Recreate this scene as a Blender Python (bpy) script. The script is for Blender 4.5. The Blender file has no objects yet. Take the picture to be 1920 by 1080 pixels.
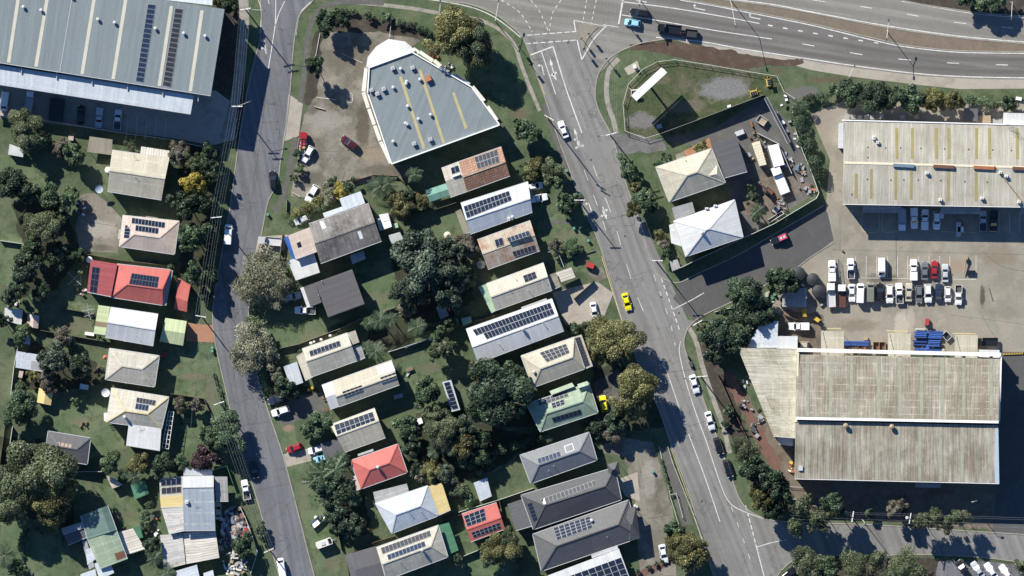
import bpy, math, random
import numpy as np
from mathutils import Vector
random.seed(7)
SC = bpy.context.scene
COL = SC.collection
R = math.radians
U = 0.15                                   # one image pixel in metres; layout coordinates are image pixels
def W(x, y, z=0.0): return Vector(((x-960)*U, (540-y)*U, z))

# ---------------------------------------------------------------- camera, sky, sun, exposure
cam = bpy.data.cameras.new('camera'); camo = bpy.data.objects.new('camera', cam); COL.objects.link(camo)
CH = 2400.0
camo.location = (0, 0, CH); cam.sensor_width = 36.0; cam.lens = 36.0*CH/288.0
cam.clip_start = 10.0; cam.clip_end = 9000.0
SC.camera = camo
SUN_EL, SDX, SDY = 32.5, 0.605, -0.796     # shadows run to the south-east
sd = Vector((SDX*math.cos(R(SUN_EL)), SDY*math.cos(R(SUN_EL)), -math.sin(R(SUN_EL))))
sl = bpy.data.lights.new('sun', 'SUN'); sl.energy = 5.0; sl.angle = R(0.5); sl.color = (1.0, 0.945, 0.84)
so = bpy.data.objects.new('sun', sl); COL.objects.link(so); so.location = (-150, 200, 300)
so.rotation_euler = sd.to_track_quat('-Z', 'Y').to_euler()
wd = bpy.data.worlds.new('World'); SC.world = wd; wd.use_nodes = True
wn = wd.node_tree; bg = wn.nodes['Background']
sky = wn.nodes.new('ShaderNodeTexSky'); sky.sky_type = 'NISHITA'; sky.sun_disc = False
sky.sun_elevation = R(SUN_EL); sky.sun_rotation = math.atan2(-SDX, -SDY)
sky.air_density = 1.0; sky.dust_density = 0.0; sky.ozone_density = 9.0
wn.links.new(sky.outputs[0], bg.inputs[0]); bg.inputs[1].default_value = 0.078
SC.view_settings.view_transform = 'Standard'; SC.view_settings.look = 'None'
SC.view_settings.gamma = 1.0; SC.view_settings.exposure = 0.8

# ---------------------------------------------------------------- materials
class NT:
    def __init__(s, name):
        s.m = bpy.data.materials.new(name); s.m.use_nodes = True
        s.t = s.m.node_tree; s.n = s.t.nodes; s.p = s.n['Principled BSDF']
        s.tc = s.n.new('ShaderNodeTexCoord')
    def lk(s, a, b): s.t.links.new(a, b)
    def mapping(s, coord, scale):
        mp = s.n.new('ShaderNodeMapping'); s.lk(s.tc.outputs[coord], mp.inputs[0])
        if not isinstance(scale, (tuple, list)): scale = (scale,)*3
        mp.inputs['Scale'].default_value = scale
        mp.inputs['Location'].default_value = (random.uniform(0, 50), random.uniform(0, 50), random.uniform(0, 50))
        return mp.outputs[0]
    def noise(s, coord, scale, detail=5.0, rough=.6):
        nz = s.n.new('ShaderNodeTexNoise'); nz.inputs['Scale'].default_value = 1.0
        nz.inputs['Detail'].default_value = detail; nz.inputs['Roughness'].default_value = rough
        s.lk(s.mapping(coord, scale), nz.inputs['Vector']); return nz.outputs[0]
    def ramp(s, v, lo, hi, a=0.0, b=1.0):
        mr = s.n.new('ShaderNodeMapRange'); s.lk(v, mr.inputs[0])
        for i, k in enumerate((lo, hi, a, b)): mr.inputs[i+1].default_value = k
        return mr.outputs[0]
    def math(s, op, a, b=None):
        q = s.n.new('ShaderNodeMath'); q.operation = op
        for i, k in enumerate((a, b)):
            if k is None: continue
            if isinstance(k, (int, float)): q.inputs[i].default_value = k
            else: s.lk(k, q.inputs[i])
        return q.outputs[0]
    def mix(s, a, b, f, mode='MIX'):
        q = s.n.new('ShaderNodeMixRGB'); q.blend_type = mode
        for i, k in ((0, f), (1, a), (2, b)):
            if isinstance(k, (int, float)): q.inputs[i].default_value = k
            elif isinstance(k, (tuple, list)): q.inputs[i].default_value = (*k[:3], 1)
            else: s.lk(k, q.inputs[i])
        return q.outputs[0]
    def scale_col(s, c, v):
        q = s.n.new('ShaderNodeVectorMath'); q.operation = 'SCALE'
        if isinstance(c, (tuple, list)): q.inputs[0].default_value = c[:3]
        else: s.lk(c, q.inputs[0])
        s.lk(v, q.inputs['Scale']); return q.outputs[0]
    def done(s, col, rough=.85, metal=0.0, spec=.3, bump=None):
        if isinstance(col, (tuple, list)): s.p.inputs['Base Color'].default_value = (*col[:3], 1)
        else: s.lk(col, s.p.inputs['Base Color'])
        s.p.inputs['Roughness'].default_value = rough; s.p.inputs['Metallic'].default_value = metal
        s.p.inputs['Specular IOR Level'].default_value = spec
        if bump:
            b = s.n.new('ShaderNodeBump'); b.inputs['Strength'].default_value = bump[1]
            b.inputs['Distance'].default_value = bump[2]; s.lk(bump[0], b.inputs['Height']); s.lk(b.outputs[0], s.p.inputs['Normal'])
        return s.m
def surf(name, base, layers=(), grain=.12, gs=2.2, rough=.9, coord='Object', metal=0, spec=.25, bump=0.0, blobs=()):
    """base colour, then noise layers (colour, scale, lo, hi, amount), then fine grain"""
    t = NT(name); c = base
    for (lc, sc, lo, hi, am) in layers:
        c = t.mix(c, lc, t.math('MULTIPLY', t.ramp(t.noise(coord, sc), lo, hi), am))
    for (bx, by, rx, ry, bc, am) in blobs:     # worn, spilt or bare patches with ragged edges
        p = W(bx, by); mpn = t.n.new('ShaderNodeMapping'); mpn.vector_type = 'TEXTURE'; t.lk(t.tc.outputs['Object'], mpn.inputs[0])
        mpn.inputs['Location'].default_value = (p.x, p.y, 0); mpn.inputs['Scale'].default_value = (rx*U, ry*U, 50)
        ln = t.n.new('ShaderNodeVectorMath'); ln.operation = 'LENGTH'; t.lk(mpn.outputs[0], ln.inputs[0])
        q = t.math('ADD', ln.outputs['Value'], t.math('MULTIPLY', t.math('SUBTRACT', t.noise(coord, .45, 6, .7), .5), 1.5))
        c = t.mix(c, bc, t.math('MULTIPLY', t.ramp(q, .65, 1.05, 1, 0), am))
    g = t.noise(coord, gs, 6.0, .75)
    c = t.scale_col(c, t.ramp(g, .25, .75, 1-grain, 1+grain))
    return t.done(c, rough, metal, spec, (g, bump, .1) if bump else None)
def plain(name, col, rough=.6, metal=0.0, spec=.4, grain=.08):
    t = NT(name); g = t.noise('Object', 1.7, 4)
    return t.done(t.scale_col(col, t.ramp(g, .3, .7, 1-grain, 1+grain)), rough, metal, spec)
def roofmat(name, base, stain=(.12, .10, .08), am=.35, lo=.5, hi=.75, sheet=.07, streak=.18, rough=.6, rib=.8, ribdark=.10, patch=None, tile=0.0, gr=.07, lap=0.0):
    """sheet-metal or tile roof; UV is metres along the eave and down the slope"""
    t = NT(name); c = base
    sx = t.n.new('ShaderNodeSeparateXYZ'); t.lk(t.tc.outputs['UV'], sx.inputs[0])
    k = t.math('DIVIDE', sx.outputs[0], rib)
    wn_ = t.n.new('ShaderNodeTexWhiteNoise'); wn_.noise_dimensions = '1D'; t.lk(t.math('FLOOR', k), wn_.inputs['W'])
    c = t.scale_col(c, t.ramp(wn_.outputs[0], 0, 1, 1-sheet, 1+sheet))
    c = t.mix(c, stain, t.math('MULTIPLY', t.ramp(t.noise('UV', .16, 6), lo, hi), am))
    if patch:                                  # (colour, lo, hi, amount, scale) rust or flaked paint
        c = t.mix(c, patch[0], t.math('MULTIPLY', t.ramp(t.noise('UV', patch[4], 8, .7), patch[1], patch[2]), patch[3]))
    c = t.scale_col(c, t.ramp(t.noise('UV', (2.6, .12, 1), 4, .7), .3, .7, 1-streak, 1+streak))
    fr = t.math('FRACT', k)
    c = t.scale_col(c, t.ramp(t.math('ABSOLUTE', t.math('SUBTRACT', fr, .5)), .38, .5, 1.0, 1-ribdark))
    if lap:                                    # sheet ends and screw lines across the slope
        fl = t.math('FRACT', t.math('DIVIDE', sx.outputs[1], lap))
        lf = t.math('MULTIPLY', t.ramp(fl, .0, .16, 1, 0), t.ramp(t.noise('UV', (.5, .3, 1), 3), .4, .62))
        c = t.mix(c, (.62, .6, .5), t.math('MULTIPLY', lf, .55))
    if tile:
        b = t.n.new('ShaderNodeTexBrick'); b.inputs['Scale'].default_value = 1.0
        b.inputs['Brick Width'].default_value = tile; b.inputs['Row Height'].default_value = tile*.95
        b.inputs['Mortar Size'].default_value = tile*.12; b.inputs['Color1'].default_value = (1, 1, 1, 1)
        b.inputs['Color2'].default_value = (.78, .78, .78, 1); b.inputs['Mortar'].default_value = (.38, .38, .38, 1)
        t.lk(t.tc.outputs['UV'], b.inputs['Vector']); c = t.mix(c, b.outputs[0], .8, 'MULTIPLY')
    g = t.noise('UV', (3.2, 2.0, 1), 5, .8); c = t.scale_col(c, t.ramp(g, .3, .7, 1-gr*1.5, 1+gr*1.5))
    return t.done(c, rough, 0.0, .35)

MT = {}
def mp(name, *a, **k): MT[name] = plain(name, *a, **k)
def mr(name, *a, **k): MT[name] = roofmat(name, *a, **k)
def ms(name, *a, **k): MT[name] = surf(name, *a, **k)
mp('white', (.75, .75, .73)); mp('offwhite', (.6, .58, .52)); mp('grey', (.28, .29, .3)); mp('lightgrey', (.45, .46, .47)); mp('darkgrey', (.06, .065, .07))
mp('black', (.018, .018, .02), .4); mp('rubber', (.02, .02, .02), .9); mp('glass', (.012, .016, .022), .08, spec=.8); mp('steel', (.42, .43, .45), .4, .5)
mp('timber', (.19, .14, .09)); mp('palewood', (.33, .26, .18)); mp('timberpole', (.2, .16, .12)); mp('orange', (.30, .115, .05)); mp('rust', (.13, .06, .035)); mp('yellow', (.52, .36, .05))
mp('brightyellow', (.8, .66, .02), .35); mp('red', (.34, .04, .04), .5); mp('blue', (.035, .1, .34), .5); mp('bluedark', (.025, .06, .2), .5); mp('dullblue', (.14, .18, .24)); mp('dullbrown', (.16, .12, .09)); mp('dullred', (.2, .07, .06)); mp('dullwhite', (.38, .37, .34)); mp('green', (.06, .2, .1)); mp('palegreen', (.3, .42, .3)); mp('bingreen', (.09, .28, .2))
mp('cream', (.62, .56, .42)); mp('ventblue', (.13, .19, .25)); mp('wall', (.5, .47, .42)); mp('wallblue', (.35, .42, .48)); mp('wallbrick', (.3, .17, .11)); mp('walldark', (.12, .12, .13)); mp('bronze', (.3, .24, .16)); mp('concretebit', (.42, .39, .34), .9)
mp('cells', (.012, .018, .034), .18, spec=.6, grain=.25); mp('cellsblue', (.02, .034, .066), .2, spec=.6, grain=.25); mp('cellsgrey', (.035, .036, .042), .25, spec=.6, grain=.25); mp('cellframe', (.34, .36, .38), .4); mp('cellframedark', (.1, .105, .115), .4)
mp('headlight', (.7, .7, .68), .1); mp('taillight', (.4, .02, .02), .3); mp('bark', (.12, .09, .065), .9); mp('greybark', (.17, .15, .12), .9); mp('palebark', (.42, .38, .32), .9); mp('tank', (.028, .032, .036), .6); mp('terracotta', (.38, .15, .08), .8)  # tank colour includes the tree shade on the round yard tanks
mp('pink', (.6, .12, .22), .4); mp('fenceg', (.2, .19, .18), .9); mp('fencew', (.6, .59, .56), .7); mp('fenceb', (.13, .095, .07), .9); mp('concretepole', (.5, .48, .44), .9); mp('wire', (.36, .37, .38), .5)
ms('marking', (.58, .575, .545), [((.3, .295, .28), .9, .45, .72, .75)], grain=.2); mp('markingyellow', (.5, .4, .2), .8, grain=.25)

# ---------------------------------------------------------------- mesh helper
class MB:
    def __init__(s): s.v = []; s.f = []; s.mi = []; s.uv = []
    def face(s, pts, mi=0, uv=None):
        b = len(s.v); s.v += [tuple(p) for p in pts]; s.f.append(tuple(range(b, b+len(pts)))); s.mi.append(mi)
        s.uv += list(uv) if uv else [(p[0], p[1]) for p in pts]
    def prism(s, pts, z0, z1, mi=0, bottom=True):
        """plan polygon (Vectors, counter-clockwise or not) from z0 to z1"""
        a = sum(pts[i][0]*pts[(i+1) % len(pts)][1]-pts[(i+1) % len(pts)][0]*pts[i][1] for i in range(len(pts)))
        if a < 0: pts = pts[::-1]
        n = len(pts)
        s.face([(p[0], p[1], z1) for p in pts], mi)
        if bottom: s.face([(p[0], p[1], z0) for p in pts[::-1]], mi)
        for i in range(n):
            p, q = pts[i], pts[(i+1) % n]
            s.face([(p[0], p[1], z0), (q[0], q[1], z0), (q[0], q[1], z1), (p[0], p[1], z1)], mi)
    def box(s, c, sx, sy, sz, rot=0.0, mi=0):
        """centre of base c"""
        ca, sa = math.cos(rot), math.sin(rot)
        pts = [Vector((c[0]+x*ca-y*sa, c[1]+x*sa+y*ca)) for x, y in ((-sx/2, -sy/2), (sx/2, -sy/2), (sx/2, sy/2), (-sx/2, sy/2))]
        s.prism(pts, c[2], c[2]+sz, mi)
    def tube(s, p, q, r0, r1=None, n=6, mi=0, caps=True):
        p, q = Vector(p), Vector(q); r1 = r0 if r1 is None else r1
        d = (q-p); d = d.normalized() if d.length > 1e-6 else Vector((0, 0, 1))
        a = d.orthogonal().normalized(); b = d.cross(a)
        ring = lambda o, r: [o+(a*math.cos(t)+b*math.sin(t))*r for t in [2*math.pi*i/n for i in range(n)]]
        A, B = ring(p, r0), ring(q, r1)
        for i in range(n): s.face([A[i], A[(i+1) % n], B[(i+1) % n], B[i]], mi)
        if caps: s.face(B, mi); s.face(A[::-1], mi)
    def lathe(s, c, prof, n=14, mi=0):
        """prof: (r, z) from bottom to top"""
        rings = [[(c[0]+r*math.cos(2*math.pi*i/n), c[1]+r*math.sin(2*math.pi*i/n), c[2]+z) for i in range(n)] for r, z in prof]
        for A, B in zip(rings, rings[1:]):
            for i in range(n): s.face([A[i], A[(i+1) % n], B[(i+1) % n], B[i]], mi)
        s.face(rings[-1], mi); s.face(rings[0][::-1], mi)
    def bar(s, p, q, w, h, mi=0, up=0.0):
        """flat bar from p to q (3-D), width w, height h standing on the line"""
        p, q = Vector(p), Vector(q); d = Vector((q.x-p.x, q.y-p.y, 0)); d.normalize(); n_ = Vector((-d.y, d.x, 0))*w/2
        z = Vector((0, 0, h)); o = Vector((0, 0, up)); p, q = p+o, q+o
        a, b, c, e = p-n_, q-n_, q+n_, p+n_
        s.face([a+z, b+z, c+z, e+z], mi); s.face([e, c, b, a], mi); s.face([a, b, b+z, a+z], mi)
        s.face([b, c, c+z, b+z], mi); s.face([c, e, e+z, c+z], mi); s.face([e, a, a+z, e+z], mi)
    def build(s, name, mats, parent=None, loc=None, local=False):
        """linked as one mesh object; its vertices are taken in world space unless local"""
        if not isinstance(mats, (list, tuple)): mats = [mats]
        o0 = Vector((0, 0, 0))
        if parent and not local:
            q = parent
            while q: o0 += q.location; q = q.parent
        if loc is not None and not parent: o0 = Vector(loc)
        me = bpy.data.meshes.new(name)
        me.from_pydata([(x-o0.x, y-o0.y, z-o0.z) for x, y, z in s.v] if not local else s.v, [], s.f)
        for m in mats: me.materials.append(MT[m] if isinstance(m, str) else m)
        if len(mats) > 1: me.polygons.foreach_set('material_index', s.mi)
        me.uv_layers.new(name='uv').data.foreach_set('uv', [c for u in s.uv for c in u])
        o = bpy.data.objects.new(name, me); COL.objects.link(o)
        if parent: o.parent = parent
        elif loc is not None: o.location = loc
        return o
def tag(o, label, cat, group=None, kind=None):
    if label: o['label'] = label
    if cat: o['category'] = cat
    if group: o['group'] = group
    if kind: o['kind'] = kind
    return o
def thing(name, label, cat, loc, group=None, rot=0.0):
    o = bpy.data.objects.new(name, None); COL.objects.link(o); o.empty_display_size = .5
    o.location = loc; o.rotation_euler = (0, 0, rot); return tag(o, label, cat, group)
def struct(o): o['kind'] = 'structure'; return o
def spline(pts, n=6):
    """smooth line through plan points"""
    P = [Vector(p) for p in pts]; out = []
    for i in range(len(P)-1):
        a, b, c, d = P[max(i-1, 0)], P[i], P[i+1], P[min(i+2, len(P)-1)]
        for k in range(n):
            t = k/n
            out.append(.5*((2*b)+(c-a)*t+(2*a-5*b+4*c-d)*t*t+(3*b-a-3*c+d)*t**3))
    return out+[P[-1]]
def WP(pts): return [W(*p) for p in pts]
SHN = [0]
def sheet(name, pts, mat, z, kind='structure'):
    SHN[0] += 1; z += .0006*(SHN[0] % 11); mb = MB(); P = WP(pts)
    if mat in ('lawn', 'mulch', 'mulch_shade', 'gravel', 'dirt', 'redsoil', 'redgravel', 'scrub', 'stainedconcrete', 'verge'):
        rg = random.Random(len(pts)*31+int(pts[0][0])); am = {'stainedconcrete': .18, 'verge': .15}.get(mat, .5); Q = []
        for i in range(len(P)):
            p_, q_ = P[i], P[(i+1) % len(P)]; n = max(1, int((q_-p_).length/1.3)); d_ = (q_-p_).normalized(); nn = Vector((-d_.y, d_.x, 0))
            Q += [p_.lerp(q_, k/n)+nn*rg.uniform(-am, am) for k in range(n)]
        P = Q
    a = sum(P[i].x*P[(i+1) % len(P)].y-P[(i+1) % len(P)].x*P[i].y for i in range(len(P)))
    if a < 0: P = P[::-1]
    mb.face([(p.x, p.y, z) for p in P]); o = mb.build(name, mat); o['kind'] = kind; return o
# ---------------------------------------------------------------- builders: roofs and houses
def up(fs): # make a face look upwards
    n = Vector((0, 0, 0))
    for i in range(1, len(fs)-1): n += (fs[i]-fs[0]).cross(fs[i+1]-fs[0])
    return n.z >= 0
class Roof: pass
def add_roof(root, quad, eave, rise, kind, mat, r=.5, s0=.25, s1=.75, name='roof', th=.18, gutter='lightgrey', cap=None, flip=0.0, label=None):
    A, B, C, D = WP(quad)
    AB, AD = (B-A).length, (D-A).length
    P = lambda s, t: A*(1-s)*(1-t)+B*s*(1-t)+C*s*t+D*(1-s)*t
    def h(s, t):
        if kind == 'gable': k = t/r if t <= r else (1-t)/(1-r)
        elif kind == 'gablet': k = s/r if s <= r else (1-s)/(1-r)
        elif kind == 'hip': k = min(t/r, (1-t)/(1-r), s/s0 if s0 > 1e-3 else 9, (1-s)/(1-s1) if s1 < .999 else 9)
        elif kind == 'n': k = 1-t
        elif kind == 's': k = t
        elif kind == 'w': k = 1-s
        elif kind == 'e': k = s
        else: k = 0
        return eave+rise*max(k, 0)
    V = lambda s, t: P(s, t)+Vector((0, 0, h(s, t)))
    ns = 1 # longitudinal u axis
    if kind == 'gable': F = [([(0, 0), (1, 0), (1, r), (0, r)], 0), ([(0, r), (1, r), (1, 1), (0, 1)], 0)]; E = [((0, r), (1, r))]
    elif kind == 'gablet': F = [([(0, 0), (r, 0), (r, 1), (0, 1)], 1), ([(r, 0), (1, 0), (1, 1), (r, 1)], 1)]; E = [((r, 0), (r, 1))]
    elif kind == 'hip':
        F = [([(0, 0), (1, 0), (s1, r), (s0, r)], 0), ([(s0, r), (s1, r), (1, 1), (0, 1)], 0)]
        E = [((s0, r), (s1, r))]
        if s0 > 1e-3: F.append(([(0, 0), (s0, r), (0, 1)], 1)); E += [((0, 0), (s0, r)), ((0, 1), (s0, r))]
        if s1 < .999: F.append(([(1, 0), (1, 1), (s1, r)], 1)); E += [((1, 0), (s1, r)), ((1, 1), (s1, r))]
    else: F = [([(0, 0), (1, 0), (1, 1), (0, 1)], 1 if kind in 'we' else 0)]; E = []
    mb = MB(); cnt = {}; ou, ov = random.uniform(0, 80), random.uniform(0, 80)
    for st, ax in F:
        uv = [(ou+(a*AB if ax == 0 else b*AD), ov+(b*AD if ax == 0 else a*AB)) for a, b in st]
        pts = [V(*q) for q in st]
        if not up(pts): pts, uv, st = pts[::-1], uv[::-1], st[::-1]
        mb.face(pts, 0, uv); mb.face([p-Vector((0, 0, th)) for p in pts[::-1]], 0, uv[::-1])
        for i in range(len(st)):
            e = (st[i], st[(i+1) % len(st)]); cnt[e] = 1
    for (a, b) in cnt:
        if (b, a) not in cnt:
            p, q = V(*a), V(*b); z = Vector((0, 0, th))
            mb.face([p-z, q-z, q, p], 0, [(ou, ov)]*4)
    o = mb.build(name, mat, root)
    if label: o['label'] = label
    if cap and E:
        m2 = MB()
        for a, b in E: m2.bar(V(*a), V(*b), .34, .07, up=-.01)
        m2.build('ridge_cap', cap, o)
    if gutter:
        z = Vector((0, 0, -.14))
        ed = {'gable': [((0, 0), (1, 0)), ((1, 1), (0, 1))], 'gablet': [((0, 1), (0, 0)), ((1, 0), (1, 1))],
              'hip': [((0, 0), (1, 0)), ((1, 0), (1, 1)), ((1, 1), (0, 1)), ((0, 1), (0, 0))]}.get(kind, [((1, 1), (0, 1))])
        c = P(.5, .5)
        for a, b in ed:
            p, q = V(*a), V(*b); mid = (p+q)/2; d = (q-p).normalized(); nn = Vector((-d.y, d.x, 0))
            if nn.dot(mid-c) < 0: nn = -nn
            m3 = MB(); m3.bar(p+nn*.085+z, q+nn*.085+z, .15, .13); m3.build('gutter', gutter, o)
    rf = Roof(); rf.o, rf.root, rf.P, rf.h, rf.V, rf.AB, rf.AD, rf.quad, rf.kind = o, root, P, h, V, AB, AD, quad, kind
    def inv(p):
        s, t = .5, .5
        for _ in range(8):
            e = p-P(s, t); ds = (B-A)*(1-t)+(C-D)*t; dt = (D-A)*(1-s)+(C-B)*s
            det = ds.x*dt.y-ds.y*dt.x
            s += (e.x*dt.y-e.y*dt.x)/det; t += (ds.x*e.y-ds.y*e.x)/det
        return s, t
    rf.inv = inv
    rf.z = lambda x, y: h(*[min(max(q, 0), 1) for q in inv(W(x, y))])
    return rf
def add_walls(rf, mat, over=.45, z0=0.0, openings=True, name='wall'):
    a, b = over/rf.AB, over/rf.AD
    ring = [(a, b), (1-a, b), (1-a, 1-b), (a, 1-b)]
    if rf.kind == 'gable':
        t = .5
        ring = [(a, b), (1-a, b), (1-a, .5), (1-a, 1-b), (a, 1-b), (a, .5)]
    if rf.kind == 'gablet': ring = [(a, b), (.5, b), (1-a, b), (1-a, 1-b), (.5, 1-b), (a, 1-b)]
    mb = MB(); n = len(ring); bot = [rf.P(*q)+Vector((0, 0, z0)) for q in ring]
    top = [rf.P(*q)+Vector((0, 0, rf.h(*q)-.2)) for q in ring]
    for i in range(n):
        j = (i+1) % n; mb.face([bot[j], bot[i], top[i], top[j]])
    w = mb.build(name, mat, rf.root)
    if openings:
        c = rf.P(.5, .5)
        for k, (p, q) in enumerate((((a, b), (1-a, b)), ((1-a, 1-b), (a, 1-b)), ((1-a, b), (1-a, 1-b)))):
            p, q = rf.P(*p), rf.P(*q); d = (q-p); L = d.length; d.normalize(); nn = Vector((-d.y, d.x, 0))
            if nn.dot((p+q)/2-c) < 0: nn = -nn
            z = max(rf.h(.02, .02)-2.2, .6)
            for f in ((.3, .72) if L > 8 else (.5,)):
                m = MB(); pc = p+d*L*f+nn*.03; m.box((pc.x, pc.y, z), 1.5, .1, 1.2, math.atan2(d.y, d.x))
                fr = m.build('window', 'white', rf.root)
                m = MB(); pc = p+d*L*f+nn*.075; m.box((pc.x, pc.y, z+.08), 1.34, .05, 1.04, math.atan2(d.y, d.x)); 
                m.build('pane', 'glass', fr)
            if k == 2:
                m = MB(); pc = p+d*L*.2+nn*.04; m.box((pc.x, pc.y, .02), .95, .1, 2.05, math.atan2(d.y, d.x)); m.build('door', 'timber', rf.root)
    return w
def house(name, label, cat, quad, eave, rise, kind, mat, wall='wall', group='houses in the residential block', over=.45, gutter='lightgrey', cap=None, openings=True, **k):
    c = sum((W(*p) for p in quad), Vector((0, 0, 0)))/4
    root = thing(name, label, cat, c, group); root['hk'] = hk = (1.26 if name == 'house' and eave < 6 else 1.0); eave *= hk
    rf = add_roof(root, quad, eave, rise, kind, mat, gutter=gutter, cap=cap, **k)
    if wall: add_walls(rf, wall, over, openings=openings)
    else: posts(rf)
    return rf
def posts(rf, mat='lightgrey', name='post'):
    for s, t in ((.06, .06), (.94, .06), (.94, .94), (.06, .94)):
        p = rf.P(s, t); m = MB(); m.tube((p.x, p.y, 0), (p.x, p.y, rf.h(s, t)-.15), .06); m.build(name, mat, rf.root)
def wing(rf, quad, eave, rise, kind, mat, name='annexe_roof', wall=None, gutter='lightgrey', **k):
    """a lower roof that belongs to the same house"""
    eave *= rf.root.get('hk', 1)
    w = add_roof(rf.root, quad, eave, rise, kind, mat, name=name, gutter=gutter, **k)
    if wall: add_walls(w, wall, .25, openings=False, name='annexe_wall')
    else: posts(w)
    return w
def shed(name, label, cat, quad, eave, rise, kind, mat, wall='wall', group=None, **k):
    return house(name, label, cat, quad, eave, rise, kind, mat, wall=wall, group=group, over=.12, gutter=None, openings=False, th=.1, **k)
def bil(q, s, t):
    A, B, C, D = [Vector((p[0], p[1])) for p in q]
    return A*(1-s)*(1-t)+B*s*(1-t)+C*s*t+D*(1-s)*t
def panels(rf, quad, nx, ny, frame='cellframe', gap=.03, lift=.1, tilt=0.0, skip=(), mat='cells'):
    if mat == 'cells': mat = random.choice(('cells', 'cells', 'cellsblue', 'cellsgrey'))
    for j in range(ny):
        for i in range(nx):
            if (i, j) in skip: continue
            g1, g2 = gap/nx*.5, gap/ny*.5
            co = [bil(quad, s, t) for s, t in ((i/nx+g1, j/ny+g2), ((i+1)/nx-g1, j/ny+g2), ((i+1)/nx-g1, (j+1)/ny-g2), (i/nx+g1, (j+1)/ny-g2))]
            ts = [j/ny, j/ny, (j+1)/ny, (j+1)/ny]
            T = [W(p.x, p.y, rf.z(p.x, p.y)+lift+tilt*t_) for p, t_ in zip(co, ts)]
            c = sum(T, Vector((0, 0, 0)))/4; wd_ = min((T[1]-T[0]).length, (T[2]-T[1]).length)
            I = [p+(c-p).normalized()*min(.07, wd_*.1) for p in T]; m = MB()
            f = I if up(I) else I[::-1]; m.face(f, 1)
            z = Vector((0, 0, .045))
            for k in range(4):
                l = (k+1) % 4; q = [T[k], T[l], I[l], I[k]]; m.face(q if up(q) else q[::-1], 0)
                m.face([T[l], T[k], T[k]-z, T[l]-z], 0)
            m.build('solar_panel', [frame, mat], rf.root)
def strip(rf, quad, mat, name='skylight', lift=.035, th=.03):
    T = [W(x, y, rf.z(x, y)+lift) for x, y in quad]
    if not up(T): T = T[::-1]
    m = MB(); z = Vector((0, 0, th)); m.face(T)
    for k in range(4): m.face([T[k]-z, T[(k+1) % 4]-z, T[(k+1) % 4], T[k]])
    return m.build(name, mat, rf.root)
def roofbits(rf, items):
    for it in items:
        k, x, y = it[:3]; p = W(x, y); z = rf.z(x, y); m = MB()
        if k == 'whirly':
            m.lathe((p.x, p.y, z-.1), [(.28, 0), (.28, .45), (.44, .55), (.5, .8), (.38, 1.05), (.1, 1.15)], 10); m.build('roof_vent', 'lightgrey', rf.root)
        elif k == 'bigwhirly':
            m.lathe((p.x, p.y, z-.2), [(.5, 0), (.5, .8), (.7, .95), (.75, 1.3), (.55, 1.6), (.15, 1.75)], 12); m.build('roof_vent', 'bronze', rf.root)
        elif k == 'pipe':
            m.tube((p.x, p.y, z-.1), (p.x, p.y, z+.7), .07); m.lathe((p.x, p.y, z+.7), [(.13, 0), (.13, .05), (.02, .14)], 8); m.build('vent_pipe', 'lightgrey', rf.root)
        elif k == 'dot':
            m.lathe((p.x, p.y, z-.05), [(.22, 0), (.22, .1), (.12, .2)], 8); m.build('roof_vent', 'darkgrey', rf.root)
        elif k == 'ac':
            w_, d_, h_, mt = it[3:7]; ro = it[7] if len(it) > 7 else 0
            m.box((p.x, p.y, z+.12), w_, d_, h_, ro)
            for sx in (-.35, .35): m.box((p.x+sx*w_*math.cos(ro), p.y+sx*w_*math.sin(ro), z-.2), .1, d_*.9, .32, ro)
            u = m.build('air_conditioner', mt, rf.root)
            m = MB(); m.lathe((p.x, p.y, z+.12+h_), [(min(w_, d_)*.36, 0), (min(w_, d_)*.36, .05), (.05, .07)], 12); m.build('fan_grille', 'grey', u)
        elif k == 'aerial':
            m.tube((p.x, p.y, z-.05), (p.x, p.y, z+2), .035); m.tube((p.x-.9, p.y, z+1.9), (p.x+.9, p.y+.4, z+1.9), .025)
            for i in range(5): m.tube((p.x-.8+i*.4-.15, p.y-.1+i*.17+.4, z+1.9), (p.x-.8+i*.4+.15, p.y+i*.17-.5, z+1.9), .018)
            m.build('aerial', 'steel', rf.root)

# ---------------------------------------------------------------- builders: plants
def leafmat(name, a, b, c, rough=.6, patch=None):
    t = NT(name); at = t.n.new('ShaderNodeAttribute'); at.attribute_name = 'tint'
    cr = t.n.new('ShaderNodeValToRGB'); t.lk(at.outputs['Fac'], cr.inputs[0])
    e = cr.color_ramp.elements; e[0].position = .08; e[0].color = (*a, 1); e[1].position = .85; e[1].color = (*c, 1)
    m = e.new(.5); m.color = (*b, 1)
    col = cr.outputs[0]
    oi = t.n.new('ShaderNodeObjectInfo')
    col = t.scale_col(col, t.ramp(oi.outputs['Random'], 0, 1, .82, 1.18))
    if patch: col = t.mix(col, patch[0], t.math('MULTIPLY', t.ramp(t.noise('Object', patch[1], 3), .48, .62), patch[2]))
    t.done(col, rough-.1, spec=.4)
    tr = t.n.new('ShaderNodeBsdfTranslucent'); t.lk(col, tr.inputs[0]); mx = t.n.new('ShaderNodeMixShader'); mx.inputs[0].default_value = .22
    t.lk(t.p.outputs[0], mx.inputs[1]); t.lk(tr.outputs[0], mx.inputs[2]); t.lk(mx.outputs[0], t.n['Material Output'].inputs[0])
    MT[name] = t.m
leafmat('leaf_dark', (0.016, 0.030, 0.017), (0.041, 0.071, 0.038), (0.116, 0.168, 0.099))
leafmat('leaf_green', (0.023, 0.044, 0.021), (0.060, 0.101, 0.050), (0.169, 0.239, 0.135))
leafmat('leaf_bright', (0.036, 0.065, 0.026), (0.099, 0.156, 0.071), (0.237, 0.319, 0.180))
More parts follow.
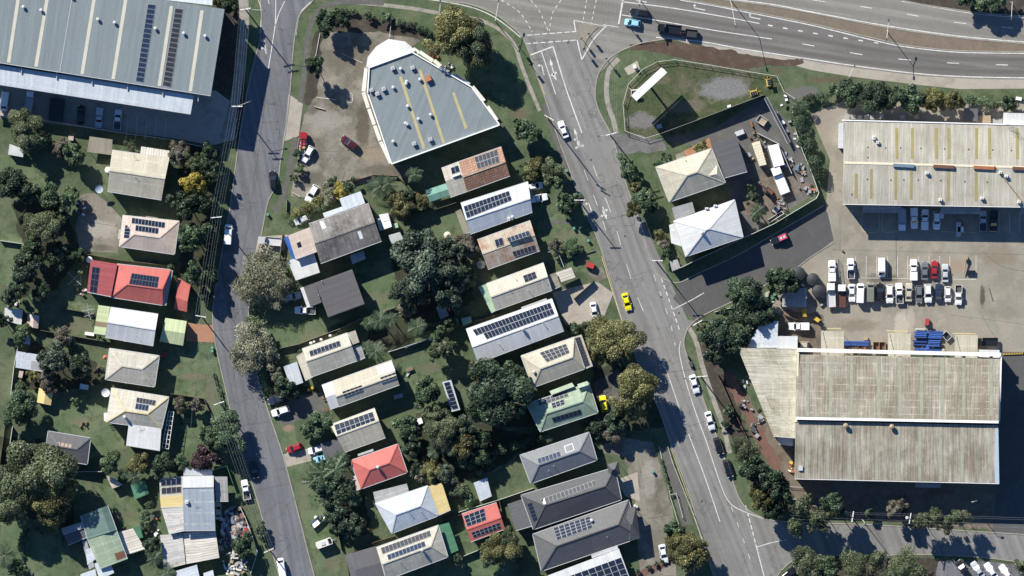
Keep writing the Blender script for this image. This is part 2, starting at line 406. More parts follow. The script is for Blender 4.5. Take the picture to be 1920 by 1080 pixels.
leafmat('leaf_olive', (.050, .052, .018), (.125, .125, .044), (.30, .29, .125))
leafmat('leaf_grey', (0.039, 0.055, 0.026), (0.091, 0.119, 0.059), (0.217, 0.251, 0.142))
leafmat('leaf_blue', (.020, .034, .022), (.052, .080, .050), (.16, .20, .145))
leafmat('leaf_pale', (.09, .092, .052), (.24, .24, .155), (.48, .47, .35), patch=((.085, .10, .052), .5, .8))
leafmat('leaf_yellow', (.13, .11, .015), (.34, .275, .05), (.56, .47, .13))
leafmat('leaf_brown', (0.052, 0.047, 0.032), (0.128, 0.115, 0.085), (0.269, 0.246, 0.196))
leafmat('leaf_purple', (.028, .013, .017), (.065, .032, .042), (.12, .08, .08))
leafmat('leaf_palm', (0.024, 0.046, 0.019), (0.059, 0.095, 0.048), (0.144, 0.179, 0.112), .45)
leafmat('leaf_twocol', (0.023, 0.042, 0.022), (0.060, 0.095, 0.050), (0.153, 0.207, 0.123), patch=((.10, .085, .028), .35, .8))

def leafcloud(rng, centres, radii, n, leaf, flat=1.0, tintc=None):
    """leaf quads on clump surfaces -> verts (n*4,3), tint (n*4)"""
    K = len(centres); wgt = radii**2; pick = rng.choice(K, n, p=wgt/wgt.sum())
    d = rng.normal(size=(n, 3)); d[:, 2] = np.abs(d[:, 2])*.9+d[:, 2]*.25; d /= np.linalg.norm(d, axis=1)[:, None]
    rad = radii[pick]*(1-.5*rng.random(n)**1.6)
    pos = centres[pick]+d*rad[:, None]*np.array([1, 1, .8])
    nrm = d*.75+rng.normal(size=(n, 3))*.55+np.array([0, 0, .25]); nrm /= np.linalg.norm(nrm, axis=1)[:, None]
    t = np.cross(nrm, rng.normal(size=(n, 3))); t /= np.linalg.norm(t, axis=1)[:, None]; b = np.cross(nrm, t)
    sz = leaf*(.55+.75*rng.random(n))[:, None]; t = t*sz*.75; b = b*sz*.5
    v = np.stack([pos-t, pos-b*.9, pos+t, pos+b*.9], 1).reshape(-1, 3)
    tc = rng.random(K) if tintc is None else tintc
    tint = np.clip(.45*tc[pick]+.55*rng.random(n)**1.3, 0, 1)
    return v, np.repeat(tint, 4)
def leafmesh(name, v, tint):
    n = len(v)//4; me = bpy.data.meshes.new(name)
    me.vertices.add(len(v)); me.vertices.foreach_set('co', v.astype(np.float32).ravel())
    me.loops.add(len(v)); me.loops.foreach_set('vertex_index', np.arange(len(v), dtype=np.int32))
    me.polygons.add(n); me.polygons.foreach_set('loop_start', np.arange(0, len(v), 4, dtype=np.int32))
    me.update(calc_edges=True)
    at = me.attributes.new('tint', 'FLOAT', 'POINT'); at.data.foreach_set('value', tint.astype(np.float32))
    me.validate(); return me
def crownmesh(rad, n, seed, leaf, flat=.75, K=None, lo=.35):
    rng = np.random.default_rng(seed); K = K or max(9, int(7+rad*4.2))
    th = rng.random(K)*2*np.pi; el = np.arcsin(rng.uniform(-.25, 1, K))
    lump = 1+.16*np.sin(2*th+rng.random()*6)+.13*np.sin(3*th+rng.random()*6)+.08*np.sin(5*th+rng.random()*6)
    cr = rad*rng.uniform(.17, .34, K)
    rr = (rad*lump-cr)*rng.uniform(.55, 1.0, K)
    c = np.stack([rr*np.cos(el)*np.cos(th), rr*np.cos(el)*np.sin(th), rr*np.sin(el)*flat], 1)
    c = np.vstack([c, [[0, 0, rad*.2*flat]]]); cr = np.append(cr, rad*.5)
    c += rng.normal(size=c.shape)*rad*.04
    v, t = leafcloud(rng, c, cr, n, leaf)
    return leafmesh('crown', v, t)
CR = {'s': (1.8, [crownmesh(1.8, 1700, 10+i, .28) for i in range(4)]),
      'm': (3.6, [crownmesh(3.6, 5400, 20+i, .36) for i in range(5)]),
      'l': (7.0, [crownmesh(7.0, 16000, 30+i, .43) for i in range(5)]),
      'lf': (7.0, [crownmesh(7.0, 30000, 130+i, .29) for i in range(4)]), 'mf': (3.6, [crownmesh(3.6, 9500, 140+i, .25) for i in range(4)]),
      'sp': (6.5, [crownmesh(6.5, 10500, 50+i, .29, K=64) for i in range(3)]),
      'ss': (3.2, [crownmesh(3.2, 3000, 60+i, .25, K=24) for i in range(3)])}
def palmmesh(seed, nf=15, L=3.4, broad=False):
    rng = np.random.default_rng(seed); V = []; T = []
    for f in range(nf):
        a = 2*np.pi*(f+rng.uniform(-.3, .3))/nf*(1 if f < nf else 1); rise = rng.uniform(.15, .8); Lf = L*rng.uniform(.75, 1.1)
        dx, dy = np.cos(a), np.sin(a); tt = rng.random()
        nseg = 16 if not broad else 5
        for i in range(nseg):
            s = (i+.6)/nseg; x = Lf*s; z = rise*Lf*s-1.0*Lf*s*s*(.55+rise*.35)
            p = np.array([dx*x, dy*x, z]); w = (Lf*.26*np.sin(np.pi*min(s*.86+.12, 1))+.05) if not broad else Lf*.17*np.sin(np.pi*min(s*.8+.15, 1))
            hw = Lf/nseg*(.34 if not broad else .56)
            for sd_ in (-1, 1):
                q = p+np.array([-dy*sd_*w+dx*w*.45, dx*sd_*w+dy*w*.45, -w*.35])
                f1 = np.array([dx*hw, dy*hw, 0])
                V += [p-f1, p+f1, q+f1*.45, q-f1*.45]; T += [np.clip(tt*.6+rng.random()*.4, 0, 1)]*4
    return leafmesh('crown', np.array(V), np.array(T))
PALM = [palmmesh(80+i) for i in range(4)]; BANANA = [palmmesh(90+i, 11, 2.6, True) for i in range(3)]
def trunkmesh(h, r, seed, limbs=5, spread=1.2, top=1.6):
    rng = random.Random(seed); m = MB(); p = Vector((0, 0, 0)); rr = r
    for i in range(3):
        q = Vector((rng.uniform(-.08, .08)*h, rng.uniform(-.08, .08)*h, h*(i+1)/3)); m.tube(p, q, rr, rr*.78, 7); p = q; rr *= .78
    for k in range(limbs):
        a = 2*math.pi*k/limbs+rng.uniform(-.4, .4); q = p+Vector((math.cos(a)*spread*.6, math.sin(a)*spread*.6, top*.5)); m.tube(p, q, rr*.7, rr*.4, 5)
        for b in (-.5, .4):
            e = q+Vector((math.cos(a+b)*spread*rng.uniform(.5, .9), math.sin(a+b)*spread*rng.uniform(.5, .9), top*rng.uniform(.3, .7))); m.tube(q, e, rr*.4, rr*.12, 4)
    me = bpy.data.meshes.new('trunk'); me.from_pydata(m.v, [], m.f); return me
TRUNK = [trunkmesh(1.0, .055, i, 7, .75, .8) for i in range(3)]
def slotmat(o, mat):
    if not o.data.materials: o.data.materials.append(MT['bark'])
    o.material_slots[0].link = 'OBJECT'; o.material_slots[0].material = MT[mat]
def tree(x, y, r, h, kind, label, name='tree', group='trees of the neighbourhood', cat='tree', sx=1.0, sy=1.0, rot=None):
    """crown radius r in image pixels, total height h in metres"""
    r *= 1.14; h *= 1.12; rm = r*U; p = W(x, y); rot = random.uniform(0, 6.28) if rot is None else rot
    root = thing(name, label, cat, p, group)
    if kind in ('palm', 'banana'):
        me = random.choice(PALM if kind == 'palm' else BANANA); k = rm/(3.9 if kind == 'palm' else 2.8)
        c = bpy.data.objects.new('crown', me); c.location = (0, 0, h-.5); c.scale = (k, k, k); c.rotation_euler = (0, 0, rot); slotmat(c, 'leaf_palm')
        m = MB(); m.tube((p.x, p.y, 0), (p.x, p.y, h-.4), .2, .12, 7); m.build('trunk', 'palebark', root)
    else:
        sparse = kind == 'pale' or kind == 'bare'
        cl = ('sp' if rm > 4 else 'ss') if sparse else ('s' if rm < 2.4 else ('m' if rm < 5 else 'l')+('f' if kind in ('grey', 'olive', 'bright', 'yellow', 'twocol', 'brown') else ''))
        R0, L = CR[cl]; k = rm/R0*1.10; me = random.choice(L); c = bpy.data.objects.new('crown', me)
        zs = min(1.45, max(.45, .43*h/(.8*rm)))
        c.location = (0, 0, max(h-k*R0*.8*zs, .1)); c.scale = (k*sx, k*sy, k*zs); c.rotation_euler = (0, 0, rot)
        slotmat(c, 'leaf_'+('grey' if kind == 'bare' else kind))
        t = bpy.data.objects.new('trunk', random.choice(TRUNK)); ht = max(h-k*R0*.9*zs, .35*h); t.scale = (max(rm*.9, .8), max(rm*.9, .8), ht)
        COL.objects.link(t); t.parent = root; slotmat(t, 'greybark' if sparse else 'bark')
        if sparse: t.scale = (rm*.8, rm*.8, h*.5)
    COL.objects.link(c); c.parent = root
    return root
def hedge(pts, w, h, kind, label, name='hedge', group='hedges', dens=95, leaf=.25):
    P = spline([W(*q) for q in pts], 4); rng = np.random.default_rng(len(label)*7+int(pts[0][0])); C = []
    wm = w*U; L = sum((b-a).length for a, b in zip(P, P[1:]))
    for a, b in zip(P, P[1:]):
        n = max(1, int((b-a).length/(wm*.33)))
        for i in range(n):
            q = a.lerp(b, (i+rng.random())/n); C.append([q.x+rng.normal()*wm*.13, q.y+rng.normal()*wm*.13, h*.55+rng.normal()*h*.12])
    C = np.array(C); o = C.mean(0)*np.array([1, 1, 0])
    rad = np.minimum(wm*.5, h*.5)*rng.uniform(.65, 1.1, len(C))
    v, t = leafcloud(rng, C-o, rad, int(L*wm*dens), leaf)
    ob = bpy.data.objects.new(name, leafmesh(name, v, t)); COL.objects.link(ob); ob.location = o
    ob.data.materials.append(MT['leaf_'+kind]); return tag(ob, label, 'hedge', group)

# ---------------------------------------------------------------- builders: vehicles
PAINT = {}
def paint(name, col, rough=.28, metal=0.0):
    t = NT('paint_'+name); g = t.noise('Object', 2.0, 3)
    m = t.done(t.scale_col(col, t.ramp(g, .3, .7, .93, 1.05)), rough, metal, .5); t.p.inputs['Coat Weight'].default_value = .5; t.p.inputs['Coat Roughness'].default_value = .06
    PAINT[name] = m; MT['paint_'+name] = m
for n_, c_ in (('white', (.72, .73, .74)), ('silver', (.42, .44, .46)), ('grey', (.13, .14, .15)), ('black', (.012, .013, .015)), ('navy', (.02, .03, .06)), ('red', (.30, .02, .025)),
               ('maroon', (.055, .011, .014)), ('yellow', (.8, .68, .01)), ('sky', (.28, .55, .72)), ('champagne', (.42, .39, .31)), ('greygreen', (.16, .17, .14)), ('pink', (.62, .1, .2)), ('brown', (.1, .05, .035)), ('orange', (.6, .2, .03)), ('blue', (.03, .09, .35))):
    paint(n_, c_)
def loft(mb, st, mi=0):
    """st: (x, half width, z low, z shoulder, z top, top inset)"""
    rings = []
    for x, w, zl, zs, zt, ins in st:
        rings.append([(x, -w*.96, zl), (x, -w, (zl+zs)/2), (x, -w*.97, zs), (x, -w+ins, zt), (x, w-ins, zt), (x, w*.97, zs), (x, w, (zl+zs)/2), (x, w*.96, zl)])
    for A, B in zip(rings, rings[1:]):
        for i in range(8): mb.face([A[i], A[(i+1) % 8], B[(i+1) % 8], B[i]], mi)
    mb.face(rings[0], mi); mb.face(rings[-1][::-1], mi)
def wheels(root, xs, w, r=.33):
    for x in xs:
        for s in (-1, 1):
            m = MB(); m.tube((x, s*(w-.2), r), (x, s*(w+.015), r), r, r, 14); o = m.build('wheel', 'rubber', root, local=True)
            m = MB(); m.tube((x, s*(w+.01), r), (x, s*(w+.03), r), r*.6, r*.55, 10); m.build('rim', 'steel', o, local=True)
def q4(mb, a, b, c, d): mb.face([a, b, c, d])
def glasshouse(root, x0, x1, x2, x3, wb, wt, zb, zt, paintname, body):
    """cabin: rear glass foot x0, roof x1..x2, windscreen foot x3"""
    body.face([(x0, wb, zb), (x3, wb, zb), (x2, wt, zt), (x1, wt, zt)]); body.face([(x3, -wb, zb), (x0, -wb, zb), (x1, -wt, zt), (x2, -wt, zt)])
    body.face([(x3, wb, zb), (x3, -wb, zb), (x2, -wt, zt), (x2, wt, zt)]); body.face([(x0, -wb, zb), (x0, wb, zb), (x1, wt, zt), (x1, -wt, zt)])
    c = .06; body.face([(x1, -wt, zt), (x1, wt, zt), (x1+.12, wt-.1, zt+c), (x1+.12, -wt+.1, zt+c)]); body.face([(x2, wt, zt), (x2, -wt, zt), (x2-.12, -wt+.1, zt+c), (x2-.12, wt-.1, zt+c)])
    body.face([(x1, wt, zt), (x2, wt, zt), (x2-.12, wt-.1, zt+c), (x1+.12, wt-.1, zt+c)]); body.face([(x2, -wt, zt), (x1, -wt, zt), (x1+.12, -wt+.1, zt+c), (x2-.12, -wt+.1, zt+c)])
    body.face([(x1+.12, -wt+.1, zt+c), (x1+.12, wt-.1, zt+c), (x2-.12, wt-.1, zt+c), (x2-.12, -wt+.1, zt+c)])
    def pane(name, P, dx, dy, dz):
        P = [Vector(p) for p in P]; cc = sum(P, Vector((0, 0, 0)))/4; m = MB(); m.face([cc+(p-cc)*.9+Vector((dx, dy, dz)) for p in P]); m.build(name, 'glass', root, local=True)
    pane('windscreen', [(x3, wb, zb), (x3, -wb, zb), (x2, -wt, zt), (x2, wt, zt)], .012, 0, .012)
    pane('rear_window', [(x0, -wb, zb), (x0, wb, zb), (x1, wt, zt), (x1, -wt, zt)], -.012, 0, .012)
    for s in (-1, 1): pane('side_window', [(x0+.25*(x1 > x0+.05), s*wb, zb), (x3-.2, s*wb, zb), (x2, s*wt, zt), (x1, s*wt, zt)], 0, s*.012, .008)
def lights(root, xf, xr, w, z):
    for s in (-1, 1):
        m = MB(); m.box((xf-.1, s*(w-.25), z), .28, .32, .14); m.build('headlight', 'headlight', root, local=True)
        m = MB(); m.box((xr+.05, s*(w-.2), z+.08), .16, .26, .2); m.build('taillight', 'taillight', root, local=True)
        
def mirrors(b, x, w, z):
    for s in (-1, 1): b.box((x, s*(w+.1), z), .16, .22, .16)
def car_sedan(root, P):
    b = MB(); L, w = 4.7, .92
    loft(b, [(-2.35, .74, .35, .62, .80, .12), (-2.22, .86, .25, .72, .94, .12), (-1.5, .92, .2, .78, .99, .1), (-.3, .93, .18, .78, .96, .1), (.95, .92, .18, .76, .94, .1), (1.75, .9, .2, .7, .84, .14), (2.2, .82, .25, .6, .72, .16), (2.36, .66, .35, .5, .6, .16)])
    mirrors(b, .75, .92, .9); glasshouse(root, -1.75, -1.05, .25, 1.0, .80, .62, .95, 1.38, P, b)
    b.build('body', P, root, local=True); wheels(root, (-1.4, 1.42), .9); lights(root, 2.3, -2.33, .84, .55)
def car_suv(root, P):
    b = MB()
    loft(b, [(-2.3, .82, .4, .8, 1.0, .08), (-2.2, .9, .3, .85, 1.08, .08), (-1.0, .95, .25, .9, 1.1, .08), (.9, .95, .25, .9, 1.06, .1), (1.7, .93, .28, .86, .99, .14), (2.15, .86, .32, .74, .88, .16), (2.32, .7, .4, .6, .75, .16)])
    mirrors(b, .8, .94, 1.05); glasshouse(root, -2.2, -1.9, .15, .95, .84, .68, 1.07, 1.62, P, b)
    for s in (-1, 1): b.bar((-1.6, s*.56, 1.68), (-.1, s*.56, 1.68), .05, .05)
    b.build('body', P, root, local=True); wheels(root, (-1.38, 1.4), .92, .37); lights(root, 2.25, -2.3, .84, .72)
def car_hatch(root, P):
    b = MB()
    loft(b, [(-2.0, .78, .35, .72, .9, .1), (-1.9, .86, .25, .8, 1.0, .1), (-.8, .9, .2, .82, 1.0, .1), (.9, .89, .2, .8, .96, .1), (1.55, .86, .22, .72, .86, .14), (1.92, .78, .28, .6, .74, .16), (2.05, .62, .36, .5, .62, .16)])
    mirrors(b, .75, .88, .95); glasshouse(root, -1.88, -1.5, .2, 1.0, .78, .62, .98, 1.46, P, b)
    b.build('body', P, root, local=True); wheels(root, (-1.22, 1.25), .87); lights(root, 2.0, -1.98, .8, .58)
def car_van(root, P):
    b = MB()
    loft(b, [(-2.45, .9, .4, 1.7, 1.92, .14), (-2.35, .96, .35, 1.75, 2.0, .16), (.9, .97, .3, 1.75, 2.0, .18), (1.25, .97, .3, 1.62, 1.88, .2), (1.95, .95, .32, 1.05, 1.18, .12), (2.35, .9, .36, .85, .98, .12), (2.5, .78, .42, .65, .8, .14)])
    mirrors(b, 1.55, .98, 1.15)
    b.build('body', P, root, local=True)
    m = MB(); m.face([(1.92, .76, 1.235), (1.92, -.76, 1.235), (1.3, -.7, 1.865), (1.3, .7, 1.865)]); m.build('windscreen', 'glass', root, local=True)
    for s in (-1, 1): m = MB(); m.face([(.55, s*.972, 1.2), (1.5, s*.972, 1.2), (1.25, s*.955, 1.62), (.55, s*.972, 1.66)]); m.build('side_window', 'glass', root, local=True)
    m = MB(); m.face([(-2.47, -.7, 1.2), (-2.47, .7, 1.2), (-2.45, .7, 1.65), (-2.45, -.7, 1.65)]); m.build('rear_window', 'glass', root, local=True)
    wheels(root, (-1.5, 1.55), .93, .35); lights(root, 2.45, -2.46, .86, .8)
def car_ute(root, P):
    """pick-up with an open tub"""
    b = MB()
    loft(b, [(-.55, .92, .4, .95, 1.08, .06), (.2, .94, .35, .95, 1.1, .08), (1.0, .94, .35, .93, 1.08, .1), (2.0, .92, .38, .88, 1.0, .14), (2.45, .86, .42, .76, .9, .16), (2.6, .72, .48, .62, .78, .16)])
    mirrors(b, 1.0, .94, 1.1); glasshouse(root, -.55, -.38, .5, 1.15, .82, .68, 1.08, 1.7, P, b)
    b.build('body', P, root, local=True)
    t = MB()
    for a in ((-1.6, -.89, 2.06, .1), (-1.6, .89, 2.06, .1)): t.box((a[0], a[1], .55), a[2], a[3], .52)
    t.box((-2.6, 0, .55), .08, 1.86, .5); t.box((-.6, 0, .55), .08, 1.7, .5); o = t.build('tray', P, root, local=True)
    m = MB(); m.box((-1.6, 0, .5), 1.9, 1.66, .12); m.build('tray_floor', 'darkgrey', o, local=True)
    wheels(root, (-1.65, 1.6), .9, .38); lights(root, 2.55, -2.6, .82, .75)
def car_utecanopy(root, P):
    car_ute(root, P); b = MB(); b.box((-1.6, 0, 1.08), 2.1, 1.72, .6); b.build('canopy', P, root, local=True)
def car_traytruck(root, P, tray='timber'):
    b = MB(); b.box((1.9, 0, .55), 1.7, 1.9, .8); b.box((1.8, 0, 1.35), 1.4, 1.8, .75); b.build('body', P, root, local=True)
    m = MB(); m.face([(2.52, .8, 1.42), (2.52, -.8, 1.42), (2.51, -.8, 2.0), (2.51, .8, 2.0)]); m.build('windscreen', 'glass', root, local=True)
    t = MB(); t.box((-1.1, 0, .85), 4.0, 2.1, .12)
    for s in (-1, 1): t.box((-1.1, s*1.02, .97), 4.0, .06, .35)
    t.box((-3.07, 0, .97), .06, 2.1, .35); t.box((.88, 0, .97), .06, 2.1, .9); t.build('tray', tray, root, local=True)
    wheels(root, (-1.9, 2.0), .95, .42); lights(root, 2.75, -3.0, .9, .7)
def car_trayute(root, P): car_traytruck(root, P, 'lightgrey')
MK = {'sedan': car_sedan, 'suv': car_suv, 'hatch': car_hatch, 'van': car_van, 'ute': car_ute, 'utecanopy': car_utecanopy, 'traytruck': car_traytruck, 'trayute': car_trayute}
PROTO = {}
def car(kind, x, y, deg, colour, label, group=None, scale=1.0, z=0.0, cat=None, name=None):
    nm, ct = {'sedan': ('car', 'car'), 'hatch': ('car', 'car'), 'suv': ('car', 'car'), 'van': ('van', 'van'), 'ute': ('pickup', 'pickup'), 'utecanopy': ('pickup', 'pickup'), 'traytruck': ('flatbed_truck', 'truck'), 'trayute': ('flatbed_truck', 'truck')}[kind]
    p = W(x, y, z)
    if kind not in PROTO:
        r = thing(nm, label, ct, p, group, R(deg)); MK[kind](r, 'paint_white'); PROTO[kind] = r
        for c in r.children:
            c.material_slots[0].link = 'OBJECT'; c.material_slots[0].material = c.data.materials[0]
    else:
        s = PROTO[kind]; r = s.copy(); COL.objects.link(r); r.location = p; r.rotation_euler = (0, 0, R(deg))
        for ch in list(s.children):
            c = ch.copy(); COL.objects.link(c); c.parent = r
            for g in ch.children: d = g.copy(); COL.objects.link(d); d.parent = c
    r.name = name or nm; r['label'] = label; r['category'] = cat or ct
    if group: r['group'] = group
    elif 'group' in r: del r['group']
    r.scale = (scale*1.1,)*3
    for c in r.children:
        if c.name.split('.')[0] in ('body', 'canopy') or (c.name.split('.')[0] == 'tray' and kind in ('ute', 'utecanopy')):
            c.material_slots[0].material = PAINT[colour]
    return r

# ---------------------------------------------------------------- builders: poles, wires, fences, odds and ends
def powerpole(x, y, h, deg, label, arms=1, lamp=None, trans=False, group='power poles along the streets'):
    p = W(x, y); r = thing('power_pole', label, 'power pole', p, group); m = MB(); m.tube(p, p+Vector((0, 0, h)), .2, .13, 8); m.build('pole', 'timberpole', r)
    d = Vector((math.cos(R(deg)), math.sin(R(deg)), 0))
    for k in range(arms):
        m = MB(); z = h-.35-k*1.3; c = p+Vector((0, 0, z)); m.bar(c-d*1.5+Vector((.17, 0, 0)), c+d*1.5+Vector((.17, 0, 0)), .26, .16); a = m.build('crossarm', 'fencew', r)
        m = MB()
        for f in (-1.4, -.75, .75, 1.4): q = c+d*f+Vector((.17, 0, .16)); m.lathe(q, [(.09, 0), (.11, .12), (.06, .22)], 6)
        m.build('insulators', 'white', a)
    if trans:
        m = MB(); q = p+Vector((-d.y*.6, d.x*.6, h-3)); m.lathe(q, [(.42, 0), (.45, .1), (.45, 1.1), (.3, 1.2)], 10); m.build('transformer', 'lightgrey', r)
    if lamp:
        e = W(*lamp); q = Vector((e.x, e.y, h-1.5)); m = MB(); m.tube(p+Vector((0, 0, h-2)), q, .06, .05); m.build('lamp_arm', 'lightgrey', r)
        m = MB(); m.box((q.x, q.y, q.z-.1), .7, .35, .18, math.atan2(e.y-p.y, e.x-p.x)); m.build('lamp_head', 'darkgrey', r)
    return r
def streetlamp(x, y, h, ax, ay, label, group='street lamps', heads=1):
    p, e = W(x, y), W(ax, ay); r = thing('street_lamp', label, 'street lamp', p, group); m = MB(); m.tube(p, p+Vector((0, 0, h)), .13, .08, 8); m.build('pole', 'lightgrey', r)
    for s in ((1,) if heads == 1 else (1, -1)):
        q = p+(e-p)*s+Vector((0, 0, h+.5)); m = MB(); m.tube(p+Vector((0, 0, h)), q, .09, .07); m.build('lamp_arm', 'offwhite', r)
        m = MB(); m.box((q.x, q.y, q.z-.1), .9, .4, .2, math.atan2(e.y-p.y, e.x-p.x)); m.build('lamp_head', 'darkgrey', r)
    return r
def trafficlight(x, y, deg, label, h=4.0, group='traffic lights at the junction'):
    p = W(x, y); r = thing('traffic_light', label, 'traffic light', p, group); m = MB(); m.tube(p, p+Vector((0, 0, h)), .09, .07, 8); m.build('pole', 'lightgrey', r)
    d = Vector((math.cos(R(deg)), math.sin(R(deg)), 0))
    m = MB(); c = p+d*.3; m.box((c.x, c.y, h-1.4), .3, .7, 1.5, R(deg)); b = m.build('signal_head', 'black', r)
    for i, mt in enumerate(('taillight', 'markingyellow', 'green')):
        m = MB(); q = c+d*.16+Vector((0, 0, h-1.15+.42*(2-i))); m.tube(q, q+d*.05, .13, .13, 10); m.build('lamp', mt, b)
    return r
def wires(pts, label, offs=(-1.2, -.75, .75, 1.2), r=.013, sag=.5, group='overhead power lines'):
    """pts: (x, y, z); parallel cables on the crossarms"""
    m = MB(); P = [W(*q) for q in pts]; o = P[0].copy(); o.z = 0
    for a, b in zip(P, P[1:]):
        d = (b-a); n_ = Vector((-d.y, d.x, 0)).normalized()
        for f in offs:
            last = None
            for k in range(9):
                t = k/8; q = a.lerp(b, t)+n_*f+Vector((0, 0, -sag*4*t*(1-t)))
                if last: m.tube(last, q, r, r, 4, caps=False)
                last = q
    ob = m.build('power_line', 'wire', None, o); return tag(ob, label, 'power line', group)
def fence(pts, h, mat, label, w=.05, group='garden fences', name='fence', post=True):
    P = WP(pts); m = MB(); o = P[0].copy()
    r = thing(name, label, 'fence', o, group)
    for a, b in zip(P, P[1:]):
        if 'rail' in label or 'lot fence' in label:
            m.bar(a, b, .09, .09, up=h-.06); m.bar(a, b, .05, .06, up=h*.5)
            k = int((b-a).length/2.4)
            for i in range(1, k): q = a.lerp(b, i/k); m.box(q, .07, .07, h-.02)
        else: m.bar(a, b, w, h-.08, up=.02); m.bar(a, b, w+.07, .07, up=h-.06)
    m.build('rails' if 'rail' in label or 'lot fence' in label else 'panel', mat, r)
    if post:
        for p in P: m = MB(); m.box(p, .13, .13, h+.08); m.build('post', mat, r)
    return r
def box_thing(name, label, cat, x, y, w, d, h, deg, mat, group=None, lid=None, z=0):
    p = W(x, y, z); m = MB(); m.box(p, w, d, h, R(deg)); 
    if lid: r = thing(name, label, cat, p, group); m.build('body', mat, r); m = MB(); m.box(p+Vector((0, 0, h)), w+.06, d+.06, .07, R(deg)); m.build('lid', lid, r); return r
    return tag(m.build(name, mat, None, p), label, cat, group)
def bin_(x, y, label, body='darkgrey', lid='bingreen', deg=0):
    r = thing('wheelie_bin', label, 'bin', W(x, y), 'wheelie bins', R(deg)); m = MB()
    a, b = .24, .3; m.face([(-a, -a, .08), (a, -a, .08), (b, -b, 1), (-b, -b, 1)]); m.face([(a, -a, .08), (a, a, .08), (b, b, 1), (b, -b, 1)]); m.face([(a, a, .08), (-a, a, .08), (-b, b, 1), (b, b, 1)]); m.face([(-a, a, .08), (-a, -a, .08), (-b, -b, 1), (-b, b, 1)]); m.face([(-a, a, .08), (a, a, .08), (a, -a, .08), (-a, -a, .08)])
    m.build('body', body, r, local=True); m = MB(); m.box((0, 0, 1), .66, .7, .08); m.build('lid', lid, r, local=True)
    for s in (-1, 1): m = MB(); m.tube((-.26, s*.22, .1), (-.26, s*.3, .1), .1, .1, 8); m.build('wheel', 'rubber', r, local=True)
    return r
def tankthing(x, y, r_, h, mat, label, group=None, name='water_tank', cat='water tank'):
    p = W(x, y); r = thing(name, label, cat, p, group); rm = r_*U
    m = MB(); m.lathe(p, [(rm, 0), (rm, h), (rm*.97, h+.05)], 24); m.build('tank', mat, r)
    m = MB(); m.lathe(p+Vector((0, 0, h+.05)), [(rm*.97, 0), (rm*.5, .28), (rm*.16, .4)], 24); o = m.build('roof', mat, r)
    m = MB(); m.lathe(p+Vector((rm*.4, 0, h+.2)), [(.25, 0), (.25, .18), (.2, .22)], 12); m.build('hatch', mat, o); return r
def dish(x, y, r_, z, label, mat='white'):
    p = W(x, y); r = thing('satellite_dish', label, 'satellite dish', p); rm = r_*U; m = MB()
    m.tube(p, p+Vector((0, 0, z)), .05); m.build('pole', 'steel', r); m = MB(); rings = []
    for f in (0.05, .4, .7, 1): rings.append([(p.x+rm*f*math.cos(a), p.y+rm*f*math.sin(a)+f*f*0, z+.3*f*f+rm*f*math.sin(a)*.25) for a in [2*math.pi*i/20 for i in range(20)]])
    for A, B in zip(rings, rings[1:]):
        for i in range(20): m.face([A[i], A[(i+1) % 20], B[(i+1) % 20], B[i]])
    m.face(rings[0]); m.build('reflector', mat, r)
    m = MB(); m.tube(p+Vector((0, 0, z)), p+Vector((0, rm*.1, z+rm*.7)), .03); m.build('feed_horn', 'steel', r); return r
def umbrella(x, y, r_, mat, label):
    p = W(x, y); r = thing('patio_umbrella', label, 'umbrella', p, 'patio umbrellas'); rm = r_*U; m = MB(); n = 8
    for i in range(n):
        a, b = 2*math.pi*i/n, 2*math.pi*(i+1)/n
        m.face([(p.x, p.y, 2.7), (p.x+rm*math.cos(a), p.y+rm*math.sin(a), 2.15), (p.x+rm*math.cos(b), p.y+rm*math.sin(b), 2.15)])
    m.build('canopy', mat, r); m = MB(); m.tube(p, p+Vector((0, 0, 2.7)), .03); m.build('pole', 'timber', r)
    m = MB()
    for i in range(n): a = 2*math.pi*i/n; m.tube((p.x, p.y, 2.71), (p.x+rm*math.cos(a), p.y+rm*math.sin(a), 2.16), .03, .03, 4)
    m.build('ribs', 'timber', r); return r
def hoist(x, y, label, L=1.9):
    p = W(x, y); r = thing('rotary_clothesline', label, 'clothesline', p, 'rotary clotheslines'); m = MB(); m.tube(p, p+Vector((0, 0, 1.9)), .05); m.build('pole', 'steel', r); m = MB()
    a0 = random.random(); E = [p+Vector((L*math.cos(a0+i*math.pi/2), L*math.sin(a0+i*math.pi/2), 2.2)) for i in range(4)]
    for e in E: m.tube(p+Vector((0, 0, 1.85)), e, .05)
    m.build('arms', 'lightgrey', r); m = MB()
    for f in (.45, .7, 1):
        for i in range(4): a = p+Vector((0, 0, 1.85)); m.tube(a.lerp(E[i], f), a.lerp(E[(i+1) % 4], f), .014, .014, 4, caps=False)
    m.build('lines', 'wire', r); return r
def clutter(x, y, n, rad, label, mats, seed=0, name='junk_pile', cat='junk pile', smax=1.0, ey=1.0):
    rng = random.Random(seed); p = W(x, y); names = list(mats); r = thing(name, label, cat, p)
    for i in range(n):
        a, d = rng.random()*6.28, rad*math.sqrt(rng.random()); m = MB()
        m.box((p.x+d*math.cos(a), p.y+d*math.sin(a)*ey, 0), rng.uniform(.25, smax), rng.uniform(.2, smax*.8), rng.uniform(.2, .9), rng.random()*3)
        m.build('piece', names[rng.randrange(len(names))], r)
    return r
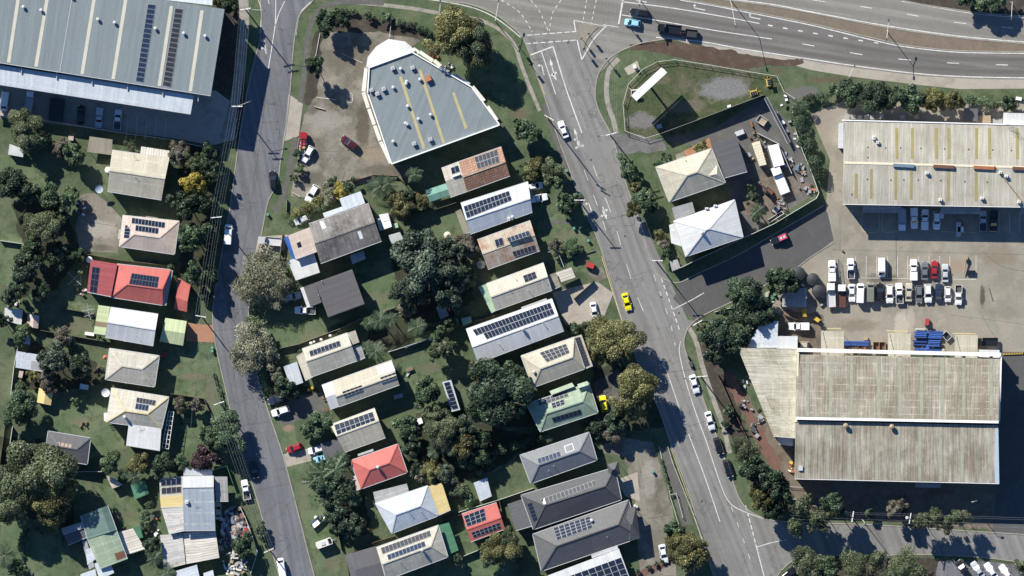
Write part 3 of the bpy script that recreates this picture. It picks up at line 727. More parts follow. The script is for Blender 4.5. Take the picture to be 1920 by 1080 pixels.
# ---------------------------------------------------------------- ground, roads, paving
ms('grass', (.062, .090, .047), [((.112, .130, .076), .13, .42, .64, .8), ((.125, .11, .075), .22, .58, .74, .7), ((.028, .038, .017), .35, .5, .72, .6), ((.10, .092, .055), .9, .58, .78, .5)], grain=.3, gs=1.6, blobs=((362, 706, 34, 7, (.14, .12, .085), .8), (395, 730, 14, 30, (.13, .115, .08), .6), (590, 632, 30, 10, (.15, .135, .09), .5), (150, 790, 26, 8, (.14, .125, .085), .6), (620, 1050, 14, 30, (.13, .12, .08), .6), (541, 803, 13, 7, (.24, .16, .12), .9), (806, 690, 26, 12, (.13, .115, .08), .6), (1060, 440, 30, 10, (.13, .125, .08), .5), (700, 560, 40, 14, (.13, .13, .085), .6), (810, 415, 30, 12, (.12, .12, .075), .5), (235, 965, 30, 8, (.12, .11, .075), .6), (60, 505, 30, 20, (.14, .14, .095), .6), (30, 350, 30, 16, (.12, .125, .08), .6), (570, 930, 10, 50, (.13, .13, .085), .6), (915, 875, 30, 14, (.13, .115, .09), .8), (150, 610, 30, 14, (.13, .12, .08), .6)))
ms('lawn', (.074, .112, .056), [((.122, .146, .083), .16, .40, .62, .85), ((.036, .052, .020), .4, .5, .68, .7), ((.13, .115, .07), .5, .6, .8, .5)], grain=.26, gs=2.0, blobs=((362, 706, 34, 7, (.14, .12, .085), .8), (395, 730, 14, 30, (.13, .115, .08), .6), (590, 632, 30, 10, (.15, .135, .09), .5), (150, 790, 26, 8, (.14, .125, .085), .6), (620, 1050, 14, 30, (.13, .12, .08), .6), (541, 803, 13, 7, (.24, .16, .12), .9), (806, 690, 26, 12, (.13, .115, .08), .6), (1060, 440, 30, 10, (.13, .125, .08), .5), (700, 560, 40, 14, (.13, .13, .085), .6), (810, 415, 30, 12, (.12, .12, .075), .5), (235, 965, 30, 8, (.12, .11, .075), .6), (60, 505, 30, 20, (.14, .14, .095), .6), (30, 350, 30, 16, (.12, .125, .08), .6), (570, 930, 10, 50, (.13, .13, .085), .6), (915, 875, 30, 14, (.13, .115, .09), .8), (150, 610, 30, 14, (.13, .12, .08), .6)))
ms('verge', (.066, .098, .048), [((.114, .132, .075), .22, .42, .64, .85), ((.034, .05, .022), .5, .5, .7, .6), ((.10, .085, .05), .6, .58, .76, .5)], grain=.3, gs=2.2, blobs=((1508, 176, 42, 16, (.12, .118, .115), .9), (1420, 132, 60, 10, (.09, .075, .05), .7), (1560, 150, 60, 8, (.10, .08, .055), .7), (975, 215, 20, 14, (.11, .09, .06), .7), (1165, 262, 20, 12, (.10, .09, .07), .7)))
ms('mulch', (.05, .042, .034), [((.09, .078, .062), .5, .45, .7, .7), ((.03, .035, .02), .3, .5, .7, .6)], grain=.35, gs=2.5)
ms('mulch_shade', (.032, .036, .022), [((.062, .055, .038), .5, .45, .68, .8), ((.04, .055, .024), .3, .5, .7, .7)], grain=.4, gs=2.5)  # dark mulch tone with the shade under trees painted into it
ms('scrub', (.10, .092, .06), [((.052, .072, .030), .2, .38, .54, .95), ((.035, .05, .022), .6, .5, .66, .8), ((.15, .135, .11), .35, .55, .7, .7)], grain=.45, gs=2.6, blobs=((1358, 166, 52, 24, (.165, .165, .165), .95), (1203, 226, 30, 18, (.15, .145, .14), .9), (1285, 200, 40, 14, (.13, .115, .085), .7), (1240, 150, 20, 10, (.12, .10, .07), .7)))
ms('gravel', (.13, .128, .125), [((.2, .19, .18), .5, .45, .7, .6), ((.08, .078, .075), .3, .5, .7, .5)], grain=.3, gs=4)
ms('dirt', (.15, .125, .10), [((.09, .072, .055), .2, .42, .68, .8), ((.22, .19, .155), .6, .5, .75, .6)], grain=.25, gs=2.5)
ms('redsoil', (.078, .053, .040), [((.13, .095, .075), .4, .5, .72, .7), ((.06, .038, .028), .25, .45, .7, .6)], grain=.25, gs=3)
ms('redgravel', (.15, .085, .068), [((.09, .058, .048), .5, .45, .7, .7)], grain=.25, gs=3)  # gravel red darkened to hold the shade lying on the path
ms('median', (.165, .135, .10), [((.12, .096, .07), .3, .45, .7, .6), ((.21, .18, .14), .9, .5, .75, .5)], grain=.22, gs=3)
ms('concrete', (.25, .230, .190), [((.165, .147, .118), .07, .44, .66, .75), ((.33, .30, .24), .25, .5, .75, .6), ((.12, .105, .08), .5, .60, .76, .55), ((.31, .285, .23), .18, .55, .7, .5)], grain=.17, gs=2.6, blobs=((1690, 612, 16, 34, (.40, .36, .30), .8), (1708, 600, 8, 30, (.36, .33, .28), .6), (1655, 522, 34, 12, (.10, .085, .065), .75), (1842, 555, 6, 22, (.06, .052, .04), .85), (1790, 500, 30, 14, (.28, .2, .13), .6), (1540, 240, 26, 50, (.22, .19, .15), .5), (1610, 610, 40, 14, (.15, .125, .09), .6), (1870, 480, 40, 20, (.19, .155, .11), .6), (1500, 480, 40, 20, (.28, .24, .18), .6)))
ms('stainedconcrete', (.208, .19, .16), [((.10, .09, .07), .12, .42, .62, .85), ((.27, .245, .2), .3, .5, .72, .7), ((.08, .075, .06), .6, .56, .74, .6)], grain=.24, gs=2.6, blobs=((680, 240, 14, 50, (.08, .068, .05), .8), (640, 110, 50, 26, (.13, .115, .09), .7), (610, 225, 50, 18, (.27, .25, .215), .6), (700, 290, 30, 18, (.24, .2, .14), .7), (585, 335, 30, 18, (.10, .092, .075), .8), (190, 430, 30, 20, (.32, .3, .27), .7), (190, 465, 24, 8, (.09, .085, .07), .7), (1215, 900, 16, 40, (.28, .265, .23), .6), (1230, 1010, 24, 30, (.12, .11, .09), .7), (720, 320, 50, 12, (.10, .09, .07), .7)))
ms('paleconcrete', (.33, .30, .255), [((.2, .18, .15), .25, .5, .72, .7), ((.4, .37, .32), .7, .5, .75, .4)], grain=.14, gs=2.6)
ms('footpath', (.27, .25, .215), [((.15, .14, .12), .5, .48, .66, .8), ((.35, .33, .29), .9, .5, .75, .5)], grain=.18, gs=3)
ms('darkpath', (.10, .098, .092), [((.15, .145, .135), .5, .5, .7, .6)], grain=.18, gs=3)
ms('kerb', (.29, .27, .23), [((.16, .15, .13), .4, .5, .72, .7)], grain=.15, gs=3)
ms('brick', (.33, .17, .10), [((.24, .12, .075), .5, .45, .7, .6)], grain=.18, gs=4)
def asphalt(name, base, dark, light, a1=.6, crack=.35, streakdir=None, grain=.12):
    t = NT(name); c = base
    c = t.mix(c, dark, t.math('MULTIPLY', t.ramp(t.noise('Object', .06, 5), .42, .68), a1))
    c = t.mix(c, light, t.math('MULTIPLY', t.ramp(t.noise('Object', .35, 6, .7), .5, .75), .55))
    if streakdir is not None:                # wheel tracks worn along the lane direction
        mpn = t.n.new('ShaderNodeMapping'); mpn.vector_type = 'TEXTURE'; t.lk(t.tc.outputs['Object'], mpn.inputs[0]); mpn.inputs['Rotation'].default_value = (0, 0, streakdir); mpn.inputs['Scale'].default_value = (60, 1.6, 1)
        nz = t.n.new('ShaderNodeTexNoise'); nz.inputs['Scale'].default_value = 1; nz.inputs['Detail'].default_value = 4; t.lk(mpn.outputs[0], nz.inputs['Vector'])
        c = t.scale_col(c, t.ramp(nz.outputs[0], .3, .7, .78, 1.2))
    vo = t.n.new('ShaderNodeTexVoronoi'); vo.feature = 'DISTANCE_TO_EDGE'; vo.inputs['Scale'].default_value = 1
    wv = t.n.new('ShaderNodeVectorMath'); wv.operation = 'ADD'; nzz = t.n.new('ShaderNodeTexNoise'); nzz.inputs['Scale'].default_value = .5; t.lk(t.tc.outputs['Object'], nzz.inputs['Vector'])
    sc = t.n.new('ShaderNodeVectorMath'); sc.operation = 'SCALE'; sc.inputs['Scale'].default_value = 3.0; t.lk(nzz.outputs['Color'], sc.inputs[0])
    t.lk(t.tc.outputs['Object'], wv.inputs[0]); t.lk(sc.outputs[0], wv.inputs[1])
    m2 = t.n.new('ShaderNodeMapping'); m2.inputs['Scale'].default_value = (.16, .16, .16); t.lk(wv.outputs[0], m2.inputs[0]); t.lk(m2.outputs[0], vo.inputs['Vector'])
    cf = t.math('MULTIPLY', t.ramp(vo.outputs['Distance'], .0, .028, 1, 0), t.ramp(t.noise('Object', .09, 3), .42, .6))
    c = t.mix(c, (.03, .03, .03), t.math('MULTIPLY', cf, crack))
    g = t.noise('Object', 2.6, 6, .8); c = t.scale_col(c, t.ramp(g, .25, .75, 1-grain, 1+grain))
    MT[name] = t.done(c, .92, spec=.2)
asphalt('road_street', (.140, .143, .155), (.112, .115, .126), (.172, .175, .185), streakdir=R(-80), crack=.5)
asphalt('road_main', (.19, .187, .18), (.14, .138, .132), (.24, .235, .225), streakdir=R(-68), crack=.45)
asphalt('road_dark', (.088, .088, .088), (.065, .065, .067), (.12, .12, .118), crack=.3)
asphalt('road_highway', (.205, .198, .178), (.165, .157, .14), (.245, .235, .212), streakdir=R(-9), crack=.2)
asphalt('road_highway_dark', (.155, .148, .138), (.125, .118, .11), (.19, .18, .168), streakdir=R(-8), crack=.2)
asphalt('road_patch', (.2, .197, .188), (.16, .158, .15), (.24, .235, .225), crack=.3, grain=.08)

g = MB(); g.face([(-420, -330, 0), (420, -330, 0), (420, 330, 0), (-420, 330, 0)]); struct(g.build('ground', 'grass'))
SX = lambda pts, n=5: [((p.x/U)+960, 540-p.y/U) for p in spline([W(*q) for q in pts], n)]
# --- kerb lines (image pixels)
K1L = SX([(484, -40), (490, 20), (488, 70), (478, 110), (464, 170), (448, 265), (431, 390), (415, 480), (401, 560), (399, 605), (405, 650), (421, 722), (436, 785), (455, 850), (477, 920), (500, 1000), (524, 1080), (540, 1130)])
K1R = SX([(612, -40), (586, 2), (562, 28), (553, 66), (548, 115), (543, 180), (534, 250), (525, 310), (520, 345), (503, 377), (492, 430), (484, 470), (474, 530), (467, 572), (467, 612), (482, 700), (503, 772), (530, 852), (556, 950), (580, 1045), (600, 1120)])
K2L = SX([(640, -24), (760, -14), (827, 0), (880, 8), (925, 25), (955, 46), (978, 68), (992, 98), (1008, 146), (1024, 190), (1046, 258), (1068, 318), (1088, 378), (1120, 448), (1143, 520), (1166, 598), (1200, 690), (1236, 770), (1260, 840), (1290, 920), (1318, 1012), (1341, 1080), (1358, 1130)])
K2Ra = SX([(1250, 73), (1205, 80), (1165, 95), (1138, 114), (1121, 142), (1116, 175), (1120, 200), (1132, 226), (1150, 262), (1174, 345), (1205, 440), (1226, 504), (1240, 520), (1258, 528), (1276, 529), (1310, 512), (1380, 480), (1450, 440), (1545, 385)])
K2Rb = SX([(1562, 455), (1520, 482), (1480, 512), (1440, 532), (1380, 562), (1325, 588), (1302, 602), (1287, 622), (1283, 650), (1300, 695), (1330, 780), (1368, 885), (1385, 932), (1402, 955), (1424, 968), (1450, 976), (1520, 980), (1640, 984), (1760, 992), (1935, 1003)])
K2Rc = SX([(1935, 1058), (1850, 1046), (1740, 1040), (1620, 1042), (1530, 1040), (1496, 1046), (1472, 1063), (1456, 1085), (1450, 1130)])
HB = SX([(1250, 73), (1315, 84), (1400, 100), (1440, 108), (1520, 131), (1600, 144), (1720, 159), (1800, 167), (1935, 166)])
MB_ = SX([(1275, -2), (1340, 9), (1400, 20), (1520, 44), (1640, 72), (1700, 85), (1800, 95), (1935, 97)])
MT_ = SX([(1345, -2), (1440, 10), (1520, 24), (1660, 51), (1800, 71), (1935, 83)])
HT = SX([(1670, -10), (1700, 2), (1760, 13), (1840, 24), (1935, 31)])
# roads
sheet('left_street', K1L+K1R[::-1], 'road_street', .02)
sheet('highway', [(560, -60), (1700, -60)]+HT+[(1935, 166)]+HB[::-1]+[(1165, 95), (1120, 142), (1060, 200), (1000, 110), (978, 68), (955, 46), (925, 25), (880, 8), (827, 0), (600, -20)], 'road_highway', .014)
sheet('highway_lane', [(1170, -2)]+MB_+[(1935, 146), (1820, 144), (1720, 138), (1600, 123), (1540, 114), (1440, 97), (1315, 78), (1240, 62), (1160, 48)], 'road_highway_dark', .02)
sheet('main_street', [(978, 68), (1092, 78), (1116, 140)]+K2Ra[20:46]+[(1290, 600)]+K2Rb[30:]+[(1935, 1058)]+K2Rc[1:]+[(1450, 1130), (1358, 1130)]+[q for q in K2L[::-1] if q[1] > 68], 'road_main', .026)
sheet('side_road', [(1262, 560), (1276, 531)]+[(1310, 514), (1380, 482), (1450, 442), (1545, 387), (1552, 400), (1563, 450), (1520, 482), (1480, 512), (1440, 532), (1380, 562), (1325, 588), (1302, 600)], 'road_dark', .034)
sheet('bottom_road', [(1445, 978), (1520, 983), (1640, 987), (1760, 995), (1935, 1006), (1935, 1056), (1850, 1044), (1740, 1038), (1620, 1040), (1530, 1038), (1490, 1046), (1420, 1020)], 'road_main', .034)
for q in ([(1040, 190), (1062, 262), (1090, 255), (1068, 190)], [(1085, 272), (1150, 262), (1172, 340), (1135, 352), (1110, 330)]): sheet('road_repair', q, 'road_patch', .034)
sheet('road_repair', [(1000, 88), (1040, 86), (1100, 300), (1130, 395), (1112, 400), (1062, 270)], 'road_main', .033)
sheet('median_strip', MT_+MB_[::-1], 'median', .05)
sheet('highway_shoulder', [(1240, 66), (1315, 82), (1440, 101), (1540, 118), (1600, 127), (1720, 142), (1820, 148), (1935, 150), (1935, 166), (1800, 167), (1720, 159), (1600, 144), (1520, 131), (1440, 108), (1315, 90)], 'paleconcrete', .021)
# kerbs as real steps
def kerb(pts, name='kerb', w=.28, h=.13):
    P = WP(pts); m = MB()
    for a, b in zip(P, P[1:]): m.bar(a, b, w, h)
    return struct(m.build(name, 'kerb'))
for k in (K1L, K1R, K2L, K2Ra, K2Rb, K2Rc, MB_, MT_, HT): kerb(k)
# far soil north of the highway, soil spilt on the verge
sheet('soil_bank', [(1690, -60)]+HT[4:]+[(1935, -60)], 'mulch', .016)
sheet('soil_spill', SX([(1180, 84), (1250, 76), (1310, 86), (1360, 92), (1400, 104), (1470, 112), (1500, 110), (1505, 118), (1470, 124), (1440, 122), (1400, 128), (1350, 122), (1290, 112), (1235, 96), (1190, 96), (1180, 84)], 4), 'redsoil', .028)
# verges and lawns
sheet('verge_lawn', [(600, 0), (640, 2), (760, 12), (880, 10), (955, 46), (978, 68), (992, 98), (1024, 190), (1046, 258), (1080, 340), (1060, 330), (1000, 250), (940, 232), (890, 165), (840, 120), (770, 48), (690, 18), (620, 14)], 'verge', .010)
sheet('verge_lawn', [(586, 4), (562, 28), (553, 66), (543, 180), (560, 190), (572, 190), (584, 90), (600, 40), (630, 22), (610, 8)], 'verge', .011)
sheet('verge_lawn', [(534, 252), (525, 310), (520, 345), (503, 377), (484, 440), (540, 445), (538, 405), (545, 360), (556, 300), (560, 256)], 'verge', .010)
sheet('verge_lawn', [(1250, 76), (1205, 82), (1165, 97), (1138, 116), (1118, 150), (1120, 200), (1150, 262), (1170, 250), (1168, 210), (1176, 165), (1205, 128), (1250, 114), (1300, 114)], 'verge', .010)
sheet('billboard_lot', SX([(1232, 116), (1265, 112), (1330, 122), (1400, 134), (1455, 142), (1465, 172), (1400, 192), (1320, 222), (1250, 245), (1210, 258), (1176, 246), (1168, 215), (1170, 180), (1200, 140), (1232, 116)], 3), 'scrub', .011)
sheet('grass_bank', [(1440, 126), (1520, 133), (1600, 146), (1720, 161), (1935, 168), (1935, 190), (1640, 178), (1560, 168), (1480, 200), (1460, 150)], 'verge', .011)
sheet('side_lawn', [(1155, 280), (1235, 265), (1260, 300), (1232, 320), (1256, 380), (1215, 400), (1180, 350)], 'verge', .010)
sheet('side_lawn', [(1205, 440), (1240, 430), (1262, 500), (1276, 528), (1250, 524), (1228, 505)], 'verge', .010)
for q in ([(0, 290), (30, 292), (90, 340), (75, 400), (0, 330)], [(0, 430), (50, 452), (60, 540), (0, 535)], [(128, 565), (186, 572), (172, 640), (140, 630)], [(330, 650), (400, 650), (440, 790), (405, 800), (320, 760)], [(110, 740), (200, 745), (240, 840), (170, 860), (100, 800)],
          [(170, 905), (260, 930), (285, 1000), (230, 990), (200, 945)], [(0, 960), (110, 980), (130, 1080), (0, 1080)], [(490, 600), (560, 590), (640, 600), (560, 645), (515, 655)], [(660, 510), (735, 480), (745, 580), (700, 600)], [(790, 395), (860, 400), (880, 440), (800, 455)],
          [(1000, 420), (1060, 395), (1120, 470), (1100, 510), (1040, 500)], [(535, 870), (590, 860), (610, 960), (640, 1080), (598, 1080)], [(750, 680), (815, 660), (835, 720), (760, 740)], [(846, 990), (878, 985), (882, 1015), (860, 1020)], [(880, 1050), (935, 1050), (940, 1080), (870, 1080)], [(860, 690), (895, 680), (880, 720), (850, 700)],
          [(505, 780), (545, 770), (560, 830), (528, 850)], [(1040, 470), (1120, 460), (1135, 500), (1060, 505)], [(340, 785), (380, 780), (380, 850), (350, 860)]):
    sheet('lawn', q, 'lawn', .009)
sheet('tree_bed', [(590, 60), (606, 55), (600, 110), (592, 180), (575, 200), (570, 190), (580, 110)], 'mulch', .017)
sheet('garden_bed_and_shade', [(640, 20), (780, 45), (800, 60), (790, 75), (720, 60), (600, 60), (600, 40)], 'mulch', .016)
sheet('side_garden', [(1300, 650), (1330, 640), (1375, 740), (1420, 850), (1500, 960), (1440, 960), (1395, 880), (1350, 770)], 'mulch', .012)
sheet('verge_lawn', [(1287, 622), (1312, 640), (1345, 700), (1385, 790), (1420, 880), (1440, 960), (1404, 955), (1372, 885), (1334, 780), (1304, 695), (1286, 650)], 'verge', .0145)
for q in ([(780, 775), (850, 760), (930, 800), (1010, 820), (930, 880), (860, 910), (780, 900), (760, 840)], [(500, 690), (560, 720), (610, 735), (600, 770), (505, 770)], [(585, 860), (655, 860), (680, 920), (700, 1000), (640, 1010), (620, 950), (580, 910)], [(740, 440), (860, 440), (890, 560), (830, 610), (760, 590), (735, 520)], [(20, 380), (120, 380), (150, 470), (110, 540), (30, 560), (40, 450)], [(335, 270), (410, 280), (400, 400), (385, 560), (340, 540), (335, 380)], [(690, 600), (760, 590), (820, 615), (740, 650), (690, 660)], [(60, 640), (180, 680), (190, 720), (90, 740), (30, 720)], [(885, 690), (980, 690), (1000, 800), (890, 800)], [(1110, 690), (1230, 680), (1250, 800), (1110, 815)], [(0, 820), (130, 830), (140, 990), (0, 1000)]): sheet('garden_bed_and_shade', q, 'mulch_shade', .008)  # mulch sheets that also paint the shade between houses into the ground
# yards and driveways
sheet('warehouse_forecourt', [(-60, 120), (405, 170), (445, 200), (440, 262), (400, 272), (318, 258), (-60, 213)], 'paleconcrete', .010)
sheet('warehouse_side_drive', [(398, -60), (484, -60), (462, 170), (444, 265), (398, 265)], 'mulch', .006)
sheet('roadside_grass', [(460, -20), (484, -20), (488, 60), (462, 170), (456, 100)], 'verge', .012)
sheet('triangle_forecourt', [(600, 60), (720, 60), (790, 75), (700, 130), (690, 170), (735, 308), (770, 310), (768, 330), (720, 340), (640, 350), (600, 372), (545, 368), (556, 300), (562, 256), (570, 215), (592, 180)], 'stainedconcrete', .012)
sheet('driveway', [(541, 176), (568, 195), (560, 255), (530, 266), (536, 230)], 'paleconcrete', .030)
sheet('driveway', [(484, 444), (540, 440), (532, 470), (478, 476)], 'paleconcrete', .031)
sheet('driveway', [(150, 365), (180, 362), (228, 408), (222, 475), (150, 470), (143, 430)], 'stainedconcrete', .013)
sheet('driveway', [(350, 605), (399, 610), (401, 642), (350, 640)], 'brick', .013)
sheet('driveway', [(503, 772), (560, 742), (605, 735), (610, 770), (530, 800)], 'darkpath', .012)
sheet('driveway', [(530, 852), (590, 838), (600, 860), (568, 868), (536, 876)], 'paleconcrete', .013)
sheet('driveway', [(1035, 548), (1120, 528), (1150, 550), (1130, 600), (1062, 612)], 'paleconcrete', .013)
sheet('driveway', [(1100, 510), (1128, 500), (1140, 520), (1120, 530)], 'stainedconcrete', .014)
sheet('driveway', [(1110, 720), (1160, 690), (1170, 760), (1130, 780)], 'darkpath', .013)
sheet('shared_driveway', [(1125, 835), (1170, 820), (1225, 830), (1240, 880), (1262, 960), (1268, 1080), (1200, 1080), (1190, 930), (1170, 855), (1130, 850)], 'stainedconcrete', .013)
sheet('patio_paving', [(1155, 900), (1195, 885), (1200, 940), (1172, 930)], 'paleconcrete', .02)
sheet('pedestrian_ramp', [(1236, 840), (1252, 838), (1300, 985), (1280, 985)], 'darkpath', .02)
sheet('yard_concrete', [(1520, 215), (1580, 190), (1935, 190), (1935, 665), (1480, 665), (1490, 600), (1440, 580), (1500, 500), (1563, 450), (1548, 390), (1556, 300)], 'concrete', .012)
sheet('yard_dirt', [(1470, 580), (1545, 590), (1545, 665), (1470, 665), (1455, 620)], 'dirt', .019)
sheet('red_gravel_path', SX([(1352, 700), (1375, 740), (1400, 790), (1420, 840), (1450, 880), (1465, 878), (1440, 830), (1412, 775), (1372, 700), (1352, 700)], 3), 'redgravel', .02)
sheet('dirt_strip', [(1376, 700), (1420, 770), (1490, 825), (1492, 900), (1560, 960), (1500, 960), (1460, 880), (1415, 780)], 'dirt', .016)
sheet('east_drive', [(1870, 660), (1935, 660), (1935, 1006), (1860, 1000), (1870, 900)], 'road_dark', .022)
sheet('shade_yard', [(1490, 895), (1875, 905), (1870, 995), (1700, 984), (1560, 968)], 'dirt', .014)
sheet('depot_yard', [(1236, 262), (1340, 240), (1432, 180), (1480, 230), (1525, 340), (1530, 362), (1392, 450), (1380, 400), (1335, 280)], 'darkpath', .012)
sheet('depot_dirt', [(1400, 330), (1470, 310), (1520, 345), (1440, 410), (1390, 400)], 'dirt', .019)
sheet('brick_patio', [(1270, 290), (1330, 258), (1335, 278), (1290, 295)], 'brick', .019)
sheet('gravel_drive', [(1140, 252), (1175, 250), (1240, 262), (1250, 285), (1180, 285), (1155, 290)], 'gravel', .018)
# footpaths
def ribbon(name, pts, w, mat, z):
    P = spline([W(*q) for q in pts], 5); L, Rr = [], []
    for i, p in enumerate(P):
        d = (P[min(i+1, len(P)-1)]-P[max(i-1, 0)]).normalized(); n_ = Vector((-d.y, d.x, 0))*w*U/2; L.append(p+n_); Rr.append(p-n_)
    m = MB()
    for i in range(len(P)-1): m.face([(q.x, q.y, z) for q in (Rr[i], Rr[i+1], L[i+1], L[i])])
    return struct(m.build(name, mat))
ribbon('footpath', [(720, 5), (640, 4), (602, 16), (582, 48), (575, 90), (570, 140), (563, 192)], 9, 'darkpath', .039)
ribbon('footpath', [(553, 258), (546, 300), (538, 340), (530, 370), (515, 398)], 10, 'darkpath', .036)
ribbon('footpath', [(455, -20), (458, 40), (452, 110), (440, 190), (420, 262)], 18, 'footpath', .036)
ribbon('footpath', [(640, 2), (760, 14), (830, 26), (900, 38), (940, 58), (965, 85), (975, 115), (990, 155), (1012, 208)], 7, 'footpath', .036)
ribbon('footpath', [(1160, 110), (1142, 132), (1137, 165), (1140, 195), (1150, 225), (1156, 250)], 9, 'footpath', .036)
ribbon('footpath', [(1290, 612), (1305, 640), (1318, 690), (1338, 750), (1356, 800), (1368, 850)], 9, 'footpath', .036)
ribbon('footpath', [(1020, 195), (1042, 262), (1064, 325)], 8, 'darkpath', .034)
ribbon('footpath', [(1075, 420), (1050, 415), (1020, 425)], 6, 'darkpath', .034)
asphalt('track_dark', (.135, .13, .12), (.115, .11, .10), (.16, .153, .142), crack=0); asphalt('track_dark2', (.12, .115, .106), (.10, .096, .09), (.145, .138, .128), crack=0)
asphalt('track_upper', (.19, .182, .163), (.16, .152, .136), (.22, .212, .19), crack=0); asphalt('track_pale', (.205, .20, .19), (.165, .162, .153), (.245, .24, .23), crack=.2)
for k, (w_, m_) in enumerate(((11, 'track_dark'), (6, 'track_dark2'))):
    ribbon('wheel_track', [(1235, 58), (1340, 74), (1450, 91), (1540, 105), (1660, 121), (1800, 132), (1930, 136)], w_, m_, .0278+k*.0009); ribbon('wheel_track', [(1200, 20), (1300, 36), (1400, 52), (1540, 76), (1660, 97), (1800, 109), (1930, 112)], w_, m_, .0278+k*.0009)
for p_ in ([(1400, -4), (1540, 14), (1680, 37), (1800, 56), (1930, 70)], [(1560, -4), (1680, 14), (1800, 34), (1930, 47)], [(760, -8), (860, -2), (960, 20), (1060, 28), (1160, 36)]): ribbon('wheel_track', p_, 9, 'track_upper', .0215)
for p_ in ([(1070, 180), (1100, 262), (1134, 350), (1168, 440), (1202, 540), (1240, 650), (1290, 780), (1340, 900), (1388, 1010), (1416, 1090)], [(1086, 180), (1116, 258), (1150, 346), (1184, 436), (1218, 536), (1256, 648), (1304, 776), (1352, 892)]): ribbon('wheel_track', p_, 7, 'track_pale', .0415)
sheet('traffic_island', SX([(1085, 42), (1108, 46), (1122, 50), (1112, 60), (1100, 76), (1092, 96), (1089, 80), (1085, 42)], 3), 'concrete', .14)
# --- painted markings
def marks(name, z, items, mat='marking'):
    m = MB()
    for it in items:
        k = it[0]
        if k == 'line' or k == 'dash':
            P = spline([W(*q) for q in it[1]], 6); w = it[2]; on, off = (it[3], it[4]) if k == 'dash' else (1e9, 0)
            pos = 0; per = on+off; L = 0
            for a, b in zip(P, P[1:]):
                seg = (b-a).length; d = (b-a)/seg; n_ = Vector((-d.y, d.x, 0))*w/2; t = 0
                while t < seg-1e-4:
                    ph = (pos+t) % per; rem = (on-ph) if ph < on else (per-ph); e = min(seg, t+max(rem, 1e-3))
                    if ph < on:
                        p, q = a+d*t, a+d*e; m.face([(v.x, v.y, z) for v in (p-n_, q-n_, q+n_, p+n_)])
                    t = e
                pos += seg
        elif k == 'arrow':     # (x, y, heading, kind, length)
            x, y, deg, kind, L = it[1:]; p = W(x, y); c, s = math.cos(R(deg)), math.sin(R(deg))
            T = lambda a, b: (p.x+a*c-b*s, p.y+a*s+b*c, z)
            if kind == 'ahead' or kind == 'aheadleft' or kind == 'aheadright':
                m.face([T(-L/2, -.12), T(L*.12, -.12), T(L*.12, .12), T(-L/2, .12)]); m.face([T(L*.12, -.45), T(L/2, 0), T(L*.12, .45)])
            if kind in ('left', 'right', 'aheadleft', 'aheadright'):
                q = 1 if 'left' in kind else -1
                if kind in ('left', 'right'): f = [T(-L/2, -.14), T(L*.22, -.14), T(L*.22, .14), T(-L/2, .14)]; m.face(f)
                b0 = L*.22 if kind in ('left', 'right') else -L*.2
                pts = [T(b0-.16, -.12*q), T(b0+.16, -.12*q), T(b0+.2, .6*q), T(b0-.05, .6*q)]; m.face(pts if q > 0 else pts[::-1])
                pts = [T(b0-.4, .55*q), T(b0+.55, .5*q), T(b0+.1, 1.15*q)]; m.face(pts if q > 0 else pts[::-1])
    return struct(m.build(name, mat))
marks('highway_markings', .058, [
    ('line', [(1275, 0), (1340, 11), (1400, 23), (1520, 47), (1640, 76), (1700, 88), (1800, 98), (1935, 100)], .3),
    ('line', [(1345, -4), (1440, 7), (1520, 22), (1660, 48), (1800, 68), (1935, 80)], .3)])
marks('highway_markings', .030, [
    ('line', [(1230, 70), (1315, 78), (1400, 93), (1540, 114), (1600, 123), (1720, 138), (1820, 144), (1935, 146)], .28),
    ('line', [(1165, 3), (1260, 15), (1350, 30), (1424, 44)], .25), ('line', [(1166, 28), (1225, 37), (1340, 57), (1447, 73)], .25),
    ('dash', [(1440, 47), (1530, 63), (1660, 83)], .35, 1.3, 3.0), ('dash', [(1504, 82), (1620, 103), (1700, 112), (1800, 119), (1935, 123)], .25, 3.5, 10.2),
    ('line', [(1168, 0), (1160, 45)], .45), ('line', [(1130, 46), (1160, 51)], .2),
    ('dash', [(1524, 0), (1640, 16), (1720, 30), (1800, 43), (1935, 56)], .22, 3.4, 10.0),
    ('line', [(1690, 2), (1760, 15), (1840, 27), (1935, 34)], .2), ('line', [(760, -6), (827, 2), (885, 14), (925, 31), (957, 54), (976, 70)], .25),
    ('dash', [(940, 0), (975, 24), (998, 60)], .2, .9, .9), ('dash', [(995, 0), (1012, 22), (1028, 58)], .2, .9, .9), ('dash', [(1052, 0), (1036, 25), (1030, 58)], .2, .9, .9),
    ('dash', [(1100, 0), (1092, 44)], .2, .8, .8), ('dash', [(1118, 0), (1108, 46)], .2, .8, .8),
    ('dash', [(988, 66), (1080, 59)], .25, 1.6, .5), ('dash', [(985, 82), (1082, 75)], .25, 1.6, .5), ('line', [(1076, 38), (1138, 50)], .2),
    ('line', [(1135, 50), (1112, 75), (1092, 110)], .3), ('line', [(1082, 75), (1091, 112)], .3), ('line', [(1076, 38), (1079, 58)], .3),
    ('arrow', 1308, 16, 168, 'right', 4.2), ('arrow', 1412, 33, 168, 'right', 4.2), ('arrow', 1200, 2, 172, 'right', 3.8)])
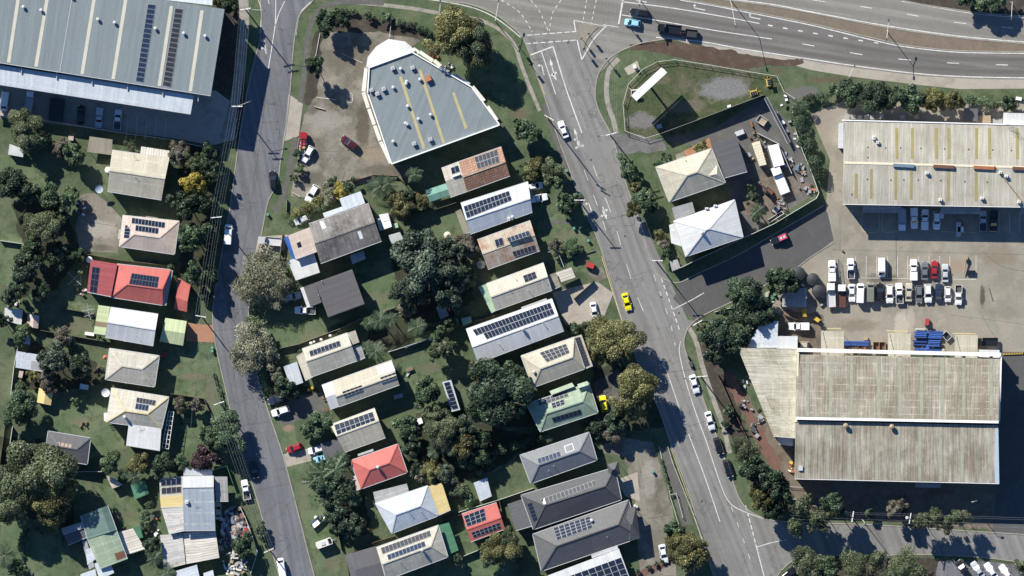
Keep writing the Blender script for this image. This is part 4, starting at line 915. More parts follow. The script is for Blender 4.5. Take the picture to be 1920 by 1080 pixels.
marks('main_street_markings', .044, [
    ('line', [(995, 103), (1037, 87)], .35), ('line', [(1037, 87), (1062, 168), (1091, 249)], .3), ('line', [(1015, 96), (1042, 177)], .22),
    ('arrow', 1035, 125, 104, 'ahead', 4.6), ('arrow', 1041, 143, 104, 'left', 2.2), ('arrow', 1038, 141, 104, 'right', 2.0), ('arrow', 1017, 128, 104, 'left', 4.0),
    ('arrow', 1081, 255, 107, 'aheadleft', 4.6), ('arrow', 1087, 271, 287, 'left', 2.2), ('arrow', 1084, 272, 287, 'right', 2.2), ('arrow', 1106, 387, 110, 'left', 4.2), ('arrow', 1134, 400, 288, 'aheadleft', 4.0), ('arrow', 1132, 400, 288, 'right', 2.0),
    ('dash', [(1095, 318), (1120, 385), (1136, 432)], .14, 3.2, 4.4), ('dash', [(1112, 310), (1150, 412), (1170, 480), (1192, 548), (1216, 606)], .16, 4.2, 5.6),
    ('line', [(1241, 672), (1262, 730), (1278, 780)], .2), ('line', [(1291, 814), (1320, 890), (1350, 978)], .22),
    ('line', [(1276, 640), (1274, 662), (1286, 715), (1305, 775), (1325, 830), (1350, 905), (1364, 937), (1380, 952), (1405, 963), (1432, 973)], .2),
    ('dash', [(1398, 948), (1408, 985), (1418, 1024)], .3, 1.2, .7), ('line', [(1418, 1024), (1426, 1055), (1434, 1085)], .28), ('line', [(1419, 1026), (1445, 1018), (1474, 1012)], .22),
    ('dash', [(1240, 522), (1258, 572), (1274, 618)], .28, 1.2, .8), ('dash', [(1226, 515), (1245, 570), (1258, 610), (1266, 648)], .16, 1.8, 3.2),
    ('dash', [(1371, 950), (1384, 985), (1400, 1030), (1410, 1060)], .16, 1.5, 3.2), ('line', [(1196, 404), (1202, 424)], .2)])
marks('main_street_markings', .046, [('line', [(1128, 480), (1150, 552), (1168, 608)], .18), ('line', [(1256, 836), (1286, 920), (1316, 1012), (1338, 1080)], .14), ('line', [(1000, 120), (1022, 178)], .14)], 'markingyellow')
marks('side_road_markings', .042, [('line', [(1262, 580), (1292, 565), (1320, 549)], .22)])
marks('left_street_markings', .03, [
    ('line', [(517, -10), (517, 20), (516, 45), (511, 80), (503, 130)], .22), ('line', [(534, 2), (523, 25), (516, 48)], .2), ('line', [(485, 0), (490, 25), (487, 62)], .18),
    ('line', [(585, 2), (566, 20), (558, 45), (555, 66)], .2), ('arrow', 496, 86, 97, 'aheadleft', 3.0), ('arrow', 497, 84, 97, 'left', 5.2), ('line', [(500, -10), (505, 8)], .2)])
marks('yard_markings', .02, [('line', [(x, 480), (x, 520)], .12) for x in (1604, 1624, 1644, 1664, 1683, 1702, 1722, 1742, 1762, 1781, 1830)] + [('line', [(x, 400), (x, 437)], .12) for x in (1873, 1893, 1912)] + [('line', [(1615, 521), (1830, 524)], .12)] +
      [('line', [(x, 535), (x, 572)], .1) for x in range(1570, 1800, 19)])
marks('yard_markings', .02, [('line', [(1617, 398), (1617, 432), (1647, 433), (1647, 400)], .14), ('line', [(1655, 398), (1655, 433), (1682, 434)], .14), ('line', [(1765, 434), (1831, 437)], .14), ('line', [(1539, 616), (1577, 616)], .3), ('line', [(1662, 620), (1704, 621)], .3), ('line', [(1786, 625), (1830, 626)], .3)], 'markingyellow')
marks('yard_markings', .02, [('line', [(60+i*18+180, 214+i*2), (56+i*18+180, 262)], .1) for i in range(5)])
marks('forecourt_markings', .024, [('line', [(592, 182), (630, 187)], .14), ('line', [(652, 176), (660, 176), (660, 191), (652, 191), (652, 176)], .12), ('line', [(640, 100), (680, 118)], .1)])
# long expansion joints and tyre marks in the concrete
ms('joint', (.10, .09, .075), grain=.3); ms('seal', (.045, .045, .047), grain=.3)
sq = lambda x, y, w, h, k: ('line', [(x, y), (x+w, y-k), (x+w+h*.3, y+h-k), (x+h*.3, y+h), (x, y)], .09)
marks('road_patch', .0445, [sq(1148, 282, 14, 22, 3), sq(1146, 350, 16, 18, 2), sq(1166, 404, 18, 18, 2), sq(1120, 330, 10, 12, 2), ('line', [(1100, 420), (1180, 402)], .08), ('line', [(1240, 700), (1320, 690)], .07), ('line', [(1290, 800), (1340, 785)], .07), ('line', [(1180, 520), (1212, 510)], .06)]+[('line', [(x-1.6, y), (x+1.6, y)], .5) for x, y in ((1240, 557), (1273, 587), (1172, 443), (1316, 940), (1108, 300), (1065, 80))], 'seal')
marks('road_patch', .0305, [('line', [(500, 150), (492, 230), (470, 380), (455, 470), (441, 560), (440, 610), (452, 700)], .07), ('line', [(486, 300), (470, 400), (452, 500)], .05), ('line', [(470, 700), (500, 820), (530, 920), (560, 1030)], .06), ('line', [(420, 470), (482, 465)], .06), ('line', [(405, 620), (468, 612)], .06), ('line', [(440, 800), (512, 790)], .06), ('line', [(480, 920), (548, 905)], .05), sq(577, 1040, 6, 8, 1), sq(516, 315, 5, 6, 1)], 'seal')
marks('concrete_joint', .0185, [('line', [(1575, 400), (1575, 470)], .1), ('line', [(1680, 440), (1681, 530)], .16), ('line', [(1560, 468), (1935, 478)], .07), ('line', [(1780, 590), (1935, 610)], .08), ('line', [(1840, 470), (1880, 500), (1935, 510)], .12),
      ('line', [(620, 278), (600, 290)], .1), ('line', [(600, 284), (660, 282), (735, 270)], .1), ('line', [(620, 290), (645, 320), (640, 345)], .14), ('line', [(675, 285), (690, 330)], .1), ('line', [(650, 105), (720, 135)], .1), ('line', [(160, 415), (222, 425)], .1), ('line', [(1215, 972), (1260, 965)], .12), ('line', [(1195, 850), (1215, 960)], .08)], 'joint')
marks('concrete_joint', .021, [('line', [(1855, 540), (1862, 565)], .35), ('line', [(1840, 590), (1870, 640)], .1)], 'joint')
# ---------------------------------------------------------------- roofs: materials
mr('r_cream', (.42, .39, .305), am=.3, streak=.1, lap=3.1, gr=.1)
mr('r_cream2', (.45, .42, .35), am=.35, streak=.14, patch=((.36, .24, .14), .62, .75, .5, .4), lap=3.1, gr=.1)
mr('r_creamgrey', (.40, .38, .32), am=.35, streak=.18, lap=3.1, gr=.1)
mr('r_pinkcream', (.48, .40, .34), am=.2, streak=.08, rib=.5, lap=3.1, gr=.1)
mr('r_red', (.30, .07, .075), (.22, .055, .055), .4, streak=.1)
mr('r_redorange', (.43, .118, .10), (.4, .07, .05), .3, streak=.07)
mr('r_white', (.53, .54, .535), am=.18, streak=.09, lap=3.1, gr=.1)
mr('r_whiteblue', (.44, .48, .52), (.25, .27, .28), .35, streak=.1, lap=3.1, gr=.1)
mr('r_bluegrey', (.26, .30, .34), (.2, .21, .22), .35, streak=.1, lap=3.1, gr=.1)
mr('r_greyblue', (.178, .208, .218), (.16, .18, .18), .4, streak=.10, rib=.9, ribdark=.07)
mr('r_grey', (.27, .275, .275), am=.4, streak=.14, lap=3.1, gr=.1)
mr('r_darkgrey', (.10, .10, .108), (.07, .07, .07), .4, streak=.08)
mr('r_brownflat', (.104, .098, .10), (.085, .075, .07), .5, streak=.06)
mr('r_charcoal', (.088, .092, .098), (.06, .06, .062), .3, tile=.42, streak=.05, rib=5, ribdark=0)
mr('r_charcoal2', (.135, .137, .14), (.09, .09, .09), .3, tile=.42, streak=.05, rib=5, ribdark=0)
mr('r_slate', (.17, .18, .192), (.12, .125, .13), .3, streak=.06, rib=.5)
mr('r_asbestos', (.185, .172, .16), (.055, .052, .05), .85, .40, .68, streak=.3, rib=1.1, ribdark=.25, patch=((.33, .31, .28), .5, .72, .6, .7))
mr('r_green', (.235, .30, .215), (.14, .2, .13), .3, streak=.1, lap=3.1, gr=.1)
mr('r_greenblue', (.12, .19, .165), (.08, .11, .1), .6, streak=.15)
mr('r_palegreen', (.40, .46, .27), (.28, .32, .2), .35, streak=.1)
mr('r_darkgreen', (.06, .17, .10), (.05, .10, .07), .4, streak=.1)
mr('r_teal', (.14, .28, .23), (.1, .18, .16), .4, streak=.1)
mr('r_yellow', (.55, .44, .2), (.4, .32, .18), .3, streak=.1)
mr('r_rusttile', (.36, .19, .12), (.2, .1, .06), .5, tile=.75, streak=.2, rib=.75, ribdark=.3, patch=((.50, .40, .31), .5, .68, .6, .9))
mr('r_rustcream', (.37, .33, .265), am=.3, streak=.2, patch=((.27, .13, .075), .46, .62, .85, .35), rib=.9, ribdark=.22)
mr('r_rustwhite', (.45, .44, .42), am=.4, streak=.35, patch=((.28, .16, .10), .56, .7, .8, .35), rib=.7, ribdark=.3)
mr('r_stripes', (.55, .52, .46), (.3, .24, .18), .5, rib=.75, ribdark=.65, streak=.25)
mr('r_brownshed', (.24, .22, .17), (.14, .12, .09), .5, streak=.2)
mr('r_depot', (.40, .378, .315), (.24, .21, .15), .5, .44, .7, sheet=.12, streak=.24, rib=.76, ribdark=.16, gr=.09)
mr('r_works', (.345, .318, .252), (.19, .162, .115), .85, .36, .66, sheet=.16, streak=.42, rib=.76, ribdark=.22, gr=.14, lap=2.0, patch=((.19, .165, .11), .46, .66, .6, .12))
mr('r_works2', (.35, .325, .262), (.185, .158, .118), .88, .33, .6, sheet=.16, streak=.45, rib=.76, ribdark=.22, gr=.12)
mr('r_wing', (.42, .40, .32), (.2, .17, .11), .8, .42, .68, sheet=.1, streak=.35, rib=.76, ribdark=.18, gr=.12, lap=2.2)
ms('strip_cream', (.50, .48, .40), [((.4, .38, .3), .3, .4, .7, .5)], grain=.08)
ms('strip_ochre', (.30, .26, .115), [((.23, .2, .09), .4, .4, .7, .6)], grain=.14)
ms('strip_yellow', (.40, .36, .2), [((.3, .24, .12), .4, .4, .7, .6)], grain=.12)
ms('strip_green', (.30, .31, .245), [((.21, .205, .15), .5, .4, .7, .6)], grain=.14)
G = lambda a, b, c, d: [a, b, c, d]

# ---------------------------------------------------------------- west block houses
h = house('house', 'cream corrugated gable roof house, darker south half, under the warehouse fence', 'house', [(212, 282), (319, 297), (304, 375), (203, 359)], 4.2, 2.1, 'gable', 'r_cream', 'wall', cap='r_cream')
wing(h, [(266, 275), (319, 283), (318, 297), (264, 289)], 3.4, .3, 's', 'r_stripes', 'patio_roof'); roofbits(h, [('pipe', 255, 332), ('aerial', 252, 291)])
h = house('house', 'pinkish cream hip roof house beside concrete yard with panels in two rows', 'house', [(232, 404), (337, 415), (328, 477), (225, 462)], 3.6, 1.5, 'hip', 'r_pinkcream', cap='r_pinkcream', r=.56, s0=.24, s1=.7)
panels(h, [(249, 408), (311, 417), (310, 428), (248, 419)], 10, 1); panels(h, [(256, 422), (299, 428), (298, 439), (255, 433)], 7, 1); panels(h, [(236, 422), (247, 423), (244, 447), (233, 446)], 1, 4)
wing(h, [(275, 405), (297, 408), (296, 413), (274, 410)], 3.3, 0, 'n', 'r_brownshed', 'awning_roof', gutter=None); wing(h, [(224, 430), (232, 431), (231, 449), (222, 448)], 3.1, 0, 'w', 'r_cream', 'awning_roof', gutter=None)
h = house('house', 'long red metal roof house with solar array and grey strip along its eastern end', 'house', [(221, 495), (321, 506), (306, 572), (209, 557)], 4.2, 2.0, 'hip', 'r_redorange', cap='r_redorange', r=.56, s0=.27, s1=.93)
panels(h, [(249, 512), (300, 519), (297, 540), (244, 533)], 9, 2, 'cellframedark')
w_ = wing(h, [(172, 487), (222, 495), (210, 556), (165, 547)], 4.6, .3, 'e', 'r_red', 'annexe_roof', 'wall'); panels(w_, [(175, 500), (189, 502), (183, 550), (170, 547)], 2, 4, 'cellframedark')
wing(h, [(321, 506), (326, 507), (313, 573), (306, 572)], 4.1, 0, 'w', 'r_grey', 'veranda_roof', gutter=None); wing(h, [(262, 501), (281, 504), (322, 510), (322, 507)], 4.0, 0, 'w', 'r_white', 'awning_roof', gutter=None)
shed('carport', 'red gabled carport standing east of the long red roof house', 'carport', [(334, 521), (358, 534), (351, 585), (327, 579)], 2.8, .9, 'hip', 'r_redorange', 'wall', cap=None, r=.62, s0=.05, s1=.95)
h = house('house', 'white and grey gable roof house between pale green annexe and green carport', 'house', [(209, 576), (298, 589), (289, 648), (199, 632)], 4.3, 1.7, 'gable', 'r_white', 'wallblue', cap='r_white'); roofbits(h, [('aerial', 258, 629), ('pipe', 236, 640)])
w_ = wing(h, [(186, 572), (208, 575), (199, 627), (177, 624)], 3.6, .25, 'e', 'r_palegreen', 'annexe_roof'); strip(w_, [(181, 602), (204, 605), (203, 614), (179, 611)], 'timber', 'roof_sheet')
shed('carport', 'pale green gabled carport at the end of the brick driveway', 'carport', [(311, 596), (351, 602), (344, 648), (300, 640)], 3.0, 1.0, 'gable', 'r_palegreen', 'wall')
h = house('house', 'cream grey hip roof house with no solar panels beside the open front lawn', 'house', [(207, 653), (300, 667), (291, 725), (199, 711)], 3.8, 1.7, 'hip', 'r_creamgrey', 'wall', cap='r_cream', s0=.3, s1=.7); roofbits(h, [('aerial', 273, 708), ('pipe', 237, 718)])
h = house('house', 'cream hip roof house with yellow ridge lines and white lattice pergola', 'house', [(211, 727), (318, 744), (304, 804), (201, 791)], 4.2, 1.9, 'hip', 'r_cream2', 'wall', cap='r_yellow', r=.6, s0=.3, s1=.7)
wing(h, [(243, 794), (304, 803), (301, 844), (238, 834)], 4.1, .25, 'n', 'r_white', 'annexe_roof', 'wall'); panels(h, [(258, 744), (294, 750), (292, 760), (257, 754)], 6, 1); panels(h, [(257, 755), (281, 759), (279, 770), (255, 766)], 4, 1); roofbits(h, [('aerial', 251, 785), ('whirly', 236, 781)])
m = MB(); Z = 3.6
for k in range(9): a, b = (317-1.5*k, 771+8.5*k), (327-1.2*k, 772+8.7*k); m.bar(W(*a, Z), W(*b, Z), .12, .12)
for a, b in (((317, 771), (305, 839)), ((327, 772), (317, 842)), ((322, 771), (311, 840))): m.bar(W(*a, Z+.13), W(*b, Z+.13), .12, .1)
m.build('pergola', 'white', h.root)
for a in ((317, 771), (305, 839), (327, 772), (317, 842)): m = MB(); m.tube(W(*a, 0), W(*a, Z), .06); m.build('post', 'white', h.root)
for k in range(8): m = MB(); m.box(W(198+k*.15, 775+k*1.9, .2+.28*k), 1.0, .26, .05); m.build('step', 'white', h.root)
h = house('house', 'charcoal hip roof house with timber skylight row half under the giant tree', 'house', [(92, 808), (171, 821), (165, 870), (85, 857)], 3.4, 1.5, 'hip', 'r_darkgrey', 'walldark', cap='r_darkgrey', s0=.3, s1=.72)
for k in range(4): strip(h, [(110+k*7, 828+k*1.3), (115+k*7, 829+k*1.3), (114+k*7, 836+k*1.3), (109+k*7, 835+k*1.3)], 'palewood', 'skylight')
# green patchwork house, bottom left
h = house('house', 'patchwork house of green, grey and rusty roof sheets at the bottom left', 'house', [(153, 966), (203, 947), (220, 993), (166, 1010)], 4.0, .9, 'gablet', 'r_greenblue', 'wall', r=.78)
w_ = wing(h, [(166, 1011), (220, 994), (240, 1047), (190, 1066)], 3.9, .6, 'gablet', 'r_green', 'roof', 'wall', r=.55); strip(w_, [(216, 1037), (234, 1031), (238, 1043), (221, 1050)], 'rust', 'roof_sheet')
wing(h, [(116, 990), (158, 977), (165, 1006), (129, 1021)], 3.2, .5, 'e', 'r_darkgrey', 'lean_to_roof', 'walldark'); wing(h, [(116, 990), (157, 977), (160, 988), (120, 1001)], 3.75, .1, 'e', 'r_grey', 'lean_to_roof')
wing(h, [(162, 1030), (182, 1022), (187, 1041), (165, 1058)], 3.0, .2, 'e', 'r_whiteblue', 'patio_roof'); wing(h, [(178, 1056), (205, 1046), (215, 1072), (188, 1085)], 3.2, .2, 'e', 'r_whiteblue', 'patio_roof'); wing(h, [(155, 1013), (163, 1010), (178, 1060), (168, 1066)], 2.9, .2, 'e', 'r_grey', 'patio_roof'); wing(h, [(152, 1076), (180, 1066), (184, 1090), (152, 1100)], 3.2, .2, 'e', 'r_whiteblue', 'patio_roof')
shed('carport', 'white striped awning carport beside the green patchwork house', 'carport', [(224, 997), (250, 990), (273, 1029), (235, 1041)], 2.6, .3, 'w', 'r_stripes', None)
shed('shed', 'small bright green and white roofed shed next to the striped awning', 'shed', [(251, 988), (262, 985), (269, 1007), (257, 1011)], 2.2, .2, 'w', 'r_darkgreen', 'wall')
# jumbled house of sheds
h = house('house', 'blue grey metal roof house with white porch, centre of the cluttered yard', 'house', [(344, 913), (402, 912), (405, 993), (346, 994)], 4.2, .5, 'n', 'r_bluegrey', 'wall')
wing(h, [(344, 892), (402, 891), (402, 912), (344, 913)], 4.5, .3, 's', 'r_white', 'porch_roof', 'wall'); wing(h, [(301, 931), (346, 927), (346, 948), (303, 951)], 3.7, .3, 'e', 'r_yellow', 'annexe_roof', 'wall'); wing(h, [(303, 951), (346, 949), (346, 994), (318, 1000)], 3.6, .4, 'e', 'r_rustwhite', 'lean_to_roof', 'wall'); roofbits(h, [('pipe', 352, 938), ('aerial', 360, 936), ('ac', 352, 940, .8, .9, .7, 'white')])
w_ = wing(h, [(300, 897), (344, 892), (344, 926), (301, 930)], 3.4, .1, 'e', 'r_creamgrey', 'deck_roof'); panels(w_, [(303, 899), (341, 895), (341, 908), (303, 911)], 4, 1); panels(w_, [(304, 914), (341, 911), (341, 923), (304, 926)], 4, 1)
wing(h, [(403, 893), (427, 893), (429, 939), (406, 939)], 3.0, .2, 'w', 'r_grey', 'deck_roof'); wing(h, [(345, 877), (398, 880), (399, 890), (345, 890)], 3.2, .2, 'n', 'r_whiteblue', 'awning_roof')
shed('shed', 'rusty white corrugated shed west half of the junk yard pair', 'shed', [(301, 1003), (343, 999), (349, 1057), (308, 1068)], 3.0, .5, 'e', 'r_rustwhite', 'wall')
shed('shed', 'brown and white striped roof shed at the edge of the junk yard', 'shed', [(344, 999), (405, 994), (412, 1045), (350, 1057)], 3.2, .5, 'e', 'r_stripes', 'wall')
shed('shed', 'pale roof shed cut by the bottom edge below the rusty white shed', 'shed', [(330, 1070), (370, 1058), (375, 1082), (330, 1095)], 2.8, .3, 'e', 'r_whiteblue', 'wall'); shed('shed', 'small blue white shed below the striped roof shed at the bottom edge', 'shed', [(382, 1074), (400, 1068), (404, 1090), (384, 1092)], 2.8, .3, 'e', 'r_whiteblue', 'wall')
# sheds on the west side
shed('shed', 'square shed with two dark solar sheets near the left edge', 'shed', [(10, 577), (44, 581), (41, 610), (9, 600)], 2.6, .4, 'n', 'r_white', 'wall')
s_ = bpy.data.objects['shed'] if False else None
shed('shed', 'small pinkish white ridged shed right of the dark solar shed', 'shed', [(53, 588), (75, 592), (72, 616), (51, 612)], 2.3, .6, 'gablet', 'r_pinkcream', 'wall', r=.55)
h = shed('shed', 'bluish white skillion shed with a grey lower panel by the dark trees', 'shed', [(32, 658), (82, 666), (80, 697), (30, 689)], 2.6, .3, 'n', 'r_whiteblue', 'wall'); strip(h, [(60, 676), (81, 680), (80, 695), (59, 691)], 'grey', 'roof_sheet')
shed('shed', 'mustard yellow ridged garden shed below the brownish tree', 'shed', [(74, 727), (101, 732), (96, 760), (70, 754)], 2.3, .6, 'gablet', 'r_yellow', 'wall', r=.5)
shed('shed', 'tiny white roofed shed alone on the dark lawn', 'shed', [(151, 719), (167, 722), (166, 731), (150, 729)], 2.0, .2, 'n', 'r_white', 'wall')
shed('shed', 'tiny pink roofed hut just below the bluish skillion shed', 'shed', [(37, 695), (45, 696), (42, 709), (35, 707)], 2.0, .2, 'n', 'r_pinkcream', 'wall'); shed('shed', 'pale slab roofed hut under the round green tree near the left edge', 'shed', [(40, 625), (58, 626), (57, 646), (38, 643)], 2.0, .2, 'n', 'r_whiteblue', 'wall')
shed('shed', 'whitewashed shed with blue side near the top left lawn', 'shed', [(19, 270), (45, 280), (44, 295), (16, 290)], 2.3, .3, 'n', 'r_white', 'blue')
shed('shed', 'tiny pink roofed garden hut below the white warehouse fence', 'shed', [(129, 255), (139, 256), (138, 264), (129, 263)], 2.0, .2, 'n', 'r_pinkcream', 'wall')
shed('carport', 'flat brown roofed carport west of the cream gable house', 'carport', [(169, 256), (212, 262), (210, 291), (164, 285)], 2.6, .2, 'n', 'r_brownshed', None)
shed('shed', 'terracotta slanted roof lean to on the lawn beside the green shed', 'shed', [(200, 892), (215, 896), (231, 909), (211, 916)], 2.2, .3, 'n', 'r_pinkcream', 'wallbrick')
shed('shed', 'dark green roofed garden shed with a white right edge', 'shed', [(245, 908), (273, 900), (280, 925), (254, 936)], 2.4, .6, 'gablet', 'r_darkgreen', 'wall', r=.75)
# ---------------------------------------------------------------- middle block, west row
h = house('house', 'large old grey fibre cement gable roof with blue white skillion behind', 'house', [(580, 420), (692, 382), (716, 452), (602, 494)], 6.2, 1.4, 'gable', 'r_asbestos', 'wall', cap='r_asbestos', r=.5)
strip(h, [(600, 412+4), (606, 411+3), (613, 427), (606, 430)], 'white', 'skylight'); strip(h, [(671, 435), (677, 433), (682, 447), (676, 449)], 'white', 'skylight')
wing(h, [(637, 373), (677, 359), (685, 381), (645, 395)], 5.6, .3, 's', 'r_whiteblue', 'annexe_roof', 'wallblue'); wing(h, [(606, 400), (644, 387), (647, 394), (609, 408)], 5.4, .2, 's', 'r_whiteblue', 'awning_roof')
w_ = wing(h, [(541, 442), (582, 426), (596, 471), (555, 486)], 5.4, .2, 'e', 'r_pinkcream', 'annexe_roof', 'wall'); strip(w_, [(557, 456), (564, 453), (567, 463), (560, 465)], 'glass', 'skylight')
wing(h, [(540, 489), (589, 473), (600, 510), (555, 525)], 3.6, .2, 'n', 'r_white', 'carport_roof', 'wall'); wing(h, [(656, 479), (682, 470), (686, 484), (661, 494)], 3.0, .2, 'n', 'r_bluegrey', 'patio_roof')
m = MB(); m.face([W(543, 443, 4.6), W(533, 446, 3.2), W(549, 487, 3.2), W(556, 483, 4.7)][::-1]); o = W(544, 465); tag(m.build('tarpaulin', 'blue', None, o), 'bright blue tarpaulin stretched beside the pinkish annexe roof', 'tarpaulin')
h = house('house', 'flat dark brown L shaped roof house with lit white front strip', 'house', [(592, 530), (661, 505), (684, 569), (616, 594)], 5.6, .5, 'w', 'r_brownflat', 'walldark', gutter='darkgrey', openings=False)
wing(h, [(570, 538), (592, 530), (604, 567), (583, 575)], 5.6, 0, 'e', 'r_brownflat', 'roof', 'walldark', gutter=None); wing(h, [(564, 540), (570, 538), (583, 575), (577, 577)], 5.2, 0, 'e', 'r_white', 'fascia_roof', gutter=None); roofbits(h, [('pipe', 604, 527), ('pipe', 599, 553)])
h = house('house', 'beige gable roof house with one row of blue panels and pale shed in front', 'house', [(567, 654), (652, 624), (670, 676), (585, 706)], 4.0, 1.4, 'gable', 'r_creamgrey', 'wall', cap='r_cream', r=.45)
panels(h, [(580, 658), (637, 638), (640, 648), (583, 668)], 8, 1, lift=.2); wing(h, [(652, 624), (667, 619), (674, 640), (659, 646)], 4.0, .3, 'n', 'r_cream', 'annexe_roof', 'wall'); wing(h, [(658, 650), (677, 646), (685, 670), (663, 680)], 3.2, .2, 'n', 'r_grey', 'patio_roof'); wing(h, [(556, 668), (568, 660), (587, 706), (573, 713)], 3.0, .1, 'e', 'r_cream2', 'deck_roof')
for k, (x, y) in enumerate(((588, 640), (602, 636), (619, 629), (583, 643))): tankthing(x, y, 3.2, .8+.1*k, 'offwhite', 'white tub standing along the north wall of the beige gable house', 'white tubs along a wall', 'tub', 'tub')
shed('shed', 'dappled blue white skillion shed in tree shade by the left street', 'shed', [(532, 687), (557, 678), (569, 717), (545, 726)], 2.9, .2, 'n', 'r_whiteblue', 'wall')
h = house('house', 'long cream gable roof with two small solar arrays and whitened east end', 'house', [(623, 715), (735, 675), (749, 721), (636, 762)], 4.0, 1.2, 'gable', 'r_cream', 'wall', cap='r_cream', r=.6)
panels(h, [(642, 734), (679, 721), (681, 731), (646, 744)], 5, 1, lift=.3, tilt=-.1); panels(h, [(713, 707), (742, 697), (745, 708), (716, 718)], 4, 1, lift=.2); wing(h, [(604, 722), (623, 715), (636, 761), (620, 767)], 4.0, .9, 'gable', 'r_white', 'porch_roof', 'wall')
strip(h, [(705, 687), (735, 677), (742, 694), (712, 704)], 'lightgrey', 'roof_sheet')
h = house('house', 'pale green grey gable roof house with sixteen panels beside a black carport', 'house', [(620, 796), (703, 765), (723, 820), (647, 847)], 3.8, 1.5, 'gable', 'r_cream', 'wall', cap='r_cream', r=.42); panels(h, [(627, 796), (699, 771), (706, 792), (634, 818)], 8, 2)
shed('carport', 'black flat carport covering the white cars in the driveway', 'carport', [(601, 832), (637, 820), (647, 848), (610, 862)], 2.7, .1, 'n', 'r_darkgrey', None)
h = house('house', 'bright orange red hip roof house among palms', 'house', [(658, 863), (746, 832), (764, 885), (677, 916)], 3.8, 1.6, 'hip', 'r_redorange', 'wall', cap='r_redorange', s0=.3, s1=.72); roofbits(h, [('whirly', 709, 875)]); wing(h, [(660, 893), (668, 890), (676, 916), (668, 919)], 3.2, .1, 'e', 'r_pinkcream', 'awning_roof'); wing(h, [(671, 851), (700, 841), (701, 845), (672, 855)], 3.3, .1, 'n', 'r_white', 'awning_roof', gutter=None)
h = house('house', 'blue grey hip roof house with cream yellow annexe on its east end', 'house', [(704, 943), (802, 910), (822, 966), (735, 999)], 3.8, 1.7, 'hip', 'r_whiteblue', 'wallblue', cap='r_whiteblue', s0=.25, s1=.74, r=.52); wing(h, [(803, 911), (829, 905), (845, 955), (823, 965)], 3.5, .2, 'w', 'r_yellow', 'annexe_roof', 'wall'); wing(h, [(700, 922), (763, 906), (767, 920), (704, 941)], 3.3, .3, 's', 'r_grey', 'annexe_roof', 'wall'); roofbits(h, [('pipe', 766, 957), ('pipe', 790, 958)])
h = house('house', 'beige hip roof house with two long blue panel rows at the bottom edge', 'house', [(707, 1025), (822, 984), (840, 1043), (725, 1086)], 4.0, 1.8, 'hip', 'r_creamgrey', 'wall', cap='r_cream', r=.52, s0=.02, s1=.8); panels(h, [(714, 1026), (806, 993), (809, 1004), (718, 1038)], 13, 1); panels(h, [(726, 1039), (796, 1013), (799, 1023), (729, 1049)], 10, 1); roofbits(h, [('pipe', 751, 1052), ('whirly', 792, 1030)])
shed('carport', 'dark green roofed carport on the east end of the bottom beige house', 'carport', [(823, 984), (842, 979), (860, 1031), (842, 1039)], 3.0, .2, 'w', 'r_darkgreen', None)
shed('carport', 'dark grey carport at the bottom edge west of the beige hip house', 'carport', [(646, 1040), (706, 1023), (726, 1086), (664, 1100)], 3.0, .5, 'hip', 'r_darkgrey', None, s0=.2, s1=.98)
h = house('house', 'small bright red gable roofed granny flat covered with solar panels', 'house', [(866, 963), (931, 942), (947, 991), (883, 1015)], 3.0, .9, 'gable', 'r_redorange', 'wall', cap='r_redorange', r=.56); panels(h, [(869, 967), (908, 952), (912, 974), (876, 987)], 4, 3, 'cellframe'); panels(h, [(883, 998), (937, 979), (940, 990), (888, 1008)], 7, 2, 'cellframe')
shed('shed', 'two part white and grey slab roof garden shed above the red granny flat', 'shed', [(888, 905), (913, 895), (922, 930), (900, 940)], 2.3, .3, 'n', 'r_whiteblue', 'wall')
# ---------------------------------------------------------------- middle block, east row
h = house('house', 'rusty tiled gable roof house with cream west end and twelve panels', 'house', [(860, 304), (940, 276), (956, 330), (876, 359)], 4.2, 1.5, 'gable', 'r_rusttile', 'wall', cap='r_rustcream', r=.52); panels(h, [(889, 295), (932, 280), (937, 305), (896, 318)], 6, 2)
w_ = wing(h, [(828, 316), (860, 304), (876, 359), (845, 370)], 4.1, .9, 'gable', 'r_creamgrey', 'annexe_roof', 'wall', r=.45); panels(w_, [(845, 315), (859, 310), (863, 322), (848, 328)], 2, 1); m = MB(); q = W(849, 332, w_.z(849, 332)+.35); m.tube(q, q+Vector((2.1, .75, .05)), .3, .3, 12); m.build('water_heater', 'white', h.root)
shed('carport', 'teal green awning carport behind the rusty tiled house', 'carport', [(797, 357), (836, 344), (845, 366), (806, 379)], 2.9, .5, 'gable', 'r_teal', None)
h = house('house', 'white and grey gable roof house with two rows of twelve panels', 'house', [(864, 381), (990, 341), (998, 398), (882, 439)], 4.0, 1.5, 'gable', 'r_whiteblue', 'wall', cap='r_white', r=.55); panels(h, [(869, 387), (954, 358), (960, 376), (876, 410)], 12, 2); wing(h, [(854, 397), (864, 392), (881, 435), (870, 439)], 3.0, .1, 'e', 'r_brownshed', 'lean_to_roof'); wing(h, [(987, 359), (997, 357), (1000, 372), (990, 374)], 3.0, .1, 'w', 'r_grey', 'porch_roof'); roofbits(h, [('ac', 954, 411, .7, .9, .7, 'white'), ('aerial', 946, 404), ('whirly', 961, 407)])
h = house('house', 'rust streaked cream gable roof house with tilted rows of panels', 'house', [(895, 450), (994, 414), (1012, 470), (915, 505)], 3.8, 1.2, 'gable', 'r_rustcream', 'wall', cap='r_cream', r=.48); panels(h, [(927, 450), (941, 445), (945, 459), (931, 464)], 2, 1, lift=.3); panels(h, [(950, 446), (991, 432), (994, 442), (954, 455)], 6, 1, lift=.35, tilt=.6); panels(h, [(960, 472), (1002, 459), (1005, 470), (964, 482)], 6, 1, lift=.2)
